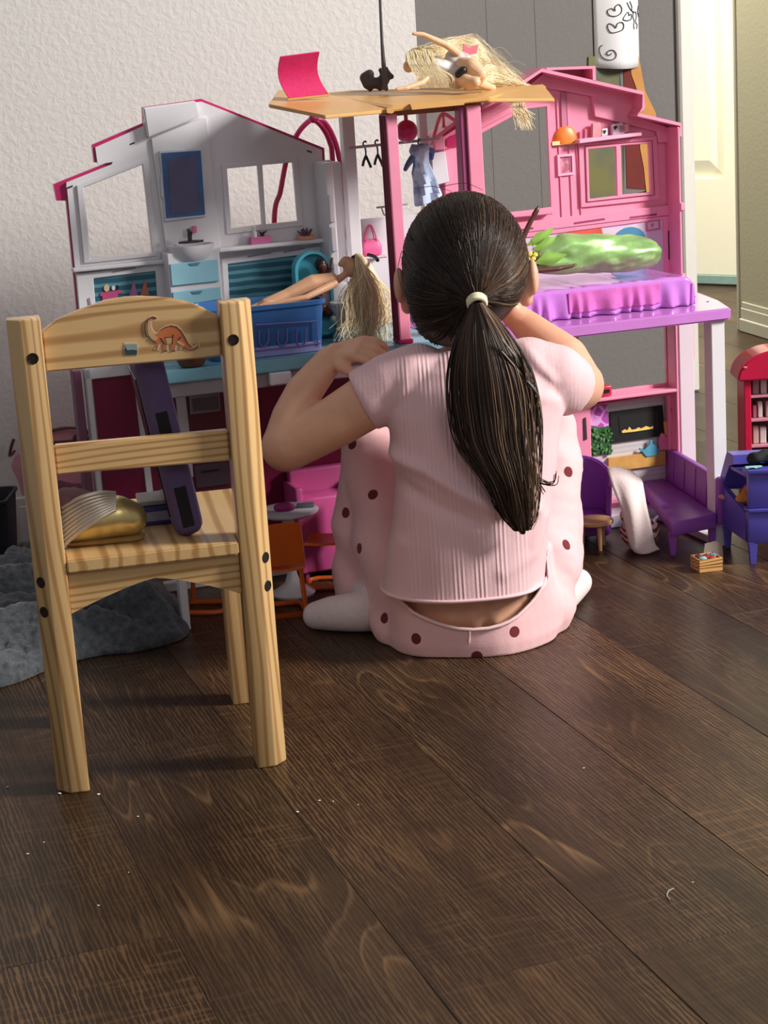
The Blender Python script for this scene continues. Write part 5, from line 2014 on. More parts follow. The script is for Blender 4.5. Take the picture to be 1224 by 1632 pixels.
sheet(b, 6, 10, quadf, .0022)
obj('panel_sheet', b, mat('magenta_felt', C(214, 30, 104), .7, .1, 200), pn, True)
b = B()
tube(b, [cr[0] + Vector((-.002, 0, -.001)), cr[1] + Vector((.002, 0, -.001))], .0022, 6)
obj('panel_foot', b, TAN, pn, True)

zroof = P(606, 143, .1)
sq, o_ = hthing('squirrel_figure', 'dark grey squirrel figure beside the wand on the tan roof', 'figurine', (P(602, 143, .10).x, -.10, P(602, 143, .10).z + .001))
p_ = lambda x, y, n=.10: P(x, y, n) - o_
b = B()
limb(b, [(p_(588, 132), .009), (p_(600, 133), .0085), (p_(612, 128), .0085)], .3)
ball(b, p_(614, 118), (.0085, .008, .0075), 3)
limb(b, [(p_(618, 120), .006), (p_(624, 122), .0042)], .3)
ball(b, p_(606, 112), (.003, .003, .0042), 2)
ball(b, p_(616, 110), (.003, .003, .0042), 2)
limb(b, [(p_(586, 134), .008), (p_(582, 124), .0085), (p_(589, 118), .007)], .3)
limb(b, [(p_(588, 138), .0042), (p_(590, 143), .0035)], .3)
limb(b, [(p_(606, 136), .0042), (p_(606, 142), .0035)], .3)
limb(b, [(p_(613, 136), .0042), (p_(616, 142), .0035)], .3)
obj('squirrel_body', fuse(b, .0016, 4), mat('charcoal_rubber', C(70, 62, 62), .6, .1), sq)
w0 = P(613, 143, .122)
wd, o_ = hthing('wand', 'thin dark grey wand standing upright on the tan roof', 'wand', (w0.x, w0.y, w0.z - .004))
b = B()
tube(b, [P(x, y, .122) - o_ for x, y in ((614, 143), (612, 110), (609, 70), (607, 30), (600, -140))], [.0042, .0036, .0024, .0021, .0020], 10)
obj('wand_shaft', b, mat('dark_grey_plastic', C(74, 70, 72), .45), wd, True)

# blonde doll lying on the roof
rd, o_ = hthing('fashion_doll', 'blonde doll in a silver dress lying face down on the tan roof, one arm raised', 'doll', (P(720, 142, .13).x, -.13, P(720, 142, .13).z + .001))
p_ = lambda x, y, n=.13: P(x, y, n) - o_
b = B()
limb(b, [(p_(738, 112), .013), (p_(716, 108), .010), (p_(700, 104), .012), (p_(688, 102), .006), (p_(678, 100), .005)], .2)
ball(b, p_(662, 98), (.015, .013, .016), 3)
ball(b, p_(651, 106, .14), (.008, .008, .009), 3)
limb(b, [(p_(728, 84, .14), .0062), (p_(712, 72, .15), .0055), (p_(698, 66, .15), .0052), (p_(674, 55, .15), .0040), (p_(664, 54, .15), .0035), (p_(658, 54, .15), .0025)], .2)
limb(b, [(p_(694, 112, .15), .006), (p_(672, 132, .16), .0045), (p_(648, 140, .165), .0038), (p_(632, 142, .165), .0028)], .2)
limb(b, [(p_(738, 104, .14), .0125), (p_(752, 106, .16), .0125), (p_(766, 118, .17), .0095), (p_(762, 132, .16), .007), (p_(786, 140, .13), .005)], .2)
limb(b, [(p_(734, 124, .15), .0120), (p_(748, 132, .17), .0105), (p_(758, 131, .18), .008), (p_(744, 138, .15), .006)], .2)
obj('body', fuse(b, .0016, 4), DOLLFAIR, rd)
b = B()
limb(b, [(p_(694, 104), .0135), (p_(712, 110), .0125), (p_(734, 116), .0160), (p_(728, 124, .14), .0165)], .2)
limb(b, [(p_(720, 92, .13), .011), (p_(738, 98, .13), .0145)], .2)
me = fuse(b, .0018, 4)
displace(me, lambda co: np.array([noise.noise(Vector(p) * 90) * .0016 for p in co]))
obj('dress', me, mat('silver_fabric', C(200, 192, 188), .55, .06, 120, metal=.1), rd)
b = B()
limb(b, [(p_(733, 118, .158), .008), (p_(738, 112, .162), .006)], .3)
obj('underskirt', fuse(b, .0016, 2), BLACK, rd)
b = B()
prism(b, [(0, 0), (.022, .003), (.026, .016), (.010, .012), (.002, .018)], t0=0, t1=.002)
b.transform(Matrix.Translation(p_(737, 90, .11)))
obj('ribbon', b, mat('coral_ribbon', C(232, 110, 128), .6), rd)
hr = random.Random(5)
b = B()
ball(b, p_(664, 94), (.0165, .0145, .0165), 3)
me = fuse(b, .002, 3)
tone_mesh(me, lambda p: .25)
hh = obj('hair', me, HAIRB, rd)
paths = []
for i in range(170):       # over the face side, down to the deck
    x0, y0 = hr.uniform(646, 690), hr.uniform(78, 92)
    x1 = x0 + hr.uniform(10, 36)
    paths.append((spline([p_(x0, y0, .145), p_(x0 + hr.uniform(2, 12), 104, .155), p_(x1, 122, .160), p_(x1 + hr.uniform(0, 8), 140, .158)], 4), .00045, .0003, min(1, max(0, hr.gauss(.6, .3)))))
for i in range(280):       # cloud of fine hair blown out to the right
    y0 = hr.uniform(72, 100)
    e = hr.uniform(770, 842)
    up_ = hr.uniform(-22, 30)
    yy = 140 - abs(hr.gauss(0, 16))
    paths.append((spline([p_(hr.uniform(662, 690), y0, .12), p_(715, 70 + up_ * .6 + hr.uniform(0, 18), .10), p_(760, 82 + up_ + hr.uniform(-8, 8), .09), p_(e - 20, min(136, yy - 12 + up_ * .3), .09), p_(e, min(139, yy + 4), .09)], 5), .00022, .00014, min(1, max(0, hr.gauss(.55, .25)))))
for i in range(70):       # hair lying on the deck right of the doll
    y0 = hr.uniform(112, 136)
    e = hr.uniform(790, 850)
    paths.append((spline([p_(hr.uniform(752, 772), y0, .12), p_(785, y0 - hr.uniform(0, 12), .11), p_(e, 137, .10)], 5), .0005, .0003, min(1, max(0, hr.gauss(.55, .25)))))
for i in range(120):       # lock hanging over the back edge
    x0 = hr.uniform(806, 838)
    e = hr.uniform(180, 208)
    xb = 830 + hr.gauss(0, 7)
    paths.append((spline([p_(x0 - 12, 139, .075), p_(x0, 146, .052), p_(x0 + (xb - x0) * .5, 170, .058), p_(xb + 6, e, .060)], 4), .0007, .0004, min(1, max(0, hr.gauss(.6, .3)))))
strands('hair_strands', paths, HAIRB, hh)['kind'] = 'stuff'

# ------------------------------------------------------------------ bed with drape, mermaid doll
A_, B_ = HF.loc(spot(879, 523, ZD)), HF.loc(spot(1077, 479, ZD))
nf = (-A_.y - B_.y) / 2
bs0, bs1 = HF.px(770, 540, nf)[0], B_.x
bh = HF.px(1073, 443, nf)[1] - ZD
nb = .035
bed, o_ = hthing('doll_bed', 'toy bed under a glossy lilac pleated cover on the lavender deck', 'bed', ((bs0 + bs1) / 2, -(nf + nb) / 2, ZD + .0003))
L2, D2 = (bs1 - bs0) / 2, (nf - nb) / 2
b = B()
softbox(b, (-L2 + .008, -D2 + .008, 0), (L2 - .008, D2 - .002, bh - .006), .004)
obj('mattress', b, mat('lilac_mattress', C(186, 140, 194), .6), bed, True)
COVER = mat('glossy_lilac_cover', C(200, 126, 214), .16, .05, coat=.6)
b = B()
rr = random.Random(4)


def cov(u, v):
    # v: 0 back edge -> top -> 0.42 front edge -> down to the deck; u along the bed, last bit wraps the right end
    x = -L2 + 2 * L2 * u
    ph = 6 * noise.noise(Vector((u * 7, 0, 0)))
    pleat = .0045 * (math.sin(u * 88 + ph) + .5 * math.sin(u * 41 + 2))
    if v < .42:
        t = v / .42
        y = D2 - t * (2 * D2 - .006)
        z = bh + .0012 * math.sin(u * 60 + ph) * t
    else:
        t = (v - .42) / .58
        a = min(1, t * 4) * PI / 2
        if t < .25:
            y = -D2 + .006 - .006 * math.sin(a)
            z = bh - .006 * (1 - math.cos(a))
        else:
            t2 = (t - .25) / .75
            y = -D2 - pleat * t2 - .003 * t2
            z = (bh - .006) * (1 - t2) + .001
    if u > .955:
        k = (u - .955) / .045
        z -= .012 * k * k
    return Vector((x, y, max(z, .0008)))


sheet(b, 150, 22, cov, .0012)
obj('bed_cover', b, COVER, bed, 'all')
u0_ = (HF.px(907, 490, nf + .004)[0] - o_.x + L2) / (2 * L2)
u1_ = (HF.px(1054, 470, nf + .004)[0] - o_.x + L2) / (2 * L2)
b = B()
sheet(b, 70, 12, lambda u, v: cov(u0_ + (u1_ - u0_) * u, .56 + .36 * v) + Vector((0, -.0022, 0)), .0004)
obj('cover_print', b, mat('orchid_print', C(208, 108, 186), .18, .10, 60, coat=.5), bed, 'all')
b = B()
box(b, (L2 - .007, -D2 - .001, 0), (L2 - .001, D2 - .004, bh - .010), .002)
obj('bed_end', b, COVER, bed)

zb_ = ZD + bh + .002
mer, o_ = hthing('mermaid_doll', 'brown doll with shiny green foil tail lying on the lilac bed', 'doll', (P(960, 440, nf - .03).x, -(nf - .045), zb_))
nm = nf - .045
p_ = lambda x, y, n=nm: P(x, y, n) - o_
b = B()
limb(b, [(p_(872, 412), .024), (p_(900, 406), .0295), (p_(955, 404), .0305), (p_(1000, 404), .0285), (p_(1028, 405), .0255)], .12, 3)
ball(b, p_(1036, 406), (.018, .024, .0235), 3)
me = fuse(b, .003, 6)


def foil(co):
    return np.array([noise.noise(Vector((p[0] * 14, p[1] * 30, p[2] * 34))) * .0055 + noise.noise(Vector((p[0] * 40, p[1] * 90, p[2] * 90))) * .0022 for p in co])


displace(me, foil)
for v in me.vertices:
    if v.co.z < .001:
        v.co.z = .001
FOIL = mat('green_foil', C(160, 204, 126), .32, .22, 38, metal=.4, bump=.35)
obj('foil_tail', me, FOIL, mer, 'all')
LEAF = mat('green_satin', C(140, 186, 84), .35, .12, 50)
for pts in ([(838, 392, 0), (855, 372, 0), (884, 362, .004), (866, 388, 0)], [(846, 398, .006), (872, 378, .008), (888, 376, .01), (868, 402, .01)], [(850, 420, .02), (870, 402, .02), (905, 405, .028), (880, 424, .022)]):
    b = B()
    cs_ = [P(x, y, nm + dn) - o_ for x, y, dn in pts]
    sheet(b, 4, 4, lambda u, v: (cs_[0] * (1 - u) + cs_[1] * u) * (1 - v) + (cs_[3] * (1 - u) + cs_[2] * u) * v + Vector((0, -.004 * math.sin(u * PI) * math.sin(v * PI), 0)), .0012)
    obj('fin', b, LEAF, mer, True)
b = B()
limb(b, [(p_(862, 416), .014), (p_(835, 414), .012), (p_(812, 412), .013), (p_(800, 410), .006), (p_(786, 408), .014)], .2)
limb(b, [(p_(818, 402), .006), (p_(834, 378), .0048), (p_(846, 352), .0042), (p_(853, 342), .004)], .2)
limb(b, [(p_(851, 343), .0042), (p_(855, 336), .0045), (p_(858, 330), .0025)], .2)
limb(b, [(p_(812, 424, nm + .02), .006), (p_(850, 432, nm + .032), .0048), (p_(890, 428, nm + .034), .0042), (p_(912, 424, nm + .034), .003), (p_(918, 421, nm + .034), .002)], .2)
obj('body', fuse(b, .0018, 4), DOLLDARK, mer)
FLW = mat('yellow_flower', C(232, 226, 110), .5, .15, 90)
for x, y in ((836, 410), (845, 405), (850, 412), (843, 414), (834, 402), (853, 406)):
    b = B()
    ball(b, p_(x, y, nm + .018), (.0045, .004, .0042), 1)
    obj('flower', b, FLW, mer, True)
b = B()
ball(b, p_(780, 405), (.017, .016, .014), 3)
me = fuse(b, .002, 3)
tone_mesh(me, lambda p: .4)
obj('hair', me, HAIRD, mer)

# red toy on the mantel
z0 = HF.px(965, 634, .03)[1]
ph_, o_ = hthing('toy_camera', 'small red toy camera on the pink mantel beside elbow', 'toy camera', (HF.px(962, 628, .018)[0], -.016, z0 + .0004))
b = B()
softbox(b, (-.014, -.008, 0), (.013, .008, .018), .003)
RED = mat('red_plastic', C(206, 44, 74), .35, .05)
obj('camera_body', b, RED, ph_, True)
b = B()
box(b, (-.006, -.0095, .006), (.008, -.0081, .012), .0005)
obj('slot', b, BLACK, ph_)
b = B()
lathe(b, [(.005, 0), (.005, .008), (.003, .010), (0, .010)], 12, (-.004, 0, .018))
obj('viewfinder', b, BLACK, ph_, True)

# ------------------------------------------------------------------ right floor: doll furniture
# loveseat seen from its end
A0 = spot(1074, 890)
Yl = A0.y
lv_o, _ = wthing('loveseat', 'dark purple toy loveseat with high back, beside the blue toy cabinet', 'sofa', (A0.x, A0.y, 0))


def L(a, c, z):
    return T1 + u_ * a + v_ * c + Vector((0, 0, z))


def lbox(name, a0_, a1_, c0, c1, z0, z1, m, parent, bev=.003):
    b = B()
    hexa(b, [L(a0_, c0, z0), L(a0_, c1, z0), L(a1_, c1, z0), L(a1_, c0, z0), L(a0_, c0, z1), L(a0_, c1, z1), L(a1_, c1, z1), L(a1_, c0, z1)], bev)
    return obj(name, b, m, parent, True)


zT = deep(1071, 832, Yl).z
zb0 = deep(1074, 856, Yl).z
nl = deep(1071, 832, Yl) - A0
fl_ = spot(1023, 767, zT) - A0
fr_ = spot(1056, 760, zT) - A0
nr = spot(1143, 818, zT) - A0
flat_ = lambda p, z: Vector((p.x, p.y, z))
b = B()
hexa(b, [flat_(p, zb0) for p in (nl, nr, fr_, fl_)] + [flat_(p, zT) for p in (nl, nr, fr_, fl_)], .004)
obj('seat', b, PURPLE, lv_o, True)
zkn, zkf = deep(1143, 763, nr.y + A0.y).z, deep(1052, 712, fr_.y + A0.y).z
out_v = Vector((nr.y - fr_.y, -(nr.x - fr_.x), 0)).normalized() * -1
if out_v.y < 0:
    out_v = -out_v
th_ = out_v * .011
lean = out_v * .004
b = B()
hexa(b, [flat_(nr, zb0 + .004), flat_(nr + th_, zb0 + .004), flat_(fr_ + th_, zb0 + .004), flat_(fr_, zb0 + .004),
         flat_(nr + lean, zkn), flat_(nr + th_ + lean, zkn), flat_(fr_ + th_ + lean, zkf), flat_(fr_ + lean, zkf)], .003)
bk_ = obj('backrest', b, PURPLE, lv_o, True)
for k in range(1, 5):
    t = k / 5
    p = nr.lerp(fr_, t)
    b = B()
    tube(b, [flat_(p, zT + .001), flat_(p + lean * .9, zkn + (zkf - zkn) * t - .004)], .0013, 6)
    obj('back_seam', b, PURPLE, bk_, True)
cen = (nl + nr + fl_ + fr_) / 4
for p in (nl, nr, fl_, fr_):
    q = p.lerp(cen, .12)
    q.z = 0
    b = B()
    hexa(b, [q + Vector((x, y, 0)) for x, y in ((-.004, -.004), (.004, -.004), (.004, .004), (-.004, .004))] + [q + Vector((x, y, zb0 + .002)) for x, y in ((-.006, -.006), (.006, -.006), (.006, .006), (-.006, .006))], .0008)
    obj('leg', b, PURPLE, lv_o)

# tub armchair on the left, mostly behind the girl
c = HF.world(HF.px(922, 800, .085)[0], .085, 0)
ar, _ = wthing('armchair', 'purple toy armchair with curved back, behind the round wooden table', 'armchair', (c.x, c.y, 0))
w_ = .052
b = B()
softbox(b, (-.045, -.030, .012), (.045, .040, .044), .005)
obj('seat', b, PURPLE, ar, True)
hB = deep(940, 726, c.y + .045).z
out_, in_ = [], []
for k in range(21):
    a = R(-28) + R(236) * k / 20
    t = k / 20
    h = hB * (0.70 + .30 * math.sin(PI * min(1, max(0, (t - .02) * 1.05))) ** .8)
    out_.append((Vector((.051 * math.cos(a), .004 + .048 * math.sin(a), .010)), Vector((.056 * math.cos(a), .004 + .054 * math.sin(a), h))))
    in_.append((Vector((.044 * math.cos(a), .004 + .041 * math.sin(a), .010)), Vector((.049 * math.cos(a), .004 + .047 * math.sin(a), h))))
b = B()
V = [[b.verts.new(p) for p in (o[0], o[1], i[1], i[0])] for o, i in zip(out_, in_)]
for p1, p2 in zip(V[:-1], V[1:]):
    for k in range(4):
        b.faces.new((p1[k], p1[(k + 1) % 4], p2[(k + 1) % 4], p2[k]))
b.faces.new(V[0])
b.faces.new(V[-1][::-1])
bmesh.ops.recalc_face_normals(b, faces=b.faces)
bmesh.ops.bevel(b, geom=[e for e in b.edges if e.calc_face_angle(0) > .9], offset=.002, segments=2, affect='EDGES')
obj('backrest', b, PURPLE, ar, True)
for x, y in ((-.036, -.022), (.036, -.022), (-.034, .032), (.034, .032)):
    b = B()
    lathe(b, [(.003, 0), (.0045, .013), (0, .013)], 8, (x, y, 0))
    obj('leg', b, PURPLE, ar, True)

# little round wooden table
c = spot(949, 873)
zt = deep(949, 828, c.y).z
tb2, _ = wthing('side_table', 'small round light wood table in front of the purple armchair', 'table', (c.x, c.y, 0))
b = B()
lathe(b, [(.026, zt - .007), (.0295, zt - .005), (.030, zt - .001), (.028, zt + .001), (0, zt + .001)], 28)
obj('tabletop', b, mat('pale_toy_wood', C(212, 166, 118), .45, .06), tb2, True)
for k in range(3):
    a = R(-75 + 120 * k)
    b = B()
    p0, p1 = Vector((.019 * math.cos(a), .019 * math.sin(a), zt - .0055)), Vector((.021 * math.cos(a), .021 * math.sin(a), 0))
    tube(b, [p1, p0], [.0030, .0038], 10)
    obj('leg', b, mat('pale_toy_wood', C(212, 166, 118), .45, .06), tb2, True)

# patterned bundle and the white cloth over it
c = spot(1022, 876)
pb_, _ = wthing('cloth_bundle', 'white bundle with dark red swirls, on the floor under the white cloth', 'bundle', (c.x, c.y, 0))
b = B()
limb(b, [(Vector((-.004, .012, .028)), .027), (Vector((.008, .010, .024)), .024), (Vector((-.012, .016, .055)), .017)], .2, 3)
me = fuse(b, .0026, 8)
displace(me, lambda co: np.array([noise.noise(Vector(p) * 55) * .004 for p in co]))
for v in me.vertices:
    v.co.z = max(v.co.z, .0006)
obj('bundle_body', me, pattern_mat('red_swirl_cloth', C(224, 196, 192), C(128, 52, 50), 22, 'swirl', .85, .55), pb_, 'all')
cl_o, _ = wthing('doll_cloth', 'white fleece cloth draped from the armchair down over the patterned bundle', 'cloth', (c.x, c.y, 0))
Yc = c.y
rows = [((966, 743), (984, 744), (1003, 747), Yc + .050), ((970, 757), (990, 757), (1022, 764), Yc + .030), ((977, 778), (998, 776), (1026, 778), Yc + .002), ((988, 806), (1008, 806), (1031, 808), Yc - .022), ((996, 840), (1016, 842), (1038, 840), Yc - .032), ((1003, 868), (1020, 874), (1044, 866), Yc - .032), ((1010, 880), (1024, 884), (1052, 876), Yc - .030)]
pts = [[deep(*p, r[3] - (.006 if k == 1 else 0)) - c for k, p in enumerate(r[:3])] for r in rows]
for r in pts:
    for p in r:
        p.z = max(p.z, .002)
rowss = [spline(r, 5) for r in pts]
cols = [spline([r[k] for r in rowss], 5) for k in range(len(rowss[0]))]
b = B()
g = [[b.verts.new(p + Vector((.0006 * math.sin(k * 1.3), -.0022 * math.sin(k * .9 + j * .25), 0))) for j, p in enumerate(col)] for k, col in enumerate(cols)]
fs = []
for i in range(len(g) - 1):
    for j in range(len(g[0]) - 1):
        fs.append(b.faces.new((g[i][j], g[i + 1][j], g[i + 1][j + 1], g[i][j + 1])))
bmesh.ops.recalc_face_normals(b, faces=fs)
bmesh.ops.solidify(b, geom=fs, thickness=.0018)
obj('cloth_sheet', b, mat('white_fleece', C(232, 212, 210), .95, .03, 300, bump=.3, sheen=.3), cl_o, 'all')

# wooden crate with play fruit
cA, cB_, cC = spot(1115, 914), spot(1152, 909), spot(1092, 897)
ang = math.atan2(cB_.y - cA.y, cB_.x - cA.x)
wx, wy = (cB_ - cA).length, .034
hz = deep(1116, 893, cA.y).z
cr_ = thing('toy_crate', 'small slatted wooden crate holding play fruit, in front of the purple loveseat', 'crate', (cA.x, cA.y, 0), ang)
CRW = pine('crate_wood', 0, (214, 168, 104), (150, 100, 54), 60.0)
b = B()
box(b, (.001, .001, 0), (wx - .001, wy - .001, .0022))
obj('bottom', b, CRW, cr_)
for z0_, z1_ in ((.0, hz * .47), (hz * .53, hz)):
    for lo_, hi_ in (((0, 0, z0_), (wx, .002, z1_)), ((0, wy - .002, z0_), (wx, wy, z1_)), ((0, .0022, z0_), (.002, wy - .0022, z1_)), ((wx - .002, .0022, z0_), (wx, wy - .0022, z1_))):
        b = B()
        box(b, lo_, hi_, .0004)
        obj('slat', b, CRW, cr_)
for (fx, fy, r, cc, nm, lb) in ((.010, .010, .0068, (150, 184, 188), 'play_fruit', 'pale blue play fruit in left corner of the wooden crate'), (.018, .016, .0072, (150, 40, 44), 'play_fruit', 'dark red play fruit in middle of the wooden crate'),
                                (.026, .009, .0062, (196, 70, 52), 'play_fruit', 'bright red play fruit at front of the wooden crate'), (.030, .020, .0070, (96, 136, 160), 'play_fruit', 'grey-blue play fruit in right corner of the wooden crate'),
                                (.009, .024, .0065, (92, 48, 60), 'play_fruit', 'plum-coloured play fruit at back of the wooden crate')):
    b = B()
    lathe(b, [(0, 0), (r * .7, r * .18), (r, r * .85), (r * .85, r * 1.45), (r * .3, r * 1.75), (0, r * 1.6)], 14)
    p = cr_.matrix_basis @ Vector((fx, fy, .0026 + hz * .25))
    f_o = thing(nm, lb, 'play food', (p.x, p.y, 0.0026), ang, 'play fruit in the crate')
    b.transform(Matrix.Translation((0, 0, hz * .42)))
    obj('fruit', b, mat('fruit_%d_%d' % cc[:2], C(*cc), .4, .12, 90), f_o, True)
    b = B()
    tube(b, [Vector((0, 0, hz * .42 + r * 1.6)), Vector((.001, 0, hz * .42 + r * 2.0))], .0007, 5)
    obj('stem', b, mat('fruit_stem', C(80, 60, 40), .6), f_o)
cb_ = thing('cardboard_piece', 'small grey card flap standing just behind the wooden crate', 'card', (cA.x + .010, cA.y + wy + .006, 0), ang)
b = B()
prism(b, [(0, 0), (.036, 0), (.034, hz + .010), (.024, hz + .016), (.006, hz + .014)], t0=0, t1=.0012)
obj('card_sheet', b, mat('grey_card', C(150, 136, 126), .8), cb_)

# blue-violet toy cabinet at the right edge
NAVY = mat('blue_violet_plastic', C(84, 78, 178), .42, .04, coat=.1)
qA = spot(1194, 901)
qB = spot(1150, 872)
u_ = Vector((qB.x - qA.x, qB.y - qA.y, 0))            # depth of the left side
v_ = Vector((.16, -.010, 0))                          # along the front, out of frame
T1 = Vector((0, 0, 0))
kb, _ = wthing('toy_cabinet', 'blue-violet toy cabinet on legs at right edge, front to the light', 'cabinet', (qA.x, qA.y, 0))
zz0 = deep(1190, 867, qA.y).z
zz1 = deep(1188, 818, qA.y).z
zz2 = deep(1187, 752, qA.y).z
zz3 = deep(1172, 723, qA.y + u_.y * .6).z
BX = 0.03
lbox('base_front', 0, .12, 0, 1, zz0, zz1, NAVY, kb, .0015)
lbox('base_ledge', -.04, .14, -.01, 1, zz1 + .0005, zz1 + .006, NAVY, kb, .001)
lbox('front_panel', .0, .10, .01, 1, zz1 + .0065, zz2 - .004, NAVY, kb, .0015)
lbox('top_rim', -.06, .16, -.012, 1, zz2 - .0035, zz2 + .003, NAVY, kb, .001)
b = B()
prism(b, [(.0, zz0), (1.05, zz0 + .004), (1.08, zz1 + .01), (.98, zz1 + .02), (.12, zz1 - .004), (0.125, zz1 - .006)][:4] + [(.125, zz1 - .003)], f=lambda a, z, t: L(a, t, z), t0=0.0, t1=.05)
obj('side_panel', b, NAVY, kb)
b = B()
prism(b, [(.98, zz1 + .012), (1.12, zz1 + .012), (.74, zz3 + .001), (.52, zz3), (.50, zz3 - .014), (.66, zz3 - .02)], f=lambda a, z, t: L(a, t, z), t0=0.0, t1=1)
obj('back_panel', b, NAVY, kb)
lbox('inner_shelf', .125, 1.0, .055, 1, zz1 - .012, zz1 - .006, NAVY, kb, .001)
lbox('upper_shelf', .105, .72, .01, 1, zz2 - .012, zz2 - .006, NAVY, kb, .001)
for a, cpos in ((.06, .05), (.96, .05)):
    b = B()
    q = L(a, cpos, 0)
    hexa(b, [q + Vector((x, y, 0)) for x, y in ((-.004, -.004), (.004, -.004), (.004, .004), (-.004, .004))] + [q + Vector((x, y, zz0 - .0003)) for x, y in ((-.0065, -.006), (.0065, -.006), (.0065, .006), (-.0065, .006))], .0006)
    obj('leg', b, NAVY, kb)
for a in (.06, .96):
    b = B()
    q = L(a, .93, 0)
    hexa(b, [q + Vector((x, y, 0)) for x, y in ((-.004, -.004), (.004, -.004), (.004, .004), (-.004, .004))] + [q + Vector((x, y, zz0 - .0003)) for x, y in ((-.0065, -.006), (.0065, -.006), (.0065, .006), (-.0065, .006))], .0006)
    obj('leg', b, NAVY, kb)
# things on and in the cabinet
b = B()
p = L(.55, .13, zz1 - .0055)
limb(b, [(Vector((-.006, 0, .012)), .012), (Vector((.012, -.004, .011)), .011), (Vector((.004, .004, .024)), .010)], .2)
me = fuse(b, .002, 5)
displace(me, lambda co: np.array([noise.noise(Vector(q) * 80) * .003 for q in co]))
for v in me.vertices:
    v.co.z = max(v.co.z, 0)
solo('play_food', me, mat('mustard_felt', C(206, 142, 48), .7, .25, 60), 'mustard and orange soft toy food inside the blue cabinet', 'play food', A0 * 0 + qA + p, smooth='all')
b = B()
limb(b, [(Vector((0, 0, .006)), .006), (Vector((-.010, .006, .006)), .005), (Vector((-.018, .006, .008)), .004)], .2)
me = fuse(b, .0016, 4)
p = L(.86, .08, zz1 - .0055)
solo('toy_piece', me, mat('pinkish_plastic', C(206, 150, 150), .5, .05), 'small pale pink toy piece poking out of the blue cabinet side', 'toy', qA + p, smooth='all')
b = B()
limb(b, [(Vector((-.02, .0, .010)), .010), (Vector((.02, 0, .013)), .013), (Vector((.06, .004, .014)), .013)], .2)
me = fuse(b, .0024, 5)
displace(me, lambda co: np.array([noise.noise(Vector(q) * 60) * .005 for q in co]))
for v in me.vertices:
    v.co.z = max(v.co.z, 0)
p = L(.28, .26, zz2 + .0032)
solo('black_cloth', me, mat('black_cloth', C(24, 26, 26), .8, .1), 'crumpled black doll cloth on top of the blue cabinet', 'cloth', qA + p, smooth='all')
b = B()
sheet(b, 5, 5, lambda u, v: Vector((-.010 + .024 * u, -.006 + .012 * v, .0006 + .002 * math.sin(u * 5) ** 2 * (1 - v) + .001 * v)), .0008)
p = L(.06, .06, zz2 + .0034)
solo('mint_scrap', b, mat('mint_cloth', C(150, 214, 202), .6), 'mint green scrap on front corner of the blue cabinet top', 'cloth', qA + p)
b = B()
ball(b, (0, 0, .006), (.009, .007, .006), 3)
ball(b, (.012, .004, .006), (.006, .006, .006), 2)
p = L(.66, .22, zz2 - .0055)
solo('white_toy', fuse(b, .0014, 3), mat('white_rubber', C(226, 222, 220), .5), 'small white toy behind the black cloth on the blue cabinet', 'toy', qA + p, smooth='all')

# arched magenta bookcase behind
q = spot(1196, 792)
bk, _ = wthing('arched_bookcase', 'magenta arched toy bookcase standing behind the blue cabinet', 'bookcase', (q.x, q.y, 0))
Yb = q.y
xa = deep(1184, 640, Yb).x - q.x
zt_ = deep(1200, 557, Yb).z
zs = deep(1184, 605, Yb).z
CRIM = mat('crimson_plastic', C(190, 22, 62), .3, .06, coat=.3)
xr_ = xa + .115
for x0, x1 in ((xa, xa + .012), (xr_ - .012, xr_)):
    b = B()
    box(b, (x0, -.012, 0), (x1, .05, zs), .0015)
    obj('side_post', b, CRIM, bk)
b = B()
box(b, (xa + .0125, .044, 0), (xr_ - .0125, .05, zs), .001)
obj('back_panel', b, mat('rose_back', C(150, 96, 104), .5, .1), bk)
zlist = [zs * k for k in (.0, .20, .42, .64, .84)]
for z in zlist:
    b = B()
    box(b, (xa + .0125, -.006, z + .001), (xr_ - .0125, .0435, z + .005), .0006)
    obj('shelf', b, mat('rose_shelf', C(196, 132, 146), .4), bk)
rr = random.Random(9)
for k, z in enumerate(zlist[1:]):
    x = xa + .018
    while x < xr_ - .03:
        w_, h_ = rr.uniform(.006, .013), rr.uniform(.016, .032)
        b = B()
        box(b, (x, .006, z + .0052), (x + w_, .022, z + .0052 + h_), .0012)
        cc = rr.choice([(206, 190, 186), (170, 130, 130), (226, 214, 206), (150, 84, 96), (188, 160, 150)])
        obj('printed_item', b, mat('item_%d' % cc[0], C(*cc), .5, .1), bk)
        x += w_ + rr.uniform(.002, .006)
b = B()
hc = (xa + xr_) / 2
ro = (xr_ - xa) / 2 + .012
arch_ = [(hc + ro * math.cos(t), zs + (zt_ - zs) * math.sin(t) ** .9) for t in [PI * i / 20 for i in range(21)]]
inn = [(hc + (ro - .012) * math.cos(t), zs + (zt_ - zs - .012) * math.sin(t) ** .9) for t in [PI * i / 20 for i in range(21)]]
prism(b, [(x, z + .0005) for x, z in arch_] , t0=-.052, t1=.022)
bmesh.ops.recalc_face_normals(b, faces=b.faces)
bmesh.ops.bevel(b, geom=[e for e in b.edges if e.calc_face_angle(0) > .9], offset=.003, segments=2, affect='EDGES')
obj('arched_hood', b, CRIM, bk, True)
b = B()
p = deep(1183, 580, Yb) - q
box(b, (p.x - .003, -.0275, p.z - .003), (p.x + .003, -.0222, p.z - .0005), .0005)
obj('hood_tab', b, mat('rose_shelf', C(196, 132, 146), .4), bk)

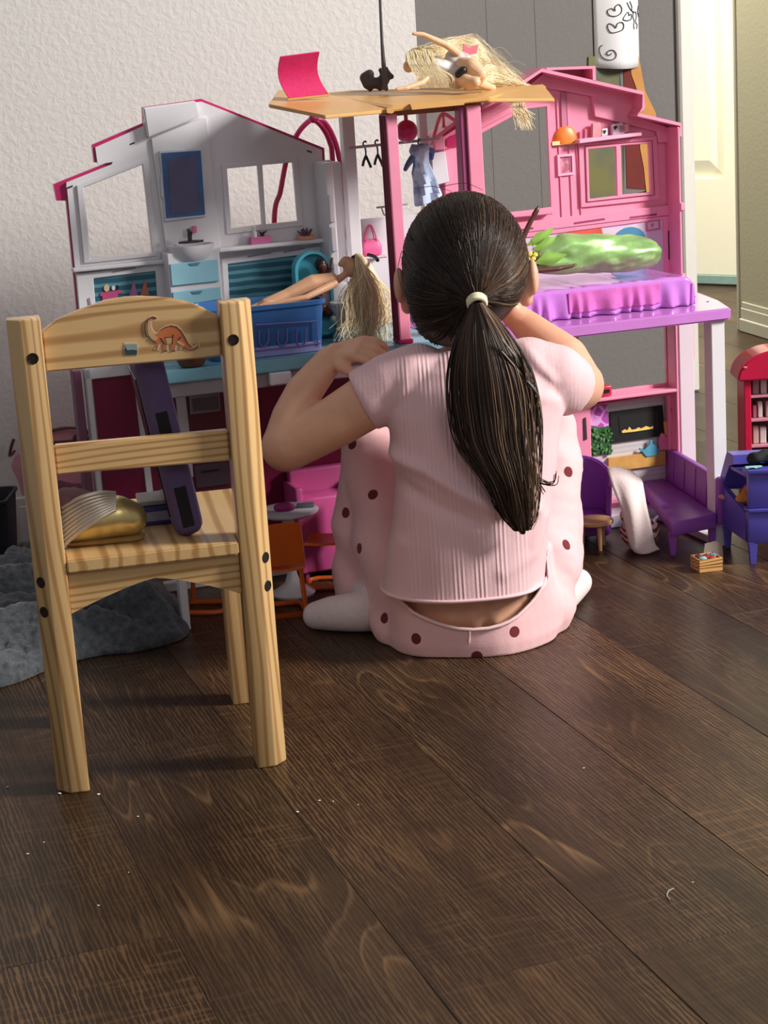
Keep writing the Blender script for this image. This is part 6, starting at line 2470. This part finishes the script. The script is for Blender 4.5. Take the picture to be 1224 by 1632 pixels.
# ------------------------------------------------------------------ left, under the teal deck: pedestal table and orange chairs
c = spot(468, 946)
zt = deep(470, 812, c.y).z
tt_, _ = wthing('pedestal_table', 'white round pedestal toy table among orange chairs', 'table', (c.x, c.y, 0))
b = B()
lathe(b, [(.0, zt - .010), (.036, zt - .008), (.046, zt - .003), (.047, zt), (.045, zt + .001), (0, zt + .001)], 36)
obj('tabletop', b, mat('grey_white_plastic', C(206, 200, 206), .35), tt_, True)
b = B()
lathe(b, [(.033, 0), (.034, .003), (.026, .008), (.012, .018), (.0065, .035), (.0055, zt * .6), (.0095, zt - .0102), (0, zt - .0102)], 28)
obj('pedestal', b, WHITE, tt_, True)


def sled_chair(x, y, rz, label):
    o = thing('orange_chair', label, 'chair', (x, y, 0), rz, 'orange chairs round the pedestal table')
    hs, w_ = .058, .024
    b = B()
    sheet(b, 8, 8, lambda u, v: Vector((-w_ + 2 * w_ * u, -.024 + .048 * v, hs + .003 * (2 * u - 1) ** 2 - .0015 * math.sin(v * PI))), .003)
    obj('seat', b, ORANGE, o, True)
    b = B()
    sheet(b, 8, 8, lambda u, v: Vector(((-w_ + 2 * w_ * u) * (1 - .12 * v), .024 + .012 * v - .004 * (1 - (2 * u - 1) ** 2), hs + .004 + .052 * v)), .003)
    obj('backrest', b, ORANGE, o, True)
    for s in (-1, 1):
        b = B()
        tube(b, [Vector((s * w_ * .8, .016, hs - .0025)), Vector((s * w_ * .9, .022, .004))], .0034, 8, flat=.7)
        obj('leg', b, ORANGE, o, True)
    b = B()
    tube(b, [Vector(p) for p in ((-w_ * .9, .024, .0032), (-w_ * .9, -.016, .0032), (-w_ * .6, -.026, .0032), (w_ * .6, -.026, .0032), (w_ * .9, -.016, .0032), (w_ * .9, .024, .0032))], .0032, 8, closed=True)
    obj('sled_base', b, ORANGE, o, True)
    o.scale = (1.25, 1.25, 1.25)
    return o


p = spot(455, 985)
sled_chair(p.x, p.y + .030, R(188), 'orange chair nearest the camera, its back in front of the white table')
p = spot(512, 940)
sled_chair(p.x + .012, p.y + .022, R(-96), 'orange chair right of the white table, beside the trouser leg')
p = spot(449, 925)
sled_chair(p.x - .02, p.y + .07, R(8), 'orange chair behind the white table, half hidden by the elbow')
p = spot(328, 975)
sled_chair(p.x, p.y + .010, R(80), 'orange chair left of the table, sled base seen under the wooden seat')
p = spot(456, 802, zt) 
b = B()
limb(b, [(Vector((-.008, 0, .006)), .006), (Vector((.006, 0, .0075)), .0075), (Vector((.014, .001, .005)), .005)], .2)
tp_ = Vector((c.x - .006, c.y - .012, zt + .0014))
solo('toy_purse', fuse(b, .0015, 4), mat('magenta_cloth', C(150, 34, 110), .6, .1), 'magenta purse lying on the white pedestal table', 'purse', tp_, smooth='all')
b = B()
box(b, (-.013, -.008, 0), (.013, .008, .005), .0015, seg=2)
solo('toy_case', b, mat('slate_plastic', C(92, 104, 112), .4), 'small slate grey case on right side of the white pedestal table', 'case', (c.x + .027, c.y + .008, zt + .0012))
# pink toy sofa behind
s0, s1 = HF.px(466, 770, .05)[0], HF.px(532, 770, .05)[0] + .03
so, o_ = hthing('toy_sofa', 'orchid pink toy sofa against the back wall beside the trouser leg', 'sofa', ((s0 + s1) / 2, -.050, 0))
zs0 = HF.px(500, 790, .07)[1]
zs1 = HF.px(500, 745, .03)[1]
w_ = (s1 - s0) / 2
ORCH = mat('orchid_pink_plastic', C(190, 76, 136), .45, .05)
b = B()
softbox(b, (-w_, -.034, .012), (w_, .016, zs0), .004)
obj('seat', b, ORCH, so, True)
b = B()
softbox(b, (-w_, .0165, .012), (w_, .034, zs1), .004)
obj('backrest', b, ORCH, so, True)
for s in (-1, 1):
    b = B()
    softbox(b, (s * w_ - .006, -.034, .012), (s * w_ + .006, .034, (zs0 + zs1) / 2), .003)
    obj('armrest', b, ORCH, so, True)
    for y in (-.026, .026):
        b = B()
        box(b, (s * (w_ - .006) - .003, y - .003, 0), (s * (w_ - .006) + .003, y + .003, .0118))
        obj('leg', b, ORCH, so)

# ------------------------------------------------------------------ things on the wooden chair
def CW(x, y, z):
    return CF.o + CF.d * x - CF.n * y + Vector((0, 0, z))


# tablet in a purple foam case, stood on edge against the rail
pb0 = CF.px(304, 838, -.035)
pt0 = CF.px(232, 556, -.035)
base = CW(pb0[0], .035, z_seat)
tab, _ = wthing('tablet', 'tablet in a purple foam case standing edge-on on the chair seat', 'tablet', base)
tab.rotation_euler = (0, 0, CF.ang)
ax = Vector((pt0[0] - pb0[0], 0, pt0[1] - z_seat))
tilt_ = math.atan2(ax.x, ax.z)
Lt = ax.length
Mt = Matrix.Rotation(tilt_, 4, 'Y')
FOAM = mat('purple_foam', C(86, 70, 112), .75, .06, 120, bump=.15)
b = B()
softbox(b, (-.017, -.012, .006), (.017, .120, Lt), .014, 4)
b.transform(Mt)
mz = min(v.co.z for v in b.verts)
b.transform(Matrix.Translation((0, 0, -mz + .0004)))
sh_ = Matrix.Translation((0, 0, -mz + .0004))
obj('foam_case', b, FOAM, tab, True)
for z0_, z1_ in ((.22, .46), (.58, .86)):
    b = B()
    z0_, z1_ = Lt * z0_ - .03, Lt * z1_ - .035
    softbox(b, (-.0068, -.0128, z0_), (.0068, -.0105, z1_), .001, 1)
    b.transform(sh_ @ Mt)
    obj('case_slot', b, mat('black_slot', C(10, 8, 14), .8), tab)
b = B()
softbox(b, (-.0185, .004, .03), (-.0165, .104, Lt - .026), .0006, 1)
b.transform(sh_ @ Mt)
obj('screen', b, mat('black_glass', C(14, 14, 18), .1), tab)

# dark blue box
x0, x1 = CF.px(226, 830, -.10)[0], CF.px(292, 830, -.10)[0]
bb, _ = wthing('blue_box', 'flat dark blue box with pale printed label on the chair seat, behind the gold shoe', 'box', CW((x0 + x1) / 2, .13, z_seat + .0003))
bb.rotation_euler = (0, 0, CF.ang)
w_ = (x1 - x0) / 2
hz = .021
b = B()
box(b, (-w_, -.03, 0), (w_, .03, hz), .001)
obj('carton', b, mat('navy_card', C(40, 44, 112), .4, .06), bb)
b = B()
box(b, (-w_ + .004, -.0306, .005), (w_ * .45, -.0300, .016), .0001)
obj('printed_label', b, mat('pale_label', C(150, 150, 184), .5, .15, 200), bb)
b = B()
box(b, (-w_ - .001, -.022, hz + .0004), (w_ * .7, .030, hz + .006), .001)
obj('lid_card', b, mat('grey_lid', C(176, 166, 164), .7), bb)

# gold shoe
x0, x1 = CF.px(95, 840, -.03)[0], CF.px(228, 840, -.03)[0]
shoe, _ = wthing('shoe', "child's shiny gold shoe with pleated silver side lying on the chair seat", 'shoe', CW((x0 + x1) / 2, .045, z_seat))
shoe.rotation_euler = (0, 0, CF.ang)
w_ = (x1 - x0) / 2
cpx = lambda x, y, n: Vector((CF.px(x, y, n)[0] - (x0 + x1) / 2, -n - .045, CF.px(x, y, n)[1] - z_seat))
b = B()
limb(b, [(cpx(118, 838, -.045), .020), (cpx(150, 828, -.045), .024), (cpx(185, 822, -.045), .024), (cpx(206, 826, -.045), .0205)], .12, 3)
me = fuse(b, .0026, 8)
for v in me.vertices:
    if v.co.z < .0045:
        v.co.z = .0045
obj('toe', me, mat('gold_leather', C(214, 192, 130), .30, .06, 40, metal=.75), shoe, 'all')
b = B()
limb(b, [(cpx(112, 852, -.045), .0145), (cpx(150, 846, -.045), .018), (cpx(190, 842, -.045), .0185), (cpx(210, 846, -.045), .0165)], .12, 3)
me = fuse(b, .0026, 8)
for v in me.vertices:
    v.co.z = min(max(v.co.z, .0004), .0068)
obj('sole', me, mat('tan_sole', C(170, 134, 84), .6, .08), shoe, 'all')
PLE = mat('silver_pleat', C(176, 164, 150), .35, .08, 60, metal=.5)
for k in range(9):
    t = k / 8
    b = B()
    yy = 868 - 70 * t
    st_ = cpx(100, yy + 4, -.030 + .0)
    pts = spline([cpx(98, 872 - 62 * t, -.022 - .010 * t), cpx(128, 846 - 52 * t, -.0205 - .012 * t), cpx(158, 826 - 40 * t, -.020 - .016 * t), cpx(184, 812 - 26 * t, -.024 - .018 * t)], 5)
    pts = [Vector((p.x, p.y, max(p.z, .004))) for p in pts]
    tube(b, pts, [.0030 - .0012 * abs(i / len(pts) - .4) for i in range(len(pts))], 8)
    obj('pleat', b, PLE, shoe, True)
b = B()
limb(b, [(cpx(98, 800, -.045), .016), (cpx(118, 796, -.05), .015), (cpx(148, 798, -.05), .010)], .15)
me = fuse(b, .0024, 5)
displace(me, lambda co: np.array([noise.noise(Vector(q) * 70) * .0035 for q in co]))
obj('lining', me, mat('mauve_lining', C(128, 92, 98), .85, .1), shoe, 'all')

# ------------------------------------------------------------------ left floor
# plush grey blanket heap
cB = spot(90, 1000)
outl = [(-140, 1120), (-40, 1105), (20, 1092), (80, 1068), (150, 1048), (220, 1040), (285, 1022), (303, 1004), (296, 975), (260, 950), (215, 930), (150, 908), (90, 895), (20, 905), (-40, 945), (-160, 960), (-220, 1010)]
po = [spot(x, y) - cB for x, y in outl]
po = [Vector((p.x, p.y, 0)) for p in po]
po2 = spline(po + [po[0]], 8)[:-1]
b = B()
NR_ = 26
rings = []
for r in range(NR_ + 1):
    k = 1 - r / NR_
    ring = []
    for p in po2:
        q = p * k
        edge = min(1.0, (p - q).length / .055)
        f = noise.noise(Vector((q.x * 5 + 3, q.y * 8, 0)))
        fold = abs(math.sin(7 * (q.y * 2.0 + q.x * .5) + 3.0 * f))
        hgt = .030 * math.sqrt(max(0, 1 - (1 - edge) ** 2)) + edge * (.040 * fold ** .7 + .018 * f) * min(1, (1 - k) * 4)
        ring.append(b.verts.new(q + Vector((0, 0, max(.001, hgt)))))
    rings.append(ring)
n = len(po2)
for r1, r2 in zip(rings[:-1], rings[1:]):
    for k in range(n):
        b.faces.new((r1[k], r1[(k + 1) % n], r2[(k + 1) % n], r2[k]))
b.faces.new([v for v in rings[0]][::-1])
bmesh.ops.remove_doubles(b, verts=b.verts, dist=.0004)
bmesh.ops.recalc_face_normals(b, faces=b.faces)
bmesh.ops.subdivide_edges(b, edges=b.edges[:], cuts=1, use_grid_fill=True)
for v in b.verts:
    if v.co.z > .004:
        p = v.co
        v.co.z += noise.noise(p * 40) * .005 + noise.noise(p * 95) * .0055
        v.co.x += noise.noise(p * 60 + Vector((5, 0, 0))) * .004
PL_ = mat('grey_plush', C(72, 75, 80), .95, .42, 120, bump=1.0, sheen=.3)  # tone follows the bump: hollows between tufts darkened as painted shade
solo('plush_blanket', b, PL_, 'grey plush blanket crumpled on the floor behind the wooden chair', 'blanket', (cB.x, cB.y, .0002), smooth='all')

# pink backpack
c = spot(52, 868)
bp, _ = wthing('backpack', 'dusty pink bag with brown straps by the left wall behind the chair', 'bag', (c.x, c.y + .05, 0))
c = Vector((c.x, c.y + .05, 0))
p_ = lambda x, y, dy=0.0: deep(x, y, c.y + dy) - c
b = B()
limb(b, [(p_(10, 815), .050), (p_(15, 740), .047), (p_(28, 722), .040)], .15, 3)
limb(b, [(p_(70, 815), .050), (p_(72, 745), .048), (p_(70, 722), .032)], .15, 3)
limb(b, [(p_(118, 815), .040), (p_(112, 740), .030)], .15, 3)
me = fuse(b, .004, 8)
displace(me, lambda co: np.array([noise.noise(Vector((q[0] * 30, q[1] * 30, q[2] * 12))) * .008 for q in co]))
for v in me.vertices:
    v.co.z = max(v.co.z, .0006)
obj('bag_body', me, mat('dusty_pink_cloth', C(206, 146, 156), .8, .08, 40, sheen=.2), bp, 'all')
b = B()
sheet(b, 6, 6, lambda u, v: p_(78, 684, -.045) * (1 - u) * (1 - v) + p_(142, 686, -.045) * u * (1 - v) + p_(152, 790, -.050) * u * v + p_(84, 800, -.050) * (1 - u) * v + Vector((0, -.004 * math.sin(u * PI), 0)), .004)
obj('front_flap', b, mat('light_pink_cloth', C(232, 158, 168), .75, .04), bp, True)
STR = mat('brown_strap', C(98, 54, 54), .6, .08)
for pts in ([(70, 690), (98, 683), (128, 683), (140, 688)], [(76, 706), (104, 704), (128, 702)], [(140, 690), (124, 692), (118, 700), (132, 702), (146, 694), (140, 688)], [(22, 700), (18, 712), (16, 726), (24, 718)]):
    b = B()
    tube(b, spline([p_(x, y, -.052) for x, y in pts], 6), .0032, 6, flat=.6)
    obj('strap', b, STR, bp, True)
b = B()
limb(b, [(p_(96, 785, -.05), .020), (p_(130, 785, -.05), .016)], .2)
me = fuse(b, .003, 5)
displace(me, lambda co: np.array([noise.noise(Vector(q) * 60) * .006 for q in co]))
obj('side_pocket', me, mat('mauve_cloth', C(120, 80, 92), .85, .1), bp, 'all')
# dark bin and white board at the left edge
c = spot(-28, 905)
b = B()
rings = []
for w_, z in ((.055, 0), (.060, .004), (.068, .128), (.071, .132), (.071, .136), (.066, .136), (.058, .010)):
    rings.append([b.verts.new(p) for p in rrect(w_, w_ * .8, z, .014, 5)])
for q1_, q2_ in zip(rings[:-1], rings[1:]):
    n = len(q1_)
    for k in range(n):
        b.faces.new((q1_[k], q1_[(k + 1) % n], q2_[(k + 1) % n], q2_[k]))
b.faces.new(rings[0][::-1])
b.faces.new(rings[-1])
solo('storage_bin', b, mat('charcoal_bin', C(36, 34, 42), .5, .05), 'dark charcoal bin at the left edge behind the plush blanket', 'bin', (c.x + .004, c.y - .06, 0))
c = spot(47, 880)
wb_, _ = wthing('white_board', 'edge of a white board standing behind the left chair leg', 'board', (c.x, c.y - .03, 0))
c = Vector((c.x, c.y - .03, 0))
b = B()
q0_, q1_ = deep(30, 808, c.y) - c, deep(40, 812, c.y) - c
hexa(b, [Vector((-.008, 0, 0)), Vector((.03, .004, 0)), Vector((.03, .008, 0)), Vector((-.008, .004, 0)), Vector((q0_.x, 0, q0_.z)), Vector((q0_.x + .038, .004, q0_.z)), Vector((q0_.x + .038, .008, q0_.z)), Vector((q0_.x, .004, q0_.z))], .0006)
obj('board_sheet', b, mat('white_card', C(226, 222, 220), .6), wb_)

# crumbs
CRL = ['flat pale crumb touching the foot of the left rear chair leg', 'pale crumb on the floor just right of the left rear chair leg', 'lone pale crumb midway between the two rear chair legs, nearer to us',
       'small crumb in front of the left chair leg, upper of two at left edge', 'crumb nearest the left edge, lower of two in front of the chair', 'largest crumb of the trio right of the right chair leg, nearest to us',
       'middle crumb of the trio on the floor right of the chair', 'faint right-hand crumb of the trio on the floor right of the chair', 'lone pale crumb near the lower left corner of the floor',
       'faint tiny speck above the lone crumb at lower left of the floor', 'lone white crumb on the planks right of the seated child', 'tiny white crumb beside the curled thread at right',
       'faint crumb at the far left edge level with the chair foot', 'faint speck farthest right, past the trio of crumbs']
for k, (x, y, r) in enumerate(((95, 1266, 3.2), (157, 1267, 2.4), (220, 1302, 1.8), (70, 1343, 1.6), (44, 1362, 2.2), (474, 1295, 2.4), (509, 1277, 2.2), (531, 1278, 1.6), (157, 1444, 2.0), (205, 1391, 1.2), (930, 1225, 2.0), (1104, 1407, 1.6), (12, 1255, 1.8), (571, 1283, 1.2))):
    c = spot(x, y)
    b = B()
    rr_ = r * c.y / FOCAL
    ball(b, (0, 0, rr_ * .5), (rr_ * 1.2, rr_, rr_ * .55), 1)
    for v in b.verts:
        v.co += Vector((noise.noise(v.co * 900 + Vector((k, 0, 0))), noise.noise(v.co * 900 + Vector((0, k, 0))), 0)) * rr_ * .5
    solo('crumb', b, mat('pale_crumb', C(232, 224, 206), .8, .08), CRL[k], 'crumb', (c.x, c.y, .0002), group='crumbs on the floor')
c = spot(1066, 1424)
b = B()
tube(b, spline([spot(x, y, .0008) - c for x, y in ((1074, 1416), (1066, 1420), (1063, 1428), (1068, 1434))], 5), .0006, 5)
solo('lint_thread', b, mat('grey_thread', C(170, 160, 150), .8), 'curled pale thread of lint on the floor at right', 'lint', (c.x, c.y, .0002))

# ------------------------------------------------------------------ drawings on the grey wall
wn = -.9475
Q = lambda x, y, n=wn: HF.p3(x, y, n)
pa = Q(985, 107)
dw, o_ = hthing('drawing', 'white paper with ink hearts and curls taped to the grey wall', 'drawing', pa)
tl, bl2, br = Q(944, -30) - o_, Q(948, 108) - o_, Q(1019, 106) - o_
wd_ = (br - bl2)


def paper(u, v):
    p = bl2 + wd_ * u + (tl - bl2) * v
    bow = .030 * math.sin(PI * u) * (1 - .35 * v)
    dip = -.004 * math.sin(PI * u) * (1 - v)
    return p + Vector((0, -bow - .001, dip))


b = B()
sheet(b, 14, 10, paper, .0006)
obj('paper_sheet', b, mat('white_paper', C(226, 224, 224), .8, .015), dw, 'all')
INK = mat('black_ink', C(40, 36, 40), .6)
det = (Q(1019, -30) - o_)


def onpaper(x, y):
    q = Q(x, y) - o_
    u = min(1, max(0, (q.x - bl2.x) / wd_.x))
    v = min(1, max(0, (q.z - bl2.z) / (tl.z - bl2.z)))
    return paper(u, v) + Vector((0, -.0012, 0))


def zo(x, y):
    return onpaper(930 + x / 4.947, y / 4.947)


inks = {
    'ink_curl': [[(128, 350), (112, 372), (112, 410), (130, 448), (165, 462), (200, 448), (212, 415), (195, 385), (165, 390), (152, 415), (168, 425), (182, 410)]],
    'ink_heart': [[(210, 80), (208, 50), (235, 28), (258, 55), (250, 95), (210, 120), (170, 115), (158, 80), (185, 62), (205, 78)],
                  [(320, 110), (316, 88), (300, 92), (268, 140), (305, 150), (342, 135), (345, 100), (318, 112)],
                  [(212, 210), (225, 175), (258, 165), (272, 190), (255, 225), (185, 250), (160, 215), (165, 180), (195, 190), (212, 212)]],
    'ink_line': [[(305, 10), (325, 45), (345, 70), (380, 85)], [(332, 0), (352, 40), (350, 65), (365, 90), (362, 120), (375, 150), (368, 190), (376, 215)],
                 [(372, 82), (395, 85), (400, 120), (392, 160), (408, 180), (402, 212)], [(445, 30), (415, 80), (425, 100), (440, 120)]],
}
for nm, ls in inks.items():
    for ln in ls:
        b = B()
        tube(b, spline([zo(*p) for p in ln], 5), .0010, 5)
        obj(nm, b, INK, dw)
pa = Q(990, 308)
pt_, o_ = hthing('painting', 'painted paper in olive, dark red and ochre on the grey wall, below the white drawing', 'painting', pa)


def card(name, pts, n, m):
    b = B()
    prism(b, [((Q(x, y, n) - o_).x, (Q(x, y, n) - o_).z) for x, y in pts], t0=-.0006 + 0, t1=.0006, f=lambda a, z, t: Vector((a, -(n - wn) - t, z)))
    return obj(name, b, m, pt_)


card('olive_sheet', [(938, 90), (985, 88), (996, 200), (994, 312), (936, 322)], wn + .001, pattern_mat('olive_wash', C(116, 112, 66), C(92, 96, 84), 9, 'noise', .8, .52))
card('grey_sheet', [(985, 88), (1000, 87), (1030, 304), (994, 313)], wn + .001, mat('grey_wash', C(116, 112, 110), .8, .05))
card('dark_red_sheet', [(993, 90), (1012, 90), (1030, 200), (1027, 302), (999, 300), (996, 200)], wn + .0024, mat('dark_red_paper', C(110, 34, 26), .8, .08))
card('ochre_strip', [(1005, 88), (1018, 90), (1022, 112), (1028, 145), (1045, 180), (1052, 240), (1046, 306), (1030, 306), (1026, 268), (1020, 236), (1022, 190), (1014, 140), (1006, 118)], wn + .0038, mat('ochre_paper', C(196, 138, 72), .8, .08))
